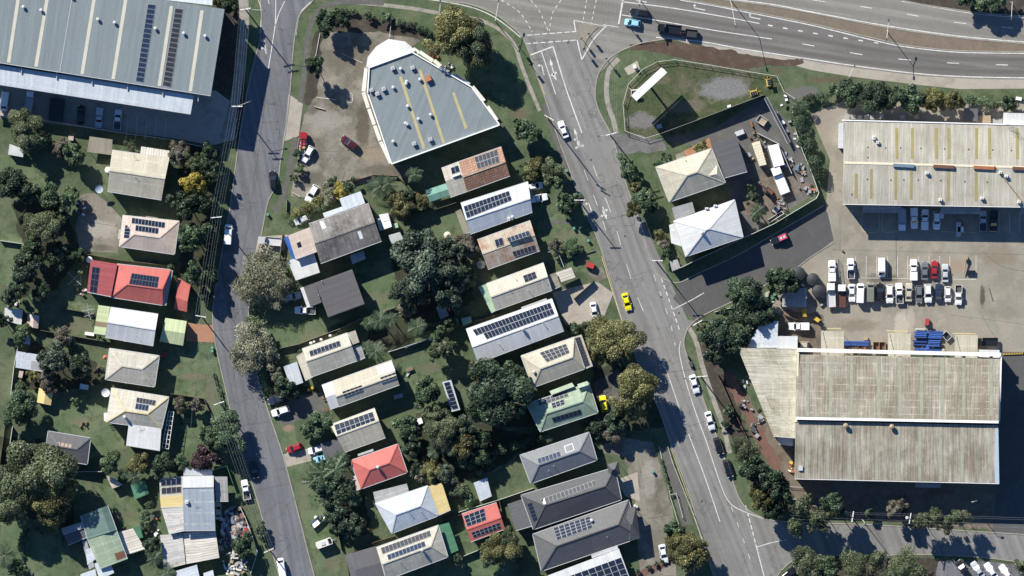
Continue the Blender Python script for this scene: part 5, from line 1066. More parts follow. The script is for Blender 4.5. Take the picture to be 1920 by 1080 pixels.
h = house('house', 'cream white gable roof house with one small black panel block', 'house', [(912, 532), (1019, 493), (1035, 544), (929, 582)], 3.8, 1.4, 'gable', 'r_cream2', 'wall', cap='r_cream', r=.5); panels(h, [(980, 517), (1003, 509), (1007, 521), (985, 530)], 3, 2, 'cellframedark'); roofbits(h, [('pipe', 967, 523), ('pipe', 1018, 522), ('pipe', 990, 544), ('pipe', 955, 542)])
w_ = wing(h, [(897, 538), (912, 532), (929, 582), (921, 586)], 2.9, .1, 'e', 'palegreen', 'veranda_roof'); wing(h, [(1027, 516), (1042, 511), (1051, 536), (1035, 544)], 3.0, .2, 'w', 'r_brownshed', 'porch_roof')
shed('carport', 'cream striped open carport beside the pale driveway', 'carport', [(1042, 511), (1071, 501), (1079, 520), (1050, 530)], 2.6, .2, 'w', 'r_stripes', None)
h = house('house', 'long white gable roof house carrying the biggest solar array of the block', 'house', [(874, 617), (1035, 560), (1057, 620), (896, 680)], 4.6, 1.5, 'gable', 'r_white', 'wall', cap='r_white', r=.53); panels(h, [(886, 618), (1031, 567), (1040, 589), (900, 641)], 22, 2, 'cellframe', skip=((0, 1), (1, 1))); roofbits(h, [('pipe', 935, 644), ('pipe', 1018, 605), ('aerial', 978, 618), ('whirly', 980, 617)]); wing(h, [(977, 576), (1024, 559), (1026, 563), (978, 580)], 4.0, .1, 'n', 'r_white', 'awning_roof', gutter=None)
h = house('house', 'cream hip roof house with brownish panels and panel strip on its front', 'house', [(977, 667), (1076, 632), (1096, 691), (999, 726)], 4.4, 1.7, 'hip', 'r_cream', 'wall', cap='r_cream', r=.55, s0=.25, s1=.86); panels(h, [(1011, 661), (1061, 644), (1068, 661), (1025, 679)], 6, 3)
w_ = wing(h, [(1074, 632), (1090, 627), (1111, 685), (1094, 692)], 3.9, .2, 'w', 'r_cream', 'porch_roof', 'wall'); panels(w_, [(1078, 634), (1087, 631), (1106, 684), (1096, 688)], 1, 10, 'cellframedark'); roofbits(h, [('whirly', 1001, 697)])
h = house('house', 'pale green hip and gable roof house behind the two yellow olive trees', 'house', [(987, 757), (1104, 718), (1121, 773), (1013, 809)], 4.2, 1.7, 'hip', 'r_green', 'wall', cap='r_green', r=.5, s0=.22, s1=.82); panels(h, [(1007, 750), (1063, 732), (1066, 742), (1010, 761)], 7, 2); panels(h, [(1033, 756), (1057, 748), (1059, 757), (1036, 765)], 3, 2); panels(h, [(1034, 783), (1088, 767), (1091, 776), (1038, 792)], 7, 1, 'cellframedark'); wing(h, [(1030, 733), (1072, 717), (1077, 724), (1034, 740)], 4.5, .6, 's', 'r_green', 'dormer_roof', gutter=None)
wing(h, [(1082, 720), (1101, 714), (1106, 728), (1088, 734)], 4.9, .9, 'gable', 'r_green', 'dormer_roof', gutter=None)
ns = shed('shed', 'narrow shed roofed with one long dark panel strip in the backyard', 'shed', [(829, 716), (846, 712), (863, 768), (847, 772)], 2.6, .2, 'w', 'r_whiteblue', 'wall')
panels(ns, [(832, 718), (843, 715), (860, 765), (849, 768)], 1, 7)
h = house('house', 'slate grey hip roof house with six panels and framed skylight box', 'house', [(975, 853), (1104, 810), (1119, 862), (995, 906)], 3.2, 1.9, 'hip', 'r_slate', 'walldark', cap='r_slate', r=.5, s0=.2, s1=.8); panels(h, [(1007, 859), (1049, 845), (1052, 855), (1010, 869)], 6, 1); strip(h, [(1057, 836), (1073, 830), (1077, 843), (1061, 849)], 'lightgrey', 'skylight'); strip(h, [(1059, 837), (1072, 832), (1075, 842), (1062, 847)], 'r_slate', 'skylight', .07); roofbits(h, [('pipe', 1038, 873), ('pipe', 1029, 882)])
h = house('house', 'charcoal tiled hip roof house with fourteen panels in one row', 'house', [(977, 928), (1152, 876), (1165, 936), (1000, 992)], 3.2, 2.1, 'hip', 'r_charcoal', 'walldark', cap='r_charcoal2', r=.45, s0=.2, s1=.86); panels(h, [(1013, 935), (1116, 899), (1119, 909), (1016, 946)], 14, 1); panels(h, [(988, 944), (997, 941), (1009, 974), (1000, 978)], 1, 5, 'cellframedark'); wing(h, [(951, 945), (982, 934), (998, 985), (967, 994)], 2.9, .3, 'e', 'r_charcoal2', 'carport_roof', 'walldark')
wing(h, [(1138, 870), (1158, 864), (1163, 888), (1142, 895)], 3.5, 1.2, 'hip', 'r_charcoal', 'porch_roof', gutter=None, s0=.4, s1=.6)
h = house('house', 'dark tiled hip roof house with block of twenty eight panels', 'house', [(999, 1001), (1178, 937), (1199, 1007), (1015, 1070)], 3.2, 2.3, 'hip', 'r_charcoal2', 'walldark', cap='r_charcoal', r=.5, s0=.2, s1=.84); panels(h, [(1037, 989), (1106, 967), (1111, 988), (1044, 1012)], 7, 4); wing(h, [(1163, 958), (1192, 948), (1200, 1008), (1180, 1014)], 3.5, 1.2, 'hip', 'r_charcoal', 'porch_roof', gutter=None, s0=.45, s1=.55); roofbits(h, [('pipe', 1138, 1006), ('whirly', 1109, 975)])
h = house('house', 'white box roof house with large blue array cut by the bottom edge', 'house', [(1027, 1078), (1160, 1028), (1186, 1098), (1052, 1148)], 3.6, .8, 's', 'r_white', 'wall'); panels(h, [(1064, 1080), (1164, 1044), (1180, 1084), (1080, 1120)], 8, 4)
wing(h, [(1108, 1040), (1157, 1022), (1159, 1028), (1110, 1046)], 3.3, .1, 'n', 'r_white', 'awning_roof', gutter=None)
# ---------------------------------------------------------------- houses east of the main street
h = house('house', 'cream pyramid hip roof house with a raised gablet beside the depot yard', 'house', [(1229, 314), (1333, 279), (1359, 343), (1254, 379)], 4.8, 2.4, 'hip', 'r_cream', 'wall', 'houses east of the main street', cap='r_cream', s0=.44, s1=.62, r=.48)
wing(h, [(1316, 322), (1344, 311), (1357, 340), (1310, 345)], 5.0, 1.2, 'hip', 'r_cream', 'gablet_roof', gutter=None, s0=.4, s1=.8, r=.5); wing(h, [(1337, 270), (1380, 257), (1400, 322), (1357, 334)], 4.2, .1, 'w', 'r_darkgrey', 'annexe_roof', 'walldark'); wing(h, [(1266, 290), (1282, 285), (1284, 293), (1268, 298)], 3.2, .1, 'n', 'r_brownshed', 'porch_roof'); roofbits(h, [('pipe', 1284, 301)])
h = house('house', 'bright white hip roof house at the corner of the dark side road', 'house', [(1262, 415), (1376, 375), (1392, 445), (1285, 481)], 5.2, 2.3, 'hip', 'r_white', 'wall', 'houses east of the main street', cap='r_white', s0=.44, s1=.50); wing(h, [(1259, 390), (1297, 379), (1302, 397), (1265, 412)], 4.4, .1, 'n', 'r_grey', 'annexe_roof', 'wall'); wing(h, [(1254, 422), (1264, 419), (1277, 461), (1258, 455)], 3.6, .2, 'e', 'r_white', 'veranda_roof'); roofbits(h, [('whirly', 1315, 437), ('pipe', 1332, 463), ('ac', 1340, 386, .9, .5, .6, 'white'), ('ac', 1324, 391, .9, .5, .6, 'white')])
shed('shed', 'small weathered grey shed at the side road corner fence', 'shed', [(1255, 490), (1270, 486), (1276, 502), (1260, 509)], 2.4, .4, 'n', 'r_rustwhite', 'wall')
# ---------------------------------------------------------------- warehouses
h = house('warehouse', 'huge blue grey metal roof warehouse with cream skylight strips at top left', 'warehouse', [(-40, -49), (424, 20), (398, 181), (-62, 109)], 12.4, .8, 'n', 'r_greyblue', 'wallblue', 'warehouses', gutter='lightgrey')
for a, b in (((40, -5), (21, 119)), ((94, -5), (72, 127)), ((181, 0), (158, 141)), ((240, 0), (216, 150)), ((325, 14), (302, 163)), ((382, 22), (360, 173)), ((-12, -5), (-32, 112))): strip(h, [(a[0]-3.2, a[1]), (a[0]+3.2, a[1]+.5), (b[0]+3.2, b[1]+.5), (b[0]-3.2, b[1])], 'strip_cream', 'skylight_strip')
panels(h, [(280, 10), (297, 12), (274, 157), (257, 154)], 1, 16, 'cellframe', gap=.12); panels(h, [(331, 18), (348, 20), (325, 166), (307, 162)], 1, 16, 'cellframe', gap=.12); roofbits(h, [('whirly', x, y) for x, y in ((49, 16), (82, 22), (188, 39), (219, 45), (295, 56), (348, 65), (388, 70), (139, -3))])
strip(h, [(139, 0), (140, 0), (117, 137), (116, 137)], 'lightgrey', 'roof_seam', .05, .05)
w_ = wing(h, [(-60, 114), (366, 181), (360, 215), (-60, 150)], 10.5, .35, 'n', 'r_whiteblue', 'awning_roof')
for k in range(6):
    x = 45+k*66; a = (x, 131+(x-45)*.157+1); m = MB(); m.bar(W(a[0], a[1]-8, 11.4), W(a[0]-1, a[1]+8, 10.9), .2, .3); m.build('awning_strut', 'lightgrey', h.root)
wing(h, [(235, -40), (402, -22), (400, 12), (245, -6)], 9.0, .3, 's', 'r_whiteblue', 'parapet_roof', gutter=None)
h = house('warehouse', 'long cream sheet roof warehouse with ochre strips and rusty ridge vents, upper right', 'warehouse', [(1580, 227), (1945, 237), (1945, 389), (1578, 383)], 8.0, .8, 'gable', 'r_depot', 'wall', 'warehouses', cap=None, r=.52, gutter='white')
for x in (1679, 1708, 1753, 1776, 1828, 1852, 1904): strip(h, [(x-2.6, 241), (x+2.6, 241), (x+2.6, 299), (x-2.6, 299)], 'strip_ochre', 'skylight_strip')
for x, y0, y1 in ((1603, 327, 372), (1631, 318, 373), (1677, 320, 375), (1706, 320, 375), (1775, 320, 377), (1827, 323, 378)): strip(h, [(x-2.6, y0), (x+2.6, y0), (x+2.6, y1), (x-2.6, y1)], 'strip_ochre', 'skylight_strip')
strip(h, [(1581, 303.5), (1945, 313), (1945, 317), (1581, 308)], 'cream', 'ridge_cap', .1)
for x0, x1, mt in ((1672, 1711, 'ventblue'), (1747, 1786, 'rust'), (1822, 1861, 'orange'), (1895, 1934, 'rust')):
    m = MB(); zz = h.z((x0+x1)/2, 309)+.05; m.bar(W(x0, 308+(x0-1580)*.026, zz), W(x1, 309+(x1-1580)*.026, zz), .9, .6); o = m.build('ridge_vent', mt, h.root)
    if mt == 'ventblue': o['label'] = 'blue grey ridge vent'
roofbits(h, [('ac', 1636, 259, .8, 1.0, .9, 'white'), ('ac', 1643, 268, .8, .8, .7, 'white'), ('ac', 1735, 325, .9, .7, .8, 'white'), ('ac', 1760, 375, .9, .7, .8, 'white'), ('ac', 1838, 372, .9, .7, .8, 'white'), ('ac', 1872, 324, .8, .7, .8, 'white'), ('ac', 1883, 331, .9, .7, .8, 'white'), ('ac', 1907, 379, .9, .7, .8, 'white')]+[('dot', x, y) for x, y in ((1625, 277), (1658, 278), (1686, 278), (1724, 279), (1768, 280), (1813, 281), (1858, 282), (1893, 283), (1625, 296), (1624, 337), (1668, 338), (1692, 338), (1719, 338), (1761, 339), (1806, 341), (1848, 342), (1595, 365))])
m = MB(); m.bar(W(1861, 312, h.z(1861, 316)+.1), W(1919, 386, h.z(1919, 386)+.1), .3, .12); m.build('cable_tray', 'timber', h.root)
wing(h, [(1571, 232), (1580, 232), (1579, 279), (1570, 279)], 8.3, .1, 'w', 'r_white', 'side_roof', 'white', gutter=None); wing(h, [(1879, 212), (1945, 214), (1945, 236), (1878, 234)], 6.0, .2, 'n', 'r_white', 'rear_annexe_roof', 'wall')
for q in ([(1616, 386), (1689, 387), (1689, 400), (1615, 399)], [(1763, 388), (1837, 390), (1837, 402), (1762, 401)], [(1912, 390), (1945, 391), (1945, 404), (1912, 403)]): wing(h, q, 3.6, .3, 'n', 'r_grey', 'door_awning', gutter=None)
m = MB(); m.bar(W(1577, 226.3, 6), W(1945, 235.8, 6), .3, 2.2); m.build('parapet', 'white', h.root)
for i in range(3):
    m = MB(); q = W(1883+i*5, 234+i*3, 8.6); 
    for dx in (0, 1.0): m.tube(q+Vector((dx, 0, 0)), q+Vector((dx+.3, -.6, 2.2)), .04)
    m.tube(q+Vector((0, 0, 1)), q+Vector((1.2, 0, 1)), .04); m.build('roof_access_frame', 'darkgrey', h.root)
h = house('warehouse', 'biggest weathered cream warehouse with green skylight strips, lower right', 'warehouse', [(1491, 664), (1873, 672), (1868, 792), (1489, 785)], 9.8, 1.2, 's', 'r_works', 'wall', 'warehouses', gutter=None)
w2 = wing(h, [(1489, 788), (1868, 796), (1870, 905), (1488, 896)], 9.4, .6, 'n', 'r_works2', 'roof', 'wall', gutter='white')
for x in (1512, 1555, 1594, 1645, 1685, 1725, 1764, 1804, 1855): strip(h, [(x-3, 667), (x+3, 667), (x+2.6, 779), (x-3.4, 779)], 'strip_green', 'skylight_strip')
for x in (1511, 1550, 1591, 1642, 1682, 1722, 1761, 1801, 1854): strip(w2, [(x-3, 797), (x+3, 797), (x+2.6, 895+(x-1488)*.022), (x-3.4, 895+(x-1488)*.022)], 'strip_green', 'skylight_strip')
strip(h, [(1490, 780.5), (1868, 788), (1868, 792.5), (1489, 785.5)], 'white', 'ridge_flashing', .12); strip(w2, [(1862, 800), (1868, 800), (1870, 905), (1862, 904)], 'wallblue', 'edge_flashing'); roofbits(w2, [('bigwhirly', 1583, 797), ('bigwhirly', 1669, 799)]); strip(w2, [(1495, 872), (1503, 872), (1503, 881), (1495, 881)], 'lightgrey', 'roof_hatch', .5, .5)
w3 = wing(h, [(1382, 652), (1493, 654), (1492, 820), (1449, 817)], 7.0, .8, 'e', 'r_wing', 'side_roof', 'wall'); wing(h, [(1427, 601), (1458, 602), (1456, 651), (1400, 651)], 5.4, .2, 'e', 'r_whiteblue', 'annexe_roof', 'wall'); wing(h, [(1457, 630), (1494, 630), (1494, 653), (1455, 652)], 6.2, .1, 'n', 'r_white', 'annexe_roof', 'wall')
m = MB(); m.bar(W(1493, 655.5, 8.5), W(1873, 664.5, 8.5), 1.0, 1.9); m.build('parapet', 'white', h.root); m = MB(); m.bar(W(1494.5, 655, 7), W(1490.5, 790, 7), .5, 3.2); m.build('parapet', 'cream', h.root); m = MB(); m.bar(W(1873.5, 668, 9.3), W(1870, 790, 9.3), .35, .9); m.build('parapet', 'white', h.root)
for x in (1538, 1663, 1788): a = wing(h, [(x, 620+(x-1538)*.03), (x+43, 621+(x-1538)*.03), (x+42, 667+(x-1538)*.03), (x, 666+(x-1538)*.03)], 6.4, .2, 'n', 'r_cream', 'loading_awning', gutter='white'); strip(a, [(x+3, 622+(x-1538)*.03), (x+4, 622+(x-1538)*.03), (x+14, 665+(x-1538)*.03), (x+13, 665+(x-1538)*.03)], 'darkgrey', 'brace')
wing(h, [(1831, 655), (1872, 656), (1872, 671), (1831, 669)], 6.0, .1, 'n', 'r_white', 'loading_awning', 'wall', gutter=None); wing(h, [(1456, 820), (1487, 821), (1486, 835), (1460, 832)], 4.5, .2, 'n', 'r_whiteblue', 'awning_roof'); wing(h, [(1715, 905), (1763, 906), (1762, 914), (1714, 913)], 5.0, .2, 'n', 'r_grey', 'awning_roof', gutter=None)
# triangular shop
sp = WP([(693, 128), (773, 99), (884, 164), (937, 235), (735, 308), (690, 175)])
c_ = sum(sp, Vector((0, 0, 0)))/6; root = thing('shop_building', 'wedge shaped grey roof building with white fan shaped front and yellow strips', 'shop', c_, 'commercial buildings')
m = MB(); m.prism([p+(c_-p)*.006 for p in sp], 0, 6.4); m.build('wall', 'offwhite', root)
SHZ = 6.75
m = MB(); P = sp[::-1]; d0 = W(785, 90)-W(690, 128); m.face([(p.x, p.y, SHZ) for p in P], 0, [(((p-sp[0]).x*.92-(p-sp[0]).y*.39), -(p-sp[0]).y*.92-(p-sp[0]).x*.39) for p in P]); m.build('roof', 'r_greyblue', root)
for i in range(6): m = MB(); m.bar(sp[i]+Vector((0, 0, 6.3)), sp[(i+1) % 6]+Vector((0, 0, 6.3)), .32, .95 if i != 4 else .6); m.build('parapet', 'white', root)
fan = [(687, 126), (690, 108), (706, 88), (729, 74), (760, 79), (780, 96)]; m = MB(); ap = W(738, 112, 6.2); F = [W(*q, 5.4) for q in fan]
for a, b in zip(F, F[1:]): f = [a, b, ap]; m.face(f if up(f) else f[::-1], 0); m.face([a-Vector((0, 0, .8)), b-Vector((0, 0, .8)), b, a])
f = [F[-1], W(773, 99, 5.9), W(693, 128, 5.9), F[0], ap]; m.face([F[-1], W(773, 99, 6), ap][::-1]); m.face([ap, W(773, 99, 6), W(693, 128, 6)][::-1] if not up([ap, W(773, 99, 6), W(693, 128, 6)]) else [ap, W(773, 99, 6), W(693, 128, 6)]); f = [W(693, 128, 6), F[0], ap]; m.face(f if up(f) else f[::-1])
m.build('entrance_canopy', 'r_white', root)
for i, (a, b) in enumerate((((687, 128), (682, 172)), ((682, 174), (691, 203)), ((692, 205), (702, 234)), ((703, 236), (713, 264)), ((714, 266), (733, 306)), ((775, 92), (786, 100)), ((787, 98), (812, 115)), ((814, 114), (836, 133)), ((886, 163), (908, 190)), ((914, 200), (932, 226)))): m = MB(); m.bar(W(*a, 4.6), W(*b, 4.6), 1.0, .35); m.build('window_awning', 'offwhite', root)
m = MB(); m.bar(W(850, 140, 4.6), W(880, 160, 4.6), 1.2, .3); m.build('window_awning', 'wallblue', root)
fake = Roof(); fake.root = root; fake.z = lambda x, y: SHZ
for q, mt in (([(785, 133), (790, 131), (835, 268), (830, 270)], 'strip_yellow'), ([(749, 146), (754, 144), (798, 278), (793, 281)], 'strip_yellow'), ([(848, 176), (853, 174), (877, 241), (872, 243)], 'strip_yellow')): strip(fake, q, mt, 'skylight_strip')
roofbits(fake, [('ac', x, y, 1.1, 1.0, .9, 'lightgrey', .35) for x, y in ((737, 129), (774, 128), (697, 170), (708, 177), (720, 168), (807, 262), (777, 270))]+[('whirly', x, y) for x, y in ((752, 130), (763, 154), (738, 165), (788, 150), (765, 200), (762, 158), (785, 224), (808, 216), (764, 234), (761, 232), (738, 266))])
m = MB(); q = W(803, 148, SHZ); m.box(q+Vector((0, 0, .15)), 1.6, 1.6, 1.1, .4); u = m.build('air_conditioner', 'terracotta', root); u['label'] = 'rusty red cooler box'
# ---------------------------------------------------------------- trees and plants: (x, y, crown radius, height, kind, label[, sx, sy])
TREES = [
 (850, 62, 44, 10.5, 'olive', 'big olive green tree behind the wedge shaped shop'), (890, 85, 36, 9.5, 'twocol', 'darker spreading tree on the shop lawn, right of the olive tree'),
 (612, 43, 21, 6, 'dark', 'round dark tree at the top corner of the shop car park'), (643, 34, 18, 5.5, 'dark', 'dark tree second along the top edge of the shop car park'), (589, 125, 18, 7, 'dark', 'lone dark tree on the car park edge beside the footpath'),
 (692, 30, 9, 2.5, 'green', 'green bush left of the little path into the shop car park'), (724, 34, 11, 2.5, 'green', 'green bush right of the little path into the shop car park'),
 (990, 248, 24, 5.5, 'green', 'leafy dark shrub tree south of the shop lawn'), (973, 238, 14, 5, 'green', 'small leafy tree on the left side of the leafy shrub tree'), (432, 12, 18, 7, 'dark', 'dark tree against the east wall of the top left warehouse'), (412, 5, 14, 6, 'olive', 'olive bush at the warehouse corner on the top edge'),
 (400, 330, 14, 6, 'green', 'street edge tree under the power lines, uppermost'), (398, 465, 13, 6, 'dark', 'dark street edge tree under the power lines, beside the white van'), (392, 500, 14, 6.5, 'dark', 'dark street edge tree under the power lines, near the red carport'),
 # west block
 (52, 245, 33, 7, 'grey', 'big grey green tree overhanging the white warehouse fence'), (84, 262, 14, 5, 'green', 'small green tree on the right of the grey fence tree'), (140, 291, 21, 6, 'green', 'mid green tree west of the brown flat carport'), (112, 278, 16, 4, 'brown', 'brownish bush under the warehouse fence, left of the brown carport'),
 (26, 345, 30, 8, 'dark', 'large dark tree on the upper left lawn edge'), (55, 360, 22, 6.5, 'blue', 'bluish dark tree next to the upper left lawn'), (96, 370, 24, 7, 'green', 'tree at the top of the long tree row left of the concrete yard'), (134, 365, 15, 5, 'bright', 'bright feathery green tree above the concrete yard'), (112, 398, 20, 6, 'dark', 'dark tree second from top in the row left of the concrete yard'),
 (84, 428, 32, 9, 'grey', 'broad grey green tree in the row left of the concrete yard'), (62, 470, 24, 8, 'green', 'green tree low in the row left of the concrete yard'), (52, 508, 27, 8, 'blue', 'bluish dark tree west of the red roof house'), (80, 545, 18, 6, 'dark', 'dark tree south west of the red roof house'), (40, 540, 16, 7, 'dark', 'dark tree at the corner of the left edge lawn'), (110, 480, 22, 6, 'dark', 'dark shade tree just below the concrete yard corner'), (147, 479, 15, 5, 'green', 'small round tree between the concrete yard and the red roof house'), (148, 508, 9, 3, 'bright', 'tiny bright bush at the northwest corner of the red roof house'),
 (20, 555, 17, 6, 'blue', 'bluish bush above the dark solar sheet shed'), (5, 600, 15, 6, 'dark', 'dark tree cut by the left edge by the solar sheet shed'),
 (366, 345, 24, 6.5, 'yellow', 'bright yellow flowering tree beside the left street verge'), (349, 382, 26, 7, 'dark', 'dark tree just below the yellow flowering tree'), (380, 378, 20, 7, 'dark', 'dark tree between the yellow tree and the power lines'), (335, 285, 20, 5, 'brown', 'reddish brown tree east of the cream gable house'), (362, 305, 17, 4.5, 'bare', 'bare twiggy grey tree above the yellow flowering tree'), (392, 288, 16, 5.5, 'green', 'green tree at the end of the white warehouse fence'), (383, 312, 15, 6, 'dark', 'dark tree by the power lines right of the twiggy grey tree'), (245, 274, 12, 3, 'bare', 'leafless twiggy shrub behind the cream gable house'),
 (363, 445, 27, 7, 'green', 'round green tree in front of the pinkish hip roof house'), (392, 430, 16, 7, 'dark', 'dark roadside tree right of the round green tree'), (366, 515, 20, 6, 'green', 'green tree above the small red carport'), (390, 520, 18, 7, 'dark', 'dark roadside tree beside the small red carport'), (385, 555, 15, 6, 'dark', 'dark tree above the brick driveway'), (345, 395, 12, 5, 'green', 'small tree on the north east corner of the pinkish house'), (322, 500, 7, 2.5, 'bright', 'tiny bush at the northeast corner of the red roof house'),
 (42, 625, 17, 5, 'bright', 'round bright tree left of the whitish hut'), (118, 633, 20, 5.5, 'brown', 'brownish tree on the lawn behind the green annexe'), (135, 643, 13, 4, 'grey', 'greyish bush touching the brownish lawn tree'), (103, 674, 28, 7.5, 'blue', 'large bluish dark tree right of the bluish skillion shed'), (150, 688, 24, 6.5, 'dark', 'dark tree west of the plain cream hip house'), (88, 713, 19, 4.5, 'brown', 'brownish tree above the mustard yellow shed'), (62, 706, 12, 4, 'olive', 'olive bush left of the tree above the yellow shed'), (43, 724, 13, 4, 'green', 'round green bush left of the mustard yellow shed'), (40, 768, 31, 7.5, 'green', 'big round green tree at the left edge below the yellow shed'), (190, 693, 11, 3, 'brown', 'brownish bush at the west corner of the plain cream hip house'), (142, 752, 9, 2.5, 'bright', 'small bright bush alone on the lower west lawn'), (186, 631, 6, 2, 'green', 'tiny shrub below the pale green annexe'),
 (338, 760, 15, 3.5, 'brown', 'brownish bush on the left of the fenced lawn beds'), (368, 758, 14, 3.5, 'brown', 'brownish bush on the right of the fenced lawn beds'), (207, 867, 20, 5.5, 'bright', 'round bright green tree south of the pergola house'), (262, 868, 20, 5, 'olive', 'olive tree below the white annexe of the pergola house'), (305, 872, 20, 6, 'dark', 'round dark tree above the jumbled sheds'), (340, 866, 15, 4.5, 'green', 'small green tree left of the purple tree'), (384, 863, 24, 5, 'purple', 'dark purple leaved tree above the jumbled sheds'), (421, 810, 33, 7, 'green', 'round street tree on the left verge, spilling over the road'), (392, 818, 18, 5, 'green', 'smaller tree merged on the left of the round street tree'), (234, 888, 14, 4, 'palm', 'small palm above the dark green garden shed'), (252, 895, 16, 5, 'palm', 'palm touching the dark green garden shed'),
 (70, 880, 60, 12, 'grey', 'giant grey green tree dominating the lower left corner'), (96, 915, 45, 11, 'olive', 'brownish olive crown on the right of the giant tree'), (25, 935, 38, 10, 'grey', 'grey crown at the left edge below the giant tree'), (100, 960, 28, 9, 'olive', 'olive crown at the bottom of the giant tree cluster'),
 (10, 1040, 26, 6, 'palm', 'dark palm in the bottom left corner'), (35, 1065, 16, 4, 'green', 'low green shrub near the bottom left corner'), (285, 1022, 17, 5, 'dark', 'dark bush beside the striped awning carport'), (292, 1045, 20, 5, 'palm', 'palm left of the rusty white shed'), (315, 1072, 18, 4, 'palm', 'palm at the bottom edge below the rusty white shed'), (456, 1022, 20, 5, 'dark', 'dark round bush at the junk yard corner'), (490, 990, 11, 3, 'green', 'roadside bush by the reddish soil patch'), (492, 1003, 10, 3, 'dark', 'small dark roadside bush below the reddish soil'), (446, 930, 7, 2, 'palm', 'tiny palm by the green fence'), (270, 990, 10, 2.5, 'green', 'small bush by the small green and white shed'), (272, 965, 12, 3, 'green', 'shrub on the lawn south of the dark green garden shed'), (280, 945, 9, 3, 'green', 'small shrub below the dark green garden shed'),
 # middle block west side
 (492, 520, 46, 7.5, 'pale', 'pale bleached sparse tree overhanging the left street, upper one'), (520, 545, 26, 7, 'pale', 'pale bleached crown beside the parked silver car'), (474, 648, 42, 7.5, 'pale', 'pale bleached sparse tree overhanging the left street, lower one'), (480, 612, 20, 6, 'bare', 'greenish grey crown atop the lower pale street tree'), (505, 668, 22, 6, 'pale', 'pale crown right of the lower bleached street tree'),
 (713, 350, 28, 5, 'palm', 'broad palm clump south of the shop car park'), (728, 345, 20, 5.5, 'palm', 'palm right of the broad palm clump'), (778, 328, 18, 6, 'palm', 'lone palm in shadow behind the rusty tiled house'), (752, 385, 24, 5.5, 'olive', 'olive tree on the lawn east of the grey fibre roof house'), (765, 368, 14, 5, 'dark', 'dark bush on the upper right of the lawn olive tree'), (788, 378, 16, 4, 'olive', 'pale olive bush below the teal awning'), (617, 363, 19, 4, 'pale', 'pale flowering bush by the lower white parked car'), (640, 357, 15, 4, 'yellow', 'yellowish bush beside the pale flowering bush'), (622, 340, 10, 3, 'green', 'green bush in the triangular bed of the car park'), (655, 350, 14, 4, 'green', 'green bush at the south edge of the shop car park'), (558, 285, 9, 2.2, 'green', 'low bush in the bed left of the white car'), (562, 318, 9, 2.5, 'green', 'small bush left of the curved paving'), (553, 333, 8, 2.2, 'green', 'smallest bush at the car park curb'),
 (796, 492, 50, 11, 'blue', 'huge bluish dark tree in the middle of the block'), (772, 545, 32, 8, 'blue', 'bluish crown below the huge middle tree'), (838, 556, 28, 8, 'blue', 'dark crown on the lower right of the huge middle tree'), (842, 470, 26, 9, 'blue', 'crown on the upper right of the huge middle tree'), (850, 515, 30, 9.5, 'blue', 'crown on the right of the huge middle tree'), (870, 462, 22, 5, 'brown', 'brownish tree behind the rust streaked house'), (875, 525, 20, 5, 'olive', 'olive brown tree west of the cream house veranda'), (760, 580, 18, 5, 'pale', 'pale yellowish tree below the huge middle tree'), (745, 545, 18, 6, 'grey', 'greyish tree left of the huge middle tree'),
 (712, 600, 24, 5.5, 'palm', 'palm by the back fence of the beige gable house'), (692, 605, 16, 5, 'palm', 'smaller palm south of the brown flat roof'), (735, 598, 15, 5, 'palm', 'palm right of the back fence palm'), (783, 612, 20, 5, 'palm', 'palm on the sandy bed left of the grey hut'), (705, 658, 22, 5.5, 'palm', 'palm above the long cream gable roof'), (690, 650, 14, 4.5, 'palm', 'small palm beside the grey patio roof'), (835, 610, 15, 4, 'green', 'green bush left of the teal shed'), (853, 606, 10, 3, 'bright', 'bright bush touching the teal shed'), (829, 652, 22, 6.5, 'grey', 'grey green tree by the long fence'), (823, 632, 16, 6, 'green', 'green crown above the grey fence tree'), (800, 735, 25, 7, 'green', 'round green tree left of the narrow solar shed'), (930, 735, 56, 10, 'dark', 'big round dark green tree behind the pale green house'), (905, 770, 26, 8, 'dark', 'crown on the lower left of the big round dark tree'), (965, 705, 24, 8, 'dark', 'crown on the upper right of the big round dark tree'), (893, 693, 16, 5, 'olive', 'olive bush above the big round dark tree'),
 (765, 800, 24, 7, 'green', 'green tree right of the sixteen panel house'), (770, 838, 18, 5.5, 'dark', 'dark bush right of the orange red house'), (785, 880, 16, 4.5, 'dark', 'dark bush at the corner of the orange red house'), (830, 805, 32, 8, 'grey', 'grey crowned tree in the garden thicket'), (868, 835, 26, 7, 'olive', 'olive tree in the middle of the garden thicket'), (845, 838, 18, 6, 'palm', 'palm inside the garden thicket'), (815, 845, 17, 5, 'palm', 'palm on the left of the garden thicket'), (900, 855, 19, 5, 'bright', 'round bright tree on the right of the garden thicket'), (868, 865, 13, 4, 'bright', 'light round bush under the garden thicket'), (806, 880, 22, 5, 'olive', 'olive tree at the foot of the garden thicket'), (836, 889, 18, 5, 'blue', 'round bluish bush below the garden thicket'), (790, 893, 14, 4, 'brown', 'brownish bush beside the blue grey hip house'), (870, 800, 22, 7, 'blue', 'bluish tree on the top of the garden thicket'), (903, 822, 18, 6, 'green', 'green tree on the right edge of the garden thicket'), (862, 918, 17, 3.5, 'bare', 'dry twiggy tree left of the slab roof garden shed'), (880, 940, 14, 2.5, 'bright', 'low bright shrub behind the red granny flat'), (820, 780, 22, 7, 'grey', 'grey tree top left of the garden thicket'),
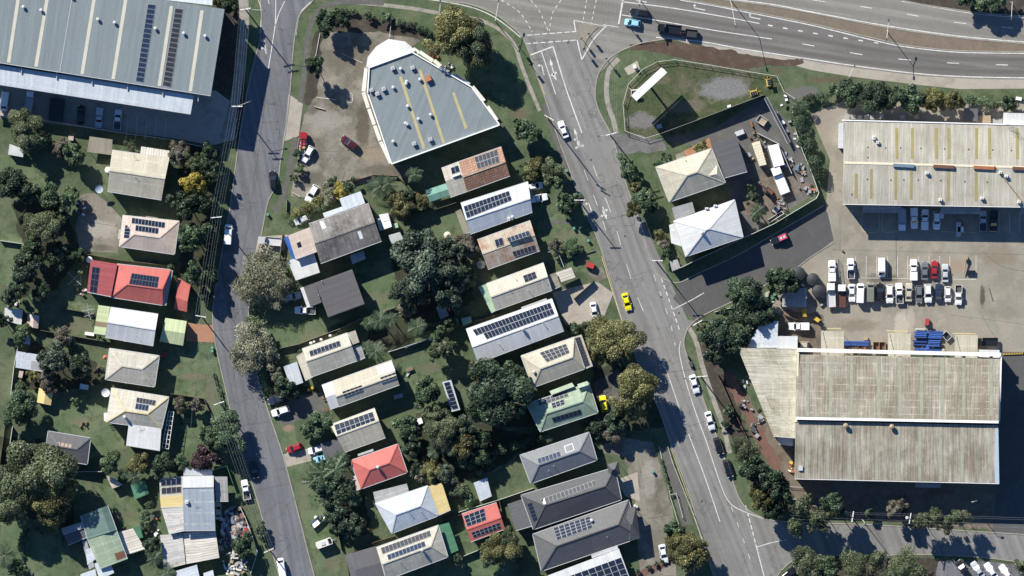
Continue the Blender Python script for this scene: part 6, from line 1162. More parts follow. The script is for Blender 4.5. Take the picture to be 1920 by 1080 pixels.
 (595, 795, 22, 5, 'green', 'shrub tree left of the sixteen panel house'), (612, 782, 16, 5, 'palm', 'small palm at the sixteen panel house front'), (578, 805, 15, 4, 'green', 'bush above the red parked car'), (605, 885, 30, 6, 'banana', 'broad leaved clump west of the orange red house'), (630, 880, 30, 6.5, 'banana', 'banana like clump next to the orange red house'), (590, 900, 22, 5, 'banana', 'low broad leaved plant on the front lawn'), (615, 915, 26, 6, 'dark', 'dark thicket between the broad leaved clumps'), (640, 860, 20, 6, 'palm', 'palm over the black carport corner'), (663, 936, 17, 5.5, 'palm', 'star shaped palm below the orange red house'), (612, 935, 17, 5, 'palm', 'star shaped palm on the front lawn edge'), (632, 955, 26, 6, 'dark', 'dark bush below the star shaped palms'), (645, 925, 22, 6, 'dark', 'dark bush between the star shaped palms'), (655, 985, 26, 5, 'dark', 'dark shrub mass beside the blue grey hip house'), (620, 968, 15, 4, 'green', 'bush beside the boat trailer'),
 (940, 1028, 30, 6.5, 'olive', 'olive grey tree left of the dark tiled house'), (955, 1010, 20, 6, 'grey', 'grey crown above the olive grey tree'), (920, 1040, 20, 5.5, 'grey', 'grey green crown on the left of the olive grey tree'), (857, 1050, 12, 3.5, 'green', 'round bush at the corner of the bottom beige house'), (545, 735, 16, 4, 'dark', 'dark bush by the shaded blue car'), (530, 725, 18, 5, 'dark', 'dark tree in front of the dappled shed'), (520, 705, 15, 5, 'pale', 'pale bush under the lower bleached street tree'),
 # east row fronts
 (1035, 322, 23, 5.5, 'grey', 'pinkish grey street tree in front of the rusty tiled house'), (1045, 335, 18, 5, 'green', 'green crown beside the pinkish grey street tree'), (1000, 318, 20, 3.5, 'olive', 'low olive bush east of the rusty tiled house'), (985, 320, 12, 3, 'green', 'small bush next to the rusty tiled house gable'), (1068, 378, 19, 5.5, 'green', 'street tree beside the white cars'), (1060, 392, 12, 4, 'green', 'small crown under the street tree by the white cars'), (1068, 463, 17, 2.5, 'bright', 'low bright bush on the front lawn'), (1040, 462, 14, 3, 'brown', 'brownish bush by the rust streaked house porch'), (1085, 468, 9, 2, 'green', 'small lawn bush right of the bright one'),
 (1150, 640, 44, 8.5, 'olive', 'olive tree by the road next to the pale driveway'), (1130, 662, 20, 7, 'olive', 'crown on the lower left of the roadside olive tree'), (1190, 728, 40, 9.5, 'olive', 'yellowish olive tree leaning over the main street'), (1183, 768, 22, 7, 'olive', 'lower crown of the yellowish olive roadside tree'), (1075, 617, 11, 3, 'dark', 'dark bush at the corner of the long solar house'), (1150, 790, 22, 5, 'dark', 'dark bush left of the lower roadside crown'), (1120, 800, 16, 4, 'dark', 'dark bush in front of the pale green house'), (1150, 812, 20, 4, 'brown', 'brownish bush at the top of the shared driveway'), (1030, 822, 9, 3.5, 'palm', 'tiny palm above the slate grey house'),
 (1278, 1020, 30, 7, 'olive', 'big roadside tree at the bottom of the main street'), (1295, 1045, 28, 7, 'olive', 'lower crown of the bottom roadside tree'), (1265, 995, 20, 6.5, 'green', 'green crown on top of the bottom roadside tree'),
 # east of the main street
 (1182, 322, 16, 4, 'green', 'green bush on the verge by the cream pyramid house'), (1192, 350, 12, 4, 'olive', 'small olive verge bush below the green one'), (1202, 378, 20, 5, 'green', 'verge tree below the cream pyramid house'), (1188, 390, 16, 5, 'olive', 'olive verge tree at the kerb'), (1225, 385, 12, 4, 'dark', 'dark bush between the two eastern houses'), (1238, 440, 12, 2.8, 'olive', 'upper of two clipped olive balls by the white house'), (1244, 457, 12, 2.8, 'brown', 'lower of two clipped brownish balls by the white house'), (1252, 295, 11, 2.5, 'green', 'round bush behind the cream pyramid house'), (1312, 278, 14, 2.5, 'olive', 'leafy bush at the brick patio'), (1234, 305, 8, 2, 'green', 'little bush left of the cream pyramid house'), (1250, 475, 12, 4, 'dark', 'dark bush west of the white house porch'),
 (1410, 370, 12, 3.5, 'green', 'slim green tree in the depot planting bed'), (1408, 350, 9, 3, 'green', 'small bush at the top of the depot planting bed'), (1420, 396, 17, 4.5, 'palm', 'palm in the depot planting bed'), (1416, 408, 10, 3, 'green', 'low bush by the depot palm'),
 (1405, 562, 36, 8, 'dark', 'dark tree at the side road, biggest of the corner group'), (1385, 550, 20, 7.5, 'green', 'green crown on the left of the corner group'), (1425, 590, 26, 7, 'dark', 'dark crown right of the biggest corner tree'), (1350, 620, 34, 7, 'dark', 'dark tree on the verge by the side road corner'), (1340, 655, 26, 6.5, 'dark', 'dark crown below the side road corner tree'), (1380, 635, 28, 7, 'dark', 'dark spreading crown touching the pale annexe roof'), (1320, 625, 14, 5, 'olive', 'small olive crown near the corner power pole'), (1470, 528, 24, 6.5, 'dark', 'dark tree beside the round black tanks'), (1450, 520, 18, 6, 'green', 'green tree left of the tank side tree'), (1358, 795, 9, 2, 'green', 'small verge bush by the footpath'), (1365, 770, 11, 3, 'green', 'dark verge bush beside the red gravel path'),
 (1398, 845, 26, 7, 'grey', 'grey green tree at the top of the verge grove'), (1412, 880, 28, 7.5, 'dark', 'dark tree second in the verge grove'), (1440, 900, 28, 8, 'dark', 'dark tree in the middle of the verge grove'), (1425, 935, 26, 7, 'olive', 'olive tree low in the verge grove'), (1460, 925, 24, 7, 'dark', 'dark tree on the right of the verge grove'), (1450, 955, 22, 6, 'dark', 'dark tree at the foot of the verge grove'), (1500, 948, 24, 7, 'grey', 'grey tree south of the big warehouse corner'), (1530, 975, 22, 7, 'olive', 'olive tree at the bottom road edge'), (1560, 945, 23, 7, 'dark', 'dark tree south of the big warehouse'), (1490, 985, 20, 6, 'grey', 'grey tree at the mouth of the bottom road'), (1545, 965, 18, 6, 'grey', 'small grey tree between the warehouse trees'), (1683, 950, 20, 5, 'brown', 'brownish round tree by the transformer pole'), (1728, 975, 20, 5.5, 'grey', 'first grey roadside tree right of the transformer pole'), (1752, 968, 17, 5.5, 'olive', 'second roadside tree right of the transformer pole'), (1772, 982, 17, 5, 'grey', 'third roadside tree right of the transformer pole'), (1792, 970, 16, 5.5, 'grey', 'fourth roadside tree right of the transformer pole'), (1808, 967, 15, 5.5, 'pale', 'pale flowering roadside tree, last in its row'), (1628, 962, 10, 2.5, 'green', 'tiny bush on the strip left of the brownish tree'),
 (1515, 1055, 34, 6, 'olive', 'olive tree south of the bottom road, left one'), (1550, 1065, 28, 6, 'green', 'green tree at the bottom edge below the bottom road'), (1600, 1062, 30, 5.5, 'grey', 'grey tree at the bottom edge right of the green one'), (1640, 1050, 24, 5, 'olive', 'olive bush south of the bottom road'), (1690, 1060, 34, 6, 'olive', 'wide olive tree left of the slanted parking bays'), (1720, 1075, 24, 6, 'grey', 'grey tree at the bottom edge by the slanted bays'), (1915, 1062, 18, 4, 'grey', 'grey bush in the bottom right corner'),
 (1645, 183, 30, 7, 'dark', 'largest dark tree behind the upper right warehouse'), (1680, 180, 14, 5.5, 'dark', 'narrow dark crown in the row behind the upper warehouse'), (1708, 187, 28, 7, 'green', 'green tree in the row behind the upper warehouse'), (1752, 190, 20, 6, 'olive', 'olive tree in the row behind the upper warehouse'), (1785, 190, 20, 6, 'olive', 'brownish olive tree right in the row behind the warehouse'), (1850, 0, 28, 6, 'bright', 'bright green tree north of the highway on the top edge'), (1815, -8, 20, 5, 'green', 'green tree cut by the top edge beyond the highway'), (1890, 195, 15, 4, 'dark', 'dark bush near the white rear annexe'), (1590, 172, 26, 5, 'green', 'green bushy tree beside the highway street lamp'),
]
for t in TREES:
    x, y, r, h, k, lab = t[:6]
    if r > 13 and k not in ('pale', 'palm', 'banana'): h *= 1.2
    if 335 < x < 375 and y < 560: h *= 1.25
    if 375 <= x < 405 and 400 < y < 580: h *= .7; r *= .9
    if y > 840 and x > 1380: h *= 1.35; r *= (.85 if y > 1030 else .95); k = 'bare' if k == 'grey' or (k == 'olive' and x > 1500) else k
    tree(x, y, r, h, k, lab, name={'palm': 'palm_tree', 'banana': 'banana_plant'}.get(k, 'tree' if r > 13 and h > 3.2 else 'bush'), cat={'palm': 'palm', 'banana': 'plant'}.get(k, 'tree' if r > 13 and h > 3.2 else 'bush'),
         group={'palm': 'palms in the gardens', 'banana': 'broad leaved plants'}.get(k, 'trees of the neighbourhood' if r > 13 and h > 3.2 else 'bushes in gardens and verges'))
hedge([(742, 40), (765, 46), (790, 52), (805, 62)], 16, 2, 'dark', 'dark hedge in front of the shop along the upper footpath')
hedge([(668, 24), (655, 20), (630, 24)], 10, 1.5, 'green', 'short low hedge at the top of the shop car park')
hedge([(540, 408), (565, 396), (592, 382), (600, 376)], 22, 3, 'olive', 'yellowish olive hedge above the grey fibre roof house'); hedge([(575, 402), (600, 390), (640, 372)], 14, 2.6, 'green', 'narrow green hedge behind the yellowish hedge')
hedge([(1500, 195), (1495, 225), (1510, 265), (1530, 305), (1538, 330)], 26, 4.5, 'dark', 'tall dark hedge between the depot and the concrete yard'); hedge([(1500, 190), (1540, 178), (1570, 170), (1600, 172)], 18, 3, 'green', 'green hedge along the highway bank by the yard gate')
hedge([(1580, 178), (1610, 172), (1625, 178)], 20, 4, 'green', 'thick hedge left of the largest dark tree'); hedge([(1808, 188), (1835, 193), (1870, 196), (1905, 195)], 20, 4, 'green', 'dark green hedge by the highway behind the container shed')
hedge([(925, 850), (960, 838), (1000, 826), (1015, 820)], 26, 3.2, 'dark', 'dark hedge behind the slate grey house'); hedge([(1060, 615), (1090, 612), (1130, 605)], 13, 2, 'dark', 'dark hedge along the pale driveway south edge'); hedge([(1104, 796), (1135, 786), (1165, 785)], 22, 3.2, 'dark', 'dark hedge in front of the pale green house')
hedge([(985, 332), (1010, 326), (1030, 318)], 15, 2.4, 'green', 'hedge between the rusty tiled house and the white cars'); hedge([(1240, 862), (1252, 905), (1262, 930)], 5, .8, 'green', 'thin low hedge beside the shared driveway'); hedge([(640, 612), (610, 648), (560, 660)], 8, 1.5, 'dark', 'low dark hedge inside the front lawn fence')
hedge([(1160, 290), (1172, 310), (1178, 335)], 12, 2.2, 'green', 'low verge hedge at the bend by the gravel drive'); hedge([(400, 700), (420, 760), (430, 790)], 8, 1, 'green', 'low planting along the left kerb')
hedge([(80, 1000), (60, 985), (45, 1010), (40, 1060)], 10, 1.2, 'green', 'rows of low vegetable planting at the bottom left'); hedge([(872, 870), (910, 880), (925, 850)], 14, 2.5, 'green', 'short hedge at the right foot of the garden thicket')
# ---------------------------------------------------------------- vehicles (x, y, heading, colour, label)
CARS = [
 ('van', 9, 190, 262, 'white', 'white van parked leftmost under the warehouse awning'), ('trayute', 55, 190, 82, 'white', 'white tray pickup second from left at the warehouse'), ('suv', 152, 215, 85, 'black', 'black car in the shaded warehouse forecourt'), ('utecanopy', 186, 221, 265, 'silver', 'silver car in shade, left of the white pickup at the warehouse'), ('ute', 221, 224, 85, 'white', 'white pickup rightmost in the warehouse forecourt'),
 ('suv', 512, 337, 95, 'black', 'black car parked on the right kerb of the left street'), ('van', 428, 440, 86, 'white', 'white van parked on the left kerb beside the power lines'), ('trayute', 505, 452, 175, 'silver', 'silver grey tray pickup on the little driveway by the pool fence'), ('suv', 577, 289, 240, 'white', 'white car beside the red barrel truck'), ('suv', 655, 268, 145, 'maroon', 'dark maroon car alone in the shop car park'), ('suv', 585, 363, 240, 'white', 'white car on the curved paving at the bottom of the car park'), ('hatch', 566, 412, 205, 'silver', 'silver car half hidden behind the yellowish hedge'),
 ('suv', 547, 556, 10, 'silver', 'silver car with roof rack under the upper bleached tree'), ('ute', 572, 582, 178, 'white', 'white pickup on the shaded lawn by the brown flat roof'), ('suv', 520, 749, 195, 'navy', 'dark blue car in tree shade on the front drive'), ('suv', 526, 771, 198, 'white', 'white car below the dark blue car on the front drive'), ('hatch', 552, 840, 200, 'red', 'red car parked on the lawn beside the left street'), ('hatch', 593, 843, 195, 'white', 'white car nosing out of the black carport, upper one'), ('hatch', 603, 860, 195, 'sky', 'pale blue car under the black carport, lower one'), ('suv', 477, 880, 280, 'black', 'black car parked in the round street tree shadow'), ('ute', 461, 918, 100, 'white', 'white pickup on the driveway above the junk yard'), ('van', 528, 1064, 100, 'white', 'white van at the bottom left kerb'), ('sedan', 409, 957, 92, 'champagne', 'beige car wedged beside the jumbled sheds'),
 ('sedan', 1056, 243, 110, 'white', 'white car driving up the main street by the shop lawn'), ('hatch', 1003, 349, 10, 'white', 'white car nearest the rusty tiled house drive, upper one'), ('utecanopy', 1008, 372, 10, 'white', 'white pickup car below the other white car on the same drive'), ('sedan', 1175, 566, 285, 'yellow', 'bright yellow car driving down the main street'), ('sedan', 1114, 583, 280, 'white', 'white car parked on the wide pale driveway'), ('hatch', 1132, 757, 100, 'yellow', 'yellow car in shade beside the pale green house'), ('sedan', 1302, 720, 285, 'white', 'white car parked first at the right kerb, below the dark motorcycle'), ('sedan', 1331, 789, 285, 'white', 'white car parked second at the right kerb'), ('suv', 1347, 836, 287, 'black', 'dark car with lit sunroof at the right kerb'), ('suv', 1365, 878, 287, 'black', 'black car last in the right kerb row'), ('sedan', 1244, 1038, 282, 'white', 'white car on the shared driveway near the bottom'), 
 ('suv', 1198, 24, 172, 'black', 'black car waiting at the highway stop line'), ('hatch', 1186, 43, 172, 'sky', 'light blue car turning at the highway junction'),
 ('utecanopy', 1497, 612, 180, 'white', 'white pickup below the black tanks in the dirt yard'), ('hatch', 1502, 647, 180, 'champagne', 'beige car half under the annexe awning'),
 # depot rows
 ('utecanopy', 1560, 508, 90, 'white', 'white pickup with rack, first in the upper yard row'), ('ute', 1595, 504, 90, 'white', 'white pickup with dark tub, second in the upper yard row'), ('van', 1653, 502, 270, 'white', 'white van alone in the upper yard row'), ('utecanopy', 1713, 506, 90, 'white', 'white pickup left of the dark grey car in the upper row'), ('sedan', 1734, 508, 90, 'grey', 'dark grey car left of the red car in the upper row'), ('sedan', 1752, 506, 90, 'red', 'red car in the upper yard row'), ('sedan', 1772, 511, 90, 'silver', 'silver car at the right end of the upper yard row'),
 ('trayute', 1558, 553, 90, 'white', 'white tray pickup at the left end of the lower yard row'), ('traytruck', 1578, 554, 90, 'white', 'white truck with brown tray in the lower yard row'), ('sedan', 1597, 550, 270, 'white', 'small white car right of the brown tray truck'), ('van', 1613, 550, 90, 'white', 'long white van in the lower yard row'), ('van', 1632, 548, 90, 'greygreen', 'grey green wagon in the lower yard row'), ('suv', 1650, 548, 90, 'black', 'black car in the lower yard row'), ('suv', 1668, 550, 270, 'white', 'white car right of the black car in the lower row'), ('ute', 1686, 550, 90, 'white', 'white pickup in the middle of the lower yard row'), ('sedan', 1704, 549, 90, 'champagne', 'champagne car in the lower yard row'), ('suv', 1723, 551, 270, 'grey', 'grey car right of the champagne car'), ('suv', 1740, 549, 270, 'white', 'white car between the grey and navy cars of the lower row'), ('sedan', 1760, 548, 90, 'navy', 'navy car third from the right end of the lower yard row'), ('hatch', 1777, 552, 270, 'white', 'white car with dark roof window in the lower yard row'), ('ute', 1797, 553, 270, 'white', 'white pickup at the right end of the lower yard row'),
 ('trayute', 1691, 412, 270, 'white', 'white tray pickup leftmost in the warehouse shadow'), ('utecanopy', 1714, 410, 270, 'white', 'white pickup second in the warehouse shadow'), ('utecanopy', 1734, 411, 90, 'white', 'white pickup third in the warehouse shadow'), ('suv', 1756, 414, 270, 'white', 'white car fourth in the warehouse shadow'), ('ute', 1843, 414, 90, 'silver', 'silver pickup near the right of the warehouse shadow'), ('ute', 1863, 414, 270, 'black', 'black pickup rightmost in the warehouse shadow'),
 ('sedan', 1833, 1068, 125, 'silver', 'silver car in the slanted bays, first from left'), ('sedan', 1858, 1070, 125, 'white', 'white car in the slanted bays, second from left'), ('sedan', 1886, 1074, 125, 'white', 'white car in the slanted bays, third from left'), ('sedan', 1805, 1066, 125, 'black', 'black car in shade at the slanted bays'), ('suv', 1478, 1076, 40, 'black', 'black car under the olive tree at the bottom road corner'),
]
for k, x, y, a, c, lab in CARS:
    grp = 'vehicles parked in the depot yard' if x > 1480 and y < 600 and y > 380 else 'vehicles on streets and drives'
    if 'yard' in grp: a += random.uniform(-2.2, 2.2); y += random.uniform(-1.2, 1.2)
    car(k, x, y, a, c, lab, grp, random.uniform(.97, 1.04))
tr = [o for o in COL.objects if o.get('label', '') == 'white truck with brown tray in the lower yard row'][0]
for ch in tr.children:
    if ch.name.split('.')[0] == 'tray': ch.material_slots[0].material = PAINT['brown']
# wrapped pink car, red barrel truck
r = car('suv', 1461, 448, 205, 'black', 'black car with pink white roof wrap on the side road', 'vehicles on streets and drives')
m = MB()
for i in range(5):
    for j in range(3): m.box((-1.75+i*.42, -.5+j*.46, 1.67), .40, .44, .05, 0, (i*2+j*3) % 4)
m.build('roof_wrap', ['paint_pink', 'paint_white', 'paint_pink', 'terracotta'], r, local=True)
r = car('trayute', 567, 268, 80, 'red', 'small red truck carrying red and yellow drums', 'vehicles on streets and drives')
for i in range(2):
    for j in range(3):
        m = MB(); p = W(565+i*6-j*.5, 264+j*6.5, 1.0); m.lathe(p, [(.36, 0), (.38, .4), (.36, .8), (.3, .84)], 12); tag(m.build('drum', 'yellow' if (i, j) == (1, 2) else 'red', None, p), 'yellow drum on the small red truck' if (i, j) == (1, 2) else 'red drum standing on the small red truck', 'drum', 'drums on the red truck')
# black truck and trailer on the highway
r = car('traytruck', 1254, 54, 173, 'black', 'black truck pulling a dark trailer on the highway', 'trucks', 1.05)
for ch in r.children:
    if ch.name.split('.')[0] == 'tray': ch.material_slots[0].material = PAINT['black']
p = W(1296, 63); t = thing('trailer', 'dark open box trailer behind the black highway truck', 'trailer', p, 'trailers', R(173)); m = MB(); m.box((0, 0, .5), 3.4, 2.2, .12)
for s in (-1, 1): m.box((0, s*1.08, .62), 3.4, .08, .9)
m.box((-1.7, 0, .62), .08, 2.2, .9); m.box((1.7, 0, .62), .08, 2.2, .9); m.build('body', 'black', t, local=True); m = MB(); m.tube((1.7, 0, .5), (3.2, 0, .5), .07); m.build('drawbar', 'steel', t, local=True); m = MB(); m.box((0, 0, .63), 3.1, 1.9, .5); m.build('load', 'tank', t, local=True); wheels(t, (-.5, .5), 1.1)
# motorcycle on the verge
p = W(1291, 671); r = thing('motorcycle', 'black motorcycle combination standing on the right kerb', 'motorcycle', p, None, R(110)); m = MB(); m.box((0, 0, .45), 1.2, .36, .4); m.box((-.2, 0, .82), .7, .3, .12); m.build('body', 'black', r, local=True); m = MB(); m.tube((.55, -.4, 1.05), (.55, .4, 1.05), .03); m.build('handlebar', 'steel', r, local=True)
for x in (-.75, .75): m = MB(); m.tube((x, -.07, .32), (x, .07, .32), .32, .32, 14); m.build('wheel', 'rubber', r, local=True)
m = MB(); m.box((-1.9, 0, .3), 1.5, .9, .6); m.build('side_trailer', 'darkgrey', r, local=True)
# caravan, boat, trailers
p = W(608, 1018); r = thing('caravan', 'small white caravan on the front lawn beside the left street', 'caravan', p, None, R(20)); m = MB(); m.prism([Vector((x, y)) for x, y in ((-2.2, -1), (2.2, -1), (2.5, 0), (2.2, 1), (-2.2, 1), (-2.4, 0))], .45, 2.3); m.build('body', 'offwhite', r, local=True); m = MB(); m.box((-.3, 0, 2.3), 1.2, .9, .18); m.build('roof_hatch', 'lightgrey', r, local=True); m = MB(); m.box((1.7, 0, 2.3), .9, 1.5, .06); m.build('roof_window', 'glass', r, local=True); wheels(r, (-.3,), .95); m = MB(); m.tube((2.4, 0, .5), (3.4, 0, .5), .06); m.build('drawbar', 'steel', r, local=True)
p = W(597, 975); r = thing('boat', 'small white boat on a trailer at the front lawn', 'boat', p, None, R(40)); m = MB(); sec = [(-2.3, .95, .5), (-1, 1.0, .45), (.8, .92, .45), (1.9, .55, .6), (2.6, .06, .85)]
rg = [[(x, -w, 1.25), (x, -w*.7, z), (x, w*.7, z), (x, w, 1.25)] for x, w, z in sec]
for a, b in zip(rg, rg[1:]):
    for i in range(3): m.face([a[i], b[i], b[i+1], a[i+1]])
m.face([(-2.3, -.85, .75), (1.6, -.5, .75), (1.6, .5, .75), (-2.3, .85, .75)]); m.face([rg[0][0], rg[0][1], rg[0][2], rg[0][3]]); m.build('hull', 'white', r, local=True); m = MB(); m.box((.3, 0, .76), .8, 1.2, .7); m.build('console', 'black', r, local=True); m = MB(); m.box((-2.4, 0, .8), .4, .4, .9); m.build('outboard_motor', 'black', r, local=True); wheels(r, (-.6,), .95, .28)
m = MB(); p = W(592, 970); m.lathe(p, [(.5, 0), (.52, .5), (.5, 1.0)], 14); tag(m.build('drum', 'offwhite', None, p), 'white tub beside the small boat', 'tub')
# depot: trucks, containers, skip, conveyor
def container(q, mat, label, h=2.5):
    P = WP(q); c = sum(P, Vector((0, 0, 0)))/4; r = thing('shipping_container', label, 'container', c, 'containers in the depot'); m = MB(); m.prism(P, .15, h); m.build('body', mat, r)
    m = MB(); Q = [p+(c-p).normalized()*.1 for p in P]; m.prism(Q, h, h+.06); o = m.build('roof', mat, r); m = MB(); a, b, c2, d = [v+Vector((0, 0, h+.06)) for v in Q]
    for k in range(1, 9): m.bar(a.lerp(d, k/9), b.lerp(c2, k/9), .1, .05)
    m.build('roof_rib', mat, o); m = MB(); m.bar(P[2], P[3], .08, h-.3, up=.2); m.build('door', mat, r)
container([(1409, 269), (1424, 264), (1437, 309), (1424, 312)], 'cream', 'pale yellow roofed container in the depot yard'); container([(1439, 274), (1459, 270), (1471, 309), (1451, 314)], 'white', 'wide white roofed container right of the yellow one'); container([(95, 184), (122, 188), (118, 230), (92, 226)], 'tank', 'dark container in the warehouse forecourt shade', 2.6)
r = car('traytruck', 1462, 337, 112, 'white', 'white tipper truck parked below the depot containers', 'trucks', 1.25)
for ch in r.children:
    if ch.name.split('.')[0] == 'tray': ch.material_slots[0].material = PAINT['white']
m = MB(); m.box((-1.1, 0, .97), 3.8, 1.9, .5); m.build('load_cover', 'white', r, local=True)
p = W(1428, 226); r = thing('skip_bin', 'open grey skip of sand in the depot yard', 'skip', p, None, R(-35)); m = MB(); 
for sx, sy, w, d in ((0, 1.0, 2.6, .12), (0, -1.0, 2.6, .12), (1.3, 0, .12, 2.1), (-1.3, 0, .12, 2.1)): m.box((sx, sy, 0), w, d, 1.3)
m.build('body', 'lightgrey', r, local=True); m = MB(); m.box((0, 0, 0), 2.4, 1.9, .8); m.build('sand', 'palewood', r, local=True)
a, b = W(1435, 184, 3.6), W(1479, 268, 1.6); r = thing('conveyor', 'long grey steel lattice conveyor on the depot edge', 'conveyor', (a+b)/2*Vector((1, 1, 0)) if False else Vector(((a.x+b.x)/2, (a.y+b.y)/2, 0))); d = (b-a).normalized(); n_ = Vector((-d.y, d.x, 0)).normalized()*.42
m = MB()
for s in (-1, 1): m.tube(a+n_*s, b+n_*s, .07); m.tube(a+n_*s+Vector((0, 0, .6)), b+n_*s+Vector((0, 0, .6)), .07)
for k in range(22): q = a.lerp(b, k/21); q2 = a.lerp(b, min(k+1, 21)/21); m.tube(q+n_, q-n_, .05, .05, 4); m.tube(q+n_, q2-n_, .035, .035, 4); m.tube(q-n_+Vector((0, 0, .6)), q2-n_, .035, .035, 4)
m.build('lattice_frame', 'lightgrey', r); m = MB(); m.bar(a+Vector((0, 0, .2)), b+Vector((0, 0, .2)), .5, .05); m.build('belt', 'darkgrey', r)
for f in (.08, .5, .92): q = a.lerp(b, f); m = MB(); m.tube((q.x-.4, q.y, 0), q, .06); m.tube((q.x+.4, q.y, 0), q, .06); m.build('support_leg', 'steel', r)
def excavator(x, y, deg, mat, label):
    p = W(x, y); r = thing('excavator', label, 'excavator', p, 'machines', R(deg)); m = MB()
    for s in (-1, 1): m.box((0, s*.8, 0), 2.4, .42, .6)
    m.build('tracks', 'rubber', r, local=True); m = MB(); m.box((-.2, 0, .65), 1.9, 1.6, .8); m.build('body', mat, r, local=True); m = MB(); m.box((.1, .4, 1.45), .9, .7, .9); m.build('cab', 'glass', r, local=True)
    m = MB(); m.tube((.7, -.2, 1.2), (2.4, -.2, 2.6), .16, .13); m.tube((2.4, -.2, 2.6), (3.7, -.2, .9), .12, .1); m.build('boom', mat, r, local=True); m = MB(); m.box((3.8, -.2, .2), .6, .8, .6); m.build('bucket', 'steel', r, local=True)
excavator(1441, 360, 140, 'rust', 'rusty brown digger beside the depot planting bed')
excavator(1455, 392, 60, 'grey', 'grey machine in the depot dirt')
clutter(1520, 355, 16, 1.7, 'rusty red scrap heap in the depot corner', ('rust', 'terracotta', 'grey'), 3); clutter(1415, 262, 10, 1.3, 'orange brown scrap by the pale yellow container', ('rust', 'timber'), 4, ey=2); clutter(1466, 395, 16, 2.2, 'timber and scrap pile beside the grey machine', ('timber', 'palewood', 'grey'), 5, ey=2); clutter(1385, 250, 6, 1, 'grey boxes behind the dark annexe', ('lightgrey', 'grey'), 6)
clutter(1478, 215, 10, 2.5, 'dark equipment crates beside the lattice conveyor', ('tank', 'grey', 'white'), 7, ey=2.5, smax=1.6); clutter(1432, 282, 8, 1, 'odds and ends between the two containers', ('blue', 'grey', 'yellow'), 8, ey=3); clutter(1494, 262, 6, 1, 'small white gear at the hedge foot', ('white', 'grey'), 9, ey=2)
clutter(1240, 1002-120, 0, 1, 'x', ('grey',), 1) if False else None
# billboard lot
A, B = W(1246, 134, 0), W(1189, 187, 0); r = thing('billboard', 'long white billboard on a single pole in the scrubby lot', 'billboard', (A+B)/2, None); d = (B-A).normalized(); n_ = Vector((-d.y, d.x, 0)); q = (A+B)/2+n_*.0
m = MB(); m.tube(q, q+Vector((0, 0, 6.8)), .34, .3, 12); m.build('pole', 'steel', r); m = MB(); m.bar(A+Vector((0, 0, 6.2)), B+Vector((0, 0, 6.2)), 1.5, 3.6); m.build('panel', 'white', r); m = MB(); m.bar(A+n_*-1.1+Vector((0, 0, 6.1)), B+n_*-1.1+Vector((0, 0, 6.1)), .6, .08); m.build('walkway', 'lightgrey', r)
def solartrailer(x, y, deg, base, label, mast=True):
    r = thing('solar_trailer', label, 'trailer', W(x, y), 'solar sign trailers', R(deg)); m = MB(); m.box((0, 0, .35), 2.0, 1.3, .45); m.tube((1, 0, .4), (2.1, 0, .4), .06); m.build('chassis', base, r, local=True)
    for s in ((1, 1), (1, -1), (-1, 1), (-1, -1)): m = MB(); m.tube((s[0]*.9, s[1]*.6, .4), (s[0]*1.3, s[1]*1.1, 0), .06); m.build('leg', base, r, local=True)
    for k in range(3): m = MB(); m.box((-.6+k*.6, -.25, 1.75), .56, 1.15, .05); m.build('solar_panel', 'cells', r, local=True)
    m = MB(); m.tube((0, 0, .8), (0, 0, 1.75), .08); m.build('mast', 'steel', r, local=True); wheels(r, (0,), .75, .26)
solartrailer(1441, 155, 100, 'yellow', 'yellow solar trailer nearest the fence corner'); solartrailer(1413, 174, 15, 'yellow', 'yellow solar trailer by the depot wall'); solartrailer(1190, 172, 5, 'offwhite', 'pale solar trailer under the billboard end')
box_thing('utility_cabinet', 'small white cabinet on a concrete pad north of the billboard', 'cabinet', 1190, 125, .8, 1.0, 1.5, 20, 'white'); struct(sheet('concrete_pad', [(1170, 128), (1195, 114), (1200, 130), (1178, 141)], 'paleconcrete', .02))
box_thing('block', 'white block at the lot boundary', 'block', 1367, 199, 1.0, .6, .6, 20, 'white'); box_thing('crate', 'grey crate at the lower lot boundary', 'crate', 1236, 237, 1.5, 1.2, 1.2, 15, 'grey'); box_thing('crate', 'pale metal box beside the open sand skip', 'crate', 1387, 249, 2.4, 1.3, 1.1, 20, 'lightgrey'); box_thing('post_box', 'orange marker post by the sand skip', 'marker', 1409, 232, .4, 1.8, .8, 20, 'orange')
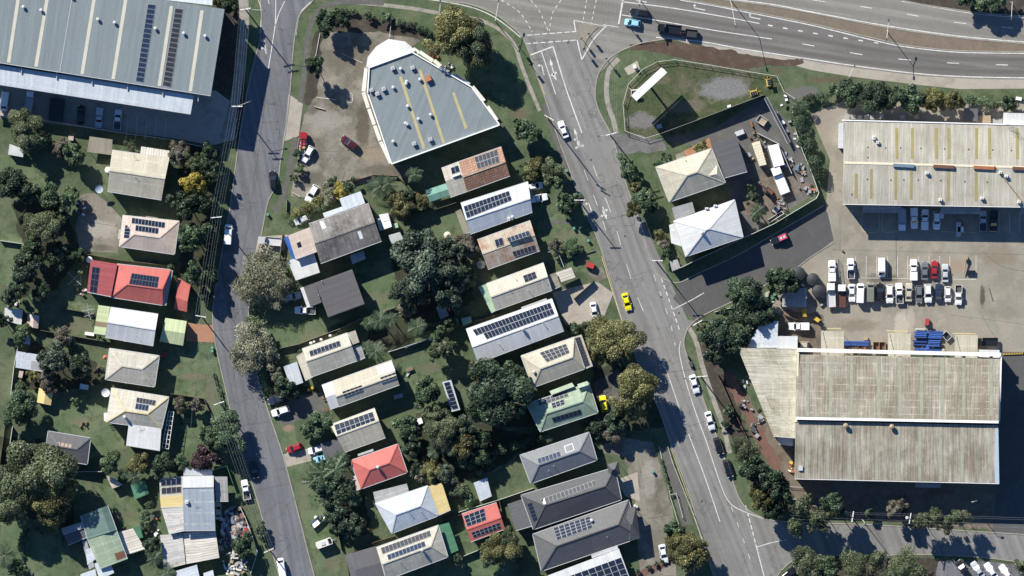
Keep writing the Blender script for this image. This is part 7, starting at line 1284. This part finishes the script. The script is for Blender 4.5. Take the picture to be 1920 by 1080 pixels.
# yard things
for x, y, rr in ((1497, 513, 13), (1524, 524, 12), (1534, 546, 12), (1500, 540, 9)): tankthing(x, y, rr, 2.2, 'tank', {1497: 'black round tank nearest the side road', 1524: 'black round tank in the middle of the group', 1534: 'black round tank nearest the lower yard row', 1500: 'smallest black round tank'}[x], 'black tanks')
shed('site_shed', 'grey flat roofed site shed beside the black tanks', 'shed', [(1467, 540), (1513, 540), (1512, 577), (1466, 575)], 2.8, .2, 'w', 'r_grey', 'wall'); container([(1503, 578), (1513, 578), (1513, 594), (1505, 594)], 'yellow', 'short mustard container below the site shed', 1.6)
def forklift(x, y, deg, mat, label):
    r = thing('forklift', label, 'forklift', W(x, y), 'machines', R(deg)); m = MB(); m.box((-.3, 0, .3), 1.9, 1.1, .8); m.build('body', mat, r, local=True); m = MB(); m.box((-.2, 0, 2.0), 1.3, 1.0, .08)
    for s in ((.4, .45), (.4, -.45), (-.8, .45), (-.8, -.45)): m.tube((s[0], s[1], 1.1), (s[0], s[1], 2.0), .04)
    m.build('roof_guard', mat, r, local=True); m = MB()
    for s in (-.35, .35): m.box((.78, s, .1), .12, .12, 2.2)
    m.build('mast', 'black', r, local=True); m = MB()
    for s in (-.3, .3): m.box((1.4, s, .15), 1.1, .14, .06)
    m.build('forks', 'steel', r, local=True); m = MB(); m.box((-.3, 0, 1.1), .5, .6, .5); m.build('seat', 'black', r, local=True); wheels(r, (-.8, .5), .55, .3)
forklift(1533, 600, 325, 'yellow', 'yellow forklift in the dirt yard'); forklift(1738, 606, 265, 'red', 'red forklift lifting at the blue pipe stack')
def pipes(x0, y0, x1, y1, n, layers, rad, mat, label, zb=.15, nm='pipe_stack', wrap=None):
    A, B = W(x0, y0), W(x1, y0); c = W((x0+x1)/2, (y0+y1)/2); r = thing(nm, label, 'pipe stack', c, 'pipe stacks')
    for i in range(n):
        y = y0+(y1-y0)*(i+.5)/n
        for k in range(layers):
            j = random.uniform(-2.2, 2.2)
            if k == layers-1 and random.random() < .3: continue
            m = MB(); z = zb+rad+k*rad*1.9; m.tube(W(x0+j, y, z), W(x1+j, y+.6, z), rad, rad, 10); m.build('pipe', random.choice((mat, mat, 'bluedark')) if mat == 'blue' else mat, r)
    for f in (.2, .8): m = MB(); m.bar(W(x0+(x1-x0)*f, y0, 0), W(x0+(x1-x0)*f, y1, 0), .15, .15); m.build('bearer', 'timber', r)
pipes(1580, 639, 1628, 648, 4, 3, .17, 'blue', 'single row of blue pipes left of the middle awning'); 
for q in ((1715, 621, 1738, 634, 4, 4, 'upper left stack of blue pipes between two awnings'), (1740, 620, 1765, 635, 5, 3, 'upper right stack of blue pipes under the red forklift'), (1714, 637, 1737, 648, 4, 3, 'lower left stack of blue pipes between two awnings'), (1741, 637, 1763, 650, 4, 4, 'lower right stack of blue pipes between two awnings'), (1715, 652, 1763, 661, 3, 2, 'long lowest row of blue pipes against the white parapet')): pipes(*q[:4], q[4], q[5], .19, 'blue', q[6])
pipes(1718, 616, 1735, 619, 2, 4, .2, 'dullwhite', 'white pipe bundle behind the upper left blue pipes')
clutter(1608, 655, 30, 3.4, 'rust orange scrap frames under the left row of blue pipes', ('rust', 'dullbrown', 'orange', 'tank', 'bronze'), 51, ey=.35, smax=1.8); clutter(1738, 641, 14, 3, 'scrap lengths lying over the blue pipes', ('bluedark', 'dullred', 'tank', 'blue'), 52, ey=.7, smax=1.4); clutter(1762, 650, 14, 2.4, 'brown and black drums beside the right awning', ('dullbrown', 'tank', 'palewood', 'black'), 53, ey=1.6)
p = W(1648, 649); r = thing('rusty_bin', 'orange brown open steel bin beside the middle awning', 'bin', p, None, 0)
m = MB()
for sx, sy, w, d in ((0, 1.2, 3.4, .15), (0, -1.2, 3.4, .15), (1.7, 0, .15, 2.5), (-1.7, 0, .15, 2.5), (0, 0, .12, 2.4)): m.box((sx, sy, 0), w, d, 1.4)
m.build('body', 'bronze', r, local=True); m = MB(); m.box((0, 0, 0), 3.2, 2.2, .5); m.build('rubble', 'rust', r, local=True); box_thing('crate', 'pale timber crate above the row of blue pipes', 'crate', 1623, 635, 1.2, .9, .9, 8, 'palewood')
p = W(1775, 630); r = thing('pallet_frame', 'tilted grey cage frame right of the blue pipes', 'frame', p, None, R(-45)); m = MB()
for s in (-1, 1): m.box((0, s*.9, 0), 2.2, .12, 1.0); m.box((s*1.1, 0, 0), .12, 1.8, 1.0)
m.build('cage', 'lightgrey', r, local=True); m = MB(); m.box((0, 0, .05), 2.0, 1.6, .2); m.build('base', 'tank', r, local=True)
tankthing(1769, 657, 3.5, 1.0, 'palewood', 'small drum in the corner by the right awning', None, 'drum', 'drum')
r = car('traytruck', 1848, 641, 180, 'black', 'black truck beside the right loading awning', 'trucks')
for ch in r.children:
    if ch.name.split('.')[0] == 'tray': ch.material_slots[0].material = PAINT['black']
box_thing('crate', 'red box on the ground beside the black truck', 'crate', 1836, 647, 1.0, .9, 1.0, 0, 'red'); r = thing('wheel_stop_bar', 'black and yellow striped bar at the east yard gate', 'barrier', W(1900, 664)); m = MB()
for k in range(26): m.box(W(1881+k*1.5, 664-k*.06, .05), .225, .5, .3, 0, k % 2)
m.build('bar', ['yellow', 'black'], r)
p = W(1808, 497); r = thing('drill_rig', 'tan jib machine standing on the yard right of the cars', 'machine', p, 'machines'); m = MB(); m.tube(W(1811, 485, 1.2), W(1807, 515, .6), .25, .15); m.build('arm', 'bronze', r); m = MB(); m.box(W(1811, 484), 1.0, 1.0, 1.2); m.build('body', 'bronze', r)
box_thing('trailer', 'grey flat trailer with window sheet right of the tan machine', 'trailer', 1820, 511, 2.4, 1.2, .7, 0, 'lightgrey', None, 'glass')
p = W(1571, 503); r = thing('sliding_gate', 'steel sliding gate leaning between the first two upper row pickups', 'gate', p); m = MB(); a, b = W(1570, 484), W(1574, 520)
for k in range(12): q = a.lerp(b, k/11); m.tube(q, q+Vector((0, 0, 1.6)), .04)
m.tube(a+Vector((0, 0, 1.6)), b+Vector((0, 0, 1.6)), .06); m.tube(a+Vector((0, 0, .2)), b+Vector((0, 0, .2)), .06); m.build('gate_frame', 'steel', r)
tankthing(1580, 471, 2.2, .1, 'rust', 'rusty round manhole cover by the yard gate', None, 'manhole_cover', 'manhole cover')
for x, y, w, d, dg, mt, lb in ((1797, 430, 1.2, 4.0, 0, 'lightgrey', 'white frame machine in the warehouse shadow'), (1801, 430, 1.6, 1.4, 0, 'white', 'white toolbox by the frame machine in the shadow'), (1766, 404, .9, 1.7, 0, 'white', 'white panel box next to the shaded white car')): box_thing('equipment', lb, 'equipment', x, y, w, d, 1.0, dg, mt, None, mt)
for k, (x, mt) in enumerate(((1588, 'white'), (1600, 'cream'), (1612, 'white'), (1624, 'offwhite'), (1635, 'white'), (1653, 'grey'), (1692, 'lightgrey'), (1718, 'grey'))): box_thing('cooling_unit', 'boxy cooling unit in the row behind the upper right warehouse', 'cooling unit', x, 220.0-(k % 2), 1.2, 1.2, 1.3, 0, mt, 'cooling units behind the warehouse', 'grey')
shed('shed', 'dark blue roofed shed with boxes behind the upper warehouse', 'shed', [(1806, 203), (1833, 204), (1832, 228), (1805, 227)], 2.6, .2, 'n', 'r_darkgrey', 'wall'); box_thing('skip_bin', 'sand coloured bin behind the upper warehouse', 'bin', 1843, 224, 4.2, 2.2, 1.2, 0, 'palewood', None, 'bronze'); box_thing('platform', 'grey slatted platform near the white rear annexe', 'platform', 1868, 228, 3.2, 1.6, .5, 0, 'lightgrey', None, 'grey'); box_thing('crate', 'white crate between the hedge and the rear annexe', 'crate', 1910, 185, 1.6, .9, .8, -10, 'white')
# ---------------------------------------------------------------- poles, lamps, signals, wires
powerpole(446, 201, 12, 0, 'power pole with wide crossarm at the top of the left street', 2, (470, 192)); powerpole(407, 408, 10.5, 5, 'power pole on the left verge beside the white van'); powerpole(378, 593, 11, -10, 'power pole at the brick driveway'); powerpole(412, 755, 11, 20, 'power pole on the front lawn of the left street'); powerpole(505, 1030, 11, 25, 'power pole at the lower left street kerb'); powerpole(462, 20, 14, 10, 'power pole with street lamp at the top of the left street', 2, (498, 22))
powerpole(1028, 223, 17, -30, 'power pole on the left kerb of the main street by the shop lawn', 2); powerpole(1144, 253, 14.5, 15, 'power pole with long arm at the gravel drive', 2, (1122, 257)); powerpole(1230, 489, 14, 0, 'power pole on the verge by the white hip house', 2); powerpole(1305, 605, 14, 30, 'power pole at the side road corner', 2); powerpole(1313, 705, 14, 5, 'power pole with lamp arm above the parked white cars', 2, (1283, 709)); powerpole(1595, 967, 11, 80, 'power pole on the grass strip of the bottom road', 2); powerpole(1702, 970, 11, 80, 'power pole carrying a transformer by the bottom road', 1, None, True); powerpole(1085, 376, 11, 0, 'slim power pole by the street tree of the main street')
streetlamp(929, 40, 7, 935, 3, 'street lamp on the footpath north of the olive tree'); streetlamp(825, 22, 6, 826, 4, 'street lamp beside the highway left of the olive tree'); streetlamp(1367, -4, 9, 1378, 52, 'street lamp reaching over the highway turn lane'); streetlamp(1662, 58, 8, 1660, 76, 'street lamp in the highway median', heads=2); streetlamp(1590, 146, 8, 1600, 125, 'street lamp on the highway bank'); streetlamp(1895, 5, 8, 1893, 36, 'street lamp north of the highway at the right'); streetlamp(1200, 0, 8, 1198, 12, 'street lamp cut by the top edge near the stop line'); streetlamp(1617, 975, 8, 1620, 983, 'slim street lamp on the bottom road kerb'); streetlamp(1820, 940, 8, 1826, 938, 'lamp pole in the big warehouse shadow', 'street lamps')
for x, y, d, l in ((972, 86, -60, 'traffic light at the shop lawn corner'), (993, 120, -70, 'traffic light at the left stop line'), (1104, 66, 100, 'traffic light on the upper tip of the island'), (1092, 74, 150, 'traffic light on the left of the island'), (1094, 90, -70, 'traffic light on the lower tip of the island'), (1138, 112, 120, 'traffic light at the right turn kerb'), (1176, 45, 10, 'traffic light near the highway stop line')): trafficlight(x, y, d, l)
L1 = (-1.45, -.75, .1, .75, 1.45)
wires([(470, -40, 11.4), (462, 20, 13.4), (446, 201, 11.4)], 'power lines from the top edge to the first left street pole', L1); wires([(446, 201, 11.2), (407, 408, 10), (378, 593, 10.6), (412, 755, 10.6), (505, 1030, 10.6), (530, 1120, 10.6)], 'power lines running down the whole left street', L1); wires([(378, 593, 10.5), (360, 800, 9)], 'lone cable from the brick driveway pole', (0,))
wires([(1140, -30, 14), (1148, 100, 14), (1144, 253, 14)], 'power lines crossing the junction to the gravel drive pole', L1); wires([(1144, 253, 13.8), (1230, 489, 13.5), (1305, 605, 13.5), (1313, 705, 13.5), (1380, 900, 11.5), (1430, 1100, 11.5)], 'power lines along the right side of the main street', (-.8, .8)); wires([(1480, 960, 10.6), (1595, 967, 10.6), (1702, 970, 10.6), (1940, 978, 10.6)], 'power lines along the bottom road', (-1.6, -.7, .7, 1.2)); wires([(1028, 223, 15.5), (1144, 253, 13.8)], 'service cable crossing the main street by the shop lawn', (0,)); wires([(462, 20, 11), (600, 20, 9)], 'service cable over the top of the left street', (0,))
# ---------------------------------------------------------------- fences and low walls
for pts, h, mt, lb in (
 ([(0, 217), (90, 226), (200, 245), (320, 262), (408, 282)], 2.0, 'fencew', 'long white capped fence below the warehouse forecourt'), ([(0, 451), (50, 458)], 1.5, 'fencew', 'pale fence across the left edge lawn'), ([(118, 578), (176, 588), (208, 640), (205, 648)], 1.5, 'fenceb', 'dark fence south of the red roof house'), ([(52, 614), (92, 622), (206, 642)], 1.6, 'fenceb', 'brown fence between the green annexe and the pinkish shed'), ([(34, 650), (27, 685), (20, 745)], 1.6, 'fencew', 'pale fence beside the bluish skillion shed'), ([(150, 474), (228, 488), (335, 500)], 1.5, 'fenceb', 'fence between the concrete yard and the red roof house'),
 ([(320, 738), (382, 747), (392, 770)], 1.5, 'fenceb', 'dark fence beside the two brownish lawn bushes'), ([(12, 780), (0, 870)], 1.8, 'fenceb', 'dark fence at the left edge above the giant tree'), ([(24, 800), (17, 845)], 1.6, 'fencew', 'pale fence left of the charcoal roof house'), ([(145, 884), (193, 884)], 1.6, 'fencew', 'white fence below the charcoal roof house'), ([(426, 874), (445, 930)], 2.0, 'green', 'green sheet fence beside the jumbled sheds'), ([(402, 880), (424, 874)], 2.0, 'fencew', 'white sheet fence above the jumbled sheds'), ([(450, 950), (460, 970), (475, 1010), (483, 1035), (470, 1075)], 1.6, 'fencew', 'pale junk yard fence along the left street'),
 ([(515, 655), (560, 645), (640, 615), (672, 600), (745, 575)], 1.6, 'fenceg', 'long grey fence behind the brown flat roof lawn'), ([(728, 660), (790, 640), (818, 628)], 1.7, 'fencew', 'white fence above the long cream gable roof'), ([(760, 652), (817, 632)], 1.5, 'fencew', 'white fence section by the sandy palm bed'), ([(760, 410), (840, 385), (860, 378)], 1.7, 'fenceb', 'dark fence behind the white and grey gable house'), ([(850, 614), (940, 588)], 1.7, 'fenceb', 'dark fence behind the long solar house'), ([(530, 438), (524, 488)], 1.8, 'fenceg', 'pool fence beside the blue tarpaulin'), ([(538, 374), (537, 396)], 1.0, 'fenceg', 'low sign wall by the yellowish hedge'),  # last entry is a low sign wall, built as a short fence panel
 ([(860, 960), (935, 937), (1000, 915)], 1.7, 'fencew', 'pale fence above the red granny flat'), ([(830, 975), (872, 962)], 1.7, 'fenceb', 'brown fence left of the red granny flat'), ([(935, 935), (948, 990), (985, 1075)], 1.7, 'fenceb', 'dark fence right of the red granny flat'), ([(870, 1042), (900, 1030)], 1.6, 'fencew', 'white fence at the foot of the red granny flat'), ([(650, 1040), (705, 1015), (740, 1005)], 1.7, 'fenceb', 'brown fence above the bottom beige house'), ([(646, 1038), (655, 1080)], 1.7, 'fenceb', 'brown fence left of the bottom dark carport'), ([(632, 990), (640, 1030)], 1.5, 'fenceb', 'fence along the caravan lawn'),
 ([(1076, 560), (1110, 530), (1112, 526)], 1.6, 'fenceb', 'dark fence on the pale driveway north edge'), ([(1026, 473), (1045, 470), (1057, 500)], 1.8, 'fencew', 'white arbour rail beside the rust streaked house'), ([(1045, 492), (1115, 470)], .4, 'fenceg', 'low garden edge on the front lawn'), ([(1140, 625), (1165, 690)], .5, 'fenceg', 'low edging beside the roadside olive tree'),
 ([(1232, 116), (1205, 130), (1178, 158), (1168, 195), (1172, 246), (1210, 259), (1240, 250)], 1.4, 'fencew', 'white curved lot fence around the billboard'), ([(1232, 116), (1265, 112), (1330, 122), (1400, 134), (1456, 143)], 1.4, 'fencew', 'white lot fence facing the highway'), ([(1240, 250), (1300, 228), (1400, 190), (1432, 178)], 3.3, 'fenceg', 'grey sheet fence between the lot and the depot'), ([(1456, 143), (1470, 172), (1490, 185)], 1.4, 'fencew', 'lot fence corner by the yellow solar trailer'), ([(1276, 502), (1296, 492), (1392, 447), (1450, 420), (1530, 372), (1535, 362)], 2.8, 'fencew', 'pale sheet fence along the dark side road'), ([(1535, 362), (1520, 320), (1505, 285), (1490, 240)], 2.0, 'fencew', 'white sheet fence on the east of the depot'), ([(1420, 250), (1460, 270), (1484, 325)], 1.8, 'fencew', 'white fence right of the white container'), ([(1440, 412), (1465, 396), (1470, 400), (1442, 418)], 1.2, 'fencew', 'white gate panel at the depot side entrance'),
 ([(1345, 700), (1380, 780), (1400, 820)], 1.4, 'fenceb', 'dark fence left of the red gravel path'), ([(1470, 935), (1525, 937)], 1.2, 'fencew', 'white fence below the big warehouse corner'), ([(1480, 912), (1508, 914)], .9, 'lightgrey', 'grey guard rail at the corner of the big warehouse'), ([(1252, 838), (1262, 870), (1300, 965), (1330, 1050)], 1.0, 'fencew', 'white ramp railing on the main street side'), ([(1256, 930), (1272, 982)], 1.0, 'fencew', 'white ramp railing on the driveway side'), ([(1256, 928), (1268, 925), (1280, 970)], 1.0, 'fencew', 'white railing around the ramp landing'), ([(1236, 838), (1256, 925)], .4, 'fencew', 'low kerb wall beside the ramp lawn'),
 ([(1340, 585), (1378, 575)], .6, 'fencew', 'low pale wall under the side road corner trees'), ([(1470, 590), (1495, 600)], 1.5, 'fenceb', 'brown fence by the annexe yard'), ([(600, 62), (592, 105)], .3, 'fencew', 'low white edging beside the car park tree bed'), ([(590, 200), (608, 205)], .5, 'cream', 'cream wheel stop at the car park entrance'), ([(735, 30), (730, 70)], 1.0, 'fencew', 'white rail by the little shop path'), ([(660, 340), (700, 328), (745, 330), (760, 345)], 1.2, 'fenceb', 'brown edge fence of the shop car park'), ([(548, 361), (562, 369)], .4, 'cream', 'cream wheel stop by the lower white car'), ([(558, 302), (572, 310)], .4, 'fenceb', 'brown wheel stop by the upper white car'), ([(640, 340), (675, 334)], .3, 'fenceb', 'dark wheel stop at the south of the car park')):
    fence(pts, h, mt, lb)
# ---------------------------------------------------------------- bins, clotheslines, dishes, garden things
for x, y, lb in ((1062, 320, 'green lid bin at the kerb by the rusty tiled house'), (1103, 451, 'green lid bin on the lower front lawn'), (1076, 428, 'dark bin on the upper front lawn'), (502, 402, 'green lid bin on the left street verge'), (398, 658, 'green lid bin by the left street pole'), (398, 652, 'green lid bin above another at the left verge'), (1452, 552, 'green lid bin beside the dark corner tree'), (1224, 884, 'bin on the shared driveway edge')): bin_(x, y, lb)
car_ = None
hoist(140, 522, 'rotary clothesline behind the red roof house', 2.6); hoist(166, 581, 'rotary clothesline behind the pale green annexe'); hoist(168, 590, 'second clothesline on the pale annexe lawn', 1.5)
dish(187, 355, 7.5, 3.0, 'bluish satellite dish beside the cream gable house', 'wallblue'); dish(199, 736, 8, 3.2, 'round white satellite dish beside the pergola house'); umbrella(902, 496, 8.5, 'cream', 'cream patio umbrella behind the rust streaked house'); umbrella(839, 441, 7, 'cream', 'cream umbrella beside the huge middle tree'); umbrella(198, 670, 5, 'terracotta', 'terracotta umbrella west of the plain cream hip house')
tankthing(203, 319, 6, 1.8, 'white', 'white round water tank at the west wall of the cream gable house'); tankthing(168, 487, 6, 1.8, 'white', 'white water tank at the corner of the red roof house')
r = thing('outbuilding', 'tall white tank box beside the grey fibre roof house', 'outbuilding', W(724, 416), None); m = MB(); m.prism(WP([(711, 403), (728, 400), (735, 425), (721, 430)]), 0, 3.2); m.build('body', 'white', r); m = MB(); m.prism(WP([(706, 411), (712, 409), (721, 431), (712, 433)]), 0, 2.4); m.build('side_box', 'wallblue', r); m = MB(); m.prism(WP([(714, 405), (727, 402), (730, 413), (718, 416)]), 3.2, 3.3); m.build('lid', 'white', r)
shed('shed', 'white topped garden shed right of the tall white tank box', 'shed', [(729, 441), (750, 435), (757, 449), (733, 458)], 2.4, .5, 'n', 'r_white', 'wall'); box_thing('crate', 'greenish grey cabinet between the white tank box and garden shed', 'cabinet', 742, 423, 1.3, 1.3, 1.6, 15, 'lightgrey', None, 'palegreen')
shed('shed', 'small teal shed behind the long solar house', 'shed', [(864, 597), (883, 593), (885, 604), (868, 611)], 2.2, .2, 'n', 'r_teal', 'wall'); shed('shed', 'grey weathered hut under the huge middle tree', 'shed', [(818, 577), (834, 572), (842, 592), (826, 599)], 2.3, .3, 'n', 'r_grey', 'wall'); box_thing('crate', 'pale cube under the garden thicket top', 'crate', 786, 790, 1.8, 1.6, 1.4, 20, 'white')
shed('shed', 'white lit corner roof between palms and round tree', 'shed', [(757, 836), (763, 834), (766, 842), (760, 845)], 2.2, .1, 'n', 'r_white', 'wall') if False else None
for x, y, mt, lb in ((579, 731, 'yellow', 'yellow barrow left of the other on the cream gable drive'), (586, 727, 'yellow', 'yellow barrow right of the other on the cream gable drive'), (612, 770, 'red', 'reddish plant pot at the sixteen panel house')): box_thing('cart', lb, 'cart', x, y, .8, .8, .6, 20, mt)
p = W(1107, 498); r = thing('garden_cart', 'red covered trailer on the short driveway', 'trailer', p, None, R(-20)); m = MB(); m.box((0, 0, .4), 2.4, 1.6, .9); m.box((0, 0, 1.3), 2.0, 1.3, .25); m.build('body', 'red', r, local=True); m = MB(); m.tube((1.2, 0, .5), (2.2, 0, .5), .06); m.build('drawbar', 'steel', r, local=True); wheels(r, (0,), .85, .28)
p = W(1008, 325); m = MB(); m.lathe(p, [(.3, 0), (.5, .4), (.55, .6)], 10); tag(m.build('kids_pool', 'red', None, p), 'red round tub between bushes near the white cars', 'tub'); 
for x, y, w, d, lb in ((958, 1022, 1.0, .7, 'upper white garden seat left of the dark tiled house'), (958, 1034, 1.0, .7, 'lower white garden seat left of the dark tiled house')): box_thing('garden_chair', lb, 'chair', x, y, w, d, .5, 5, 'white')
box_thing('table', 'weathered picnic table on the small back lawn', 'table', 768, 692, 1.9, 1.0, .75, 20, 'palewood', None, 'timber'); box_thing('table', 'grey bench on the lawn by the leafy backyard tree', 'bench', 766, 700, 1.9, .5, .45, 60, 'lightgrey'); box_thing('shed_table', 'pale bench in the shade under the cream gable house', 'bench', 747, 743, 2.6, 1.2, .7, 15, 'grey')
box_thing('bench', 'white trough beside the pale green annexe', 'trough', 168, 626, 2.6, .9, .7, -8, 'white'); clutter(153, 545, 8, 1.6, 'timber offcuts by the red roof house clothesline', ('palewood', 'white', 'timber'), 11); clutter(22, 562, 14, 2.2, 'mixed junk above the dark solar shed', ('white', 'grey', 'palewood', 'terracotta'), 12); clutter(152, 389, 12, 1.6, 'dark outdoor furniture on the concrete yard corner', ('darkgrey', 'white', 'terracotta'), 13, ey=1.6); clutter(306, 665, 4, .8, 'red folded furniture at the plain cream house corner', ('red', 'terracotta'), 14)
MT_ = ('dullwhite', 'rust', 'dullblue', 'grey', 'dullbrown', 'tank', 'black', 'dullwhite', 'darkgrey', 'palewood', 'dullred', 'lightgrey')
for i, (x, y, n, rd, lb) in enumerate(((440, 965, 40, 2.6, 'upper pale part of the junk heap behind the yard fence'), (430, 985, 70, 3.0, 'brown and red middle of the junk heap'), (448, 995, 80, 3.4, 'colourful right part of the junk heap by the fence'), (425, 1010, 60, 3.2, 'dark left part of the junk heap'), (440, 1055, 40, 3.6, 'white sheets and rubble at the bottom of the junk yard'), (400, 1030, 0, 1, 'x'))):
    if n: clutter(x, y, n, rd, lb, MT_ if i != 4 else ('dullwhite', 'offwhite', 'grey', 'palewood', 'lightgrey'), 20+i, smax=1.7 if i != 4 else 2.2)
box_thing('crate', 'red box at the junk yard fence', 'crate', 461, 993, .9, 1.3, .8, 10, 'red'); box_thing('crate', 'yellow box below the red box at the junk yard fence', 'crate', 464, 1000, .9, 1.3, .8, 10, 'yellow'); clutter(285, 985, 14, 2, 'planter clutter right of the striped awning', ('white', 'grey', 'terracotta', 'palewood'), 31, ey=2.5); clutter(158, 797, 6, 1.3, 'grey cut logs on the western lawn', ('darkgrey', 'timber'), 32, smax=.9); clutter(1402, 738, 14, 1.8, 'stacked gear beside the pale side roof', ('tank', 'lightgrey', 'grey'), 33, ey=3.4); clutter(1393, 760, 6, .8, 'round tyres on the dirt strip', ('rubber', 'grey'), 34); clutter(1420, 790, 14, 1.4, 'dark wreck parts on the dirt strip', ('black', 'darkgrey', 'grey'), 35, ey=3.2, smax=1.6); clutter(1486, 878, 8, .9, 'orange and white gear at the big warehouse west wall', ('yellow', 'white', 'orange'), 36, ey=2)
clutter(842, 125, 10, 1.2, 'dark boxes beside the shop corner', ('grey', 'white', 'tank'), 37); clutter(812, 105, 12, 1.3, 'terracotta pots behind the shop', ('terracotta', 'red', 'rust'), 38); clutter(1190, 950, 6, .8, 'white blocks on the little patio', ('white', 'offwhite'), 39); clutter(615, 745, 8, 1.4, 'pots on the cream gable house drive', ('darkgrey', 'terracotta', 'white'), 40)
for x, y, q in ((1196, 1072, 0), (1216, 1064, 1), (1230, 1058, 2), (1242, 1052, 3)): tree(x, y, 5, 1.2, 'dark', ('clipped ball shrub nearest the white box house', 'clipped ball shrub second from the white box house', 'clipped ball shrub third from the white box house', 'clipped ball shrub beside the driveway car')[q], 'bush', 'bushes in gardens and verges', 'bush')
sheet('red_mulch_bed', [(1190, 1076), (1268, 1040), (1272, 1052), (1196, 1084)], 'redgravel', .03); sheet('parking_bays', [(1760, 1052), (1850, 1052), (1935, 1064), (1935, 1130), (1740, 1130)], 'road_street', .02); sheet('lower_garden', [(1490, 1052), (1740, 1044), (1770, 1050), (1730, 1130), (1460, 1130)], 'mulch', .013); marks('parking_markings', .055, [('line', [(1795+k*27, 1056), (1815+k*27, 1090)], .12) for k in range(5)])

for q in ((1470, 300, 12, 2.2, 'steel offcuts beside the white container', ('grey', 'lightgrey', 'tank', 'dullbrown')), (1505, 330, 14, 2.6, 'drums and timber by the eastern depot fence', ('dullbrown', 'grey', 'dullblue', 'palewood')), (1400, 300, 10, 1.6, 'pallets left of the pale yellow container', ('timber', 'palewood', 'grey')), (1484, 560, 10, 1.8, 'grey gear beside the site shed', ('grey', 'tank', 'dullwhite')), (1475, 640, 12, 2.2, 'scrap along the annexe wall in the dirt yard', ('dullbrown', 'grey', 'palewood', 'tank')), (1545, 562, 8, 1.5, 'dark gear below the black tanks', ('tank', 'grey', 'black')), (1440, 560, 8, 1.5, 'white and green gear under the dark corner tree', ('dullwhite', 'green', 'grey'))):
    clutter(*q[:5], q[5], int(q[0]), smax=1.5, ey=1.4)
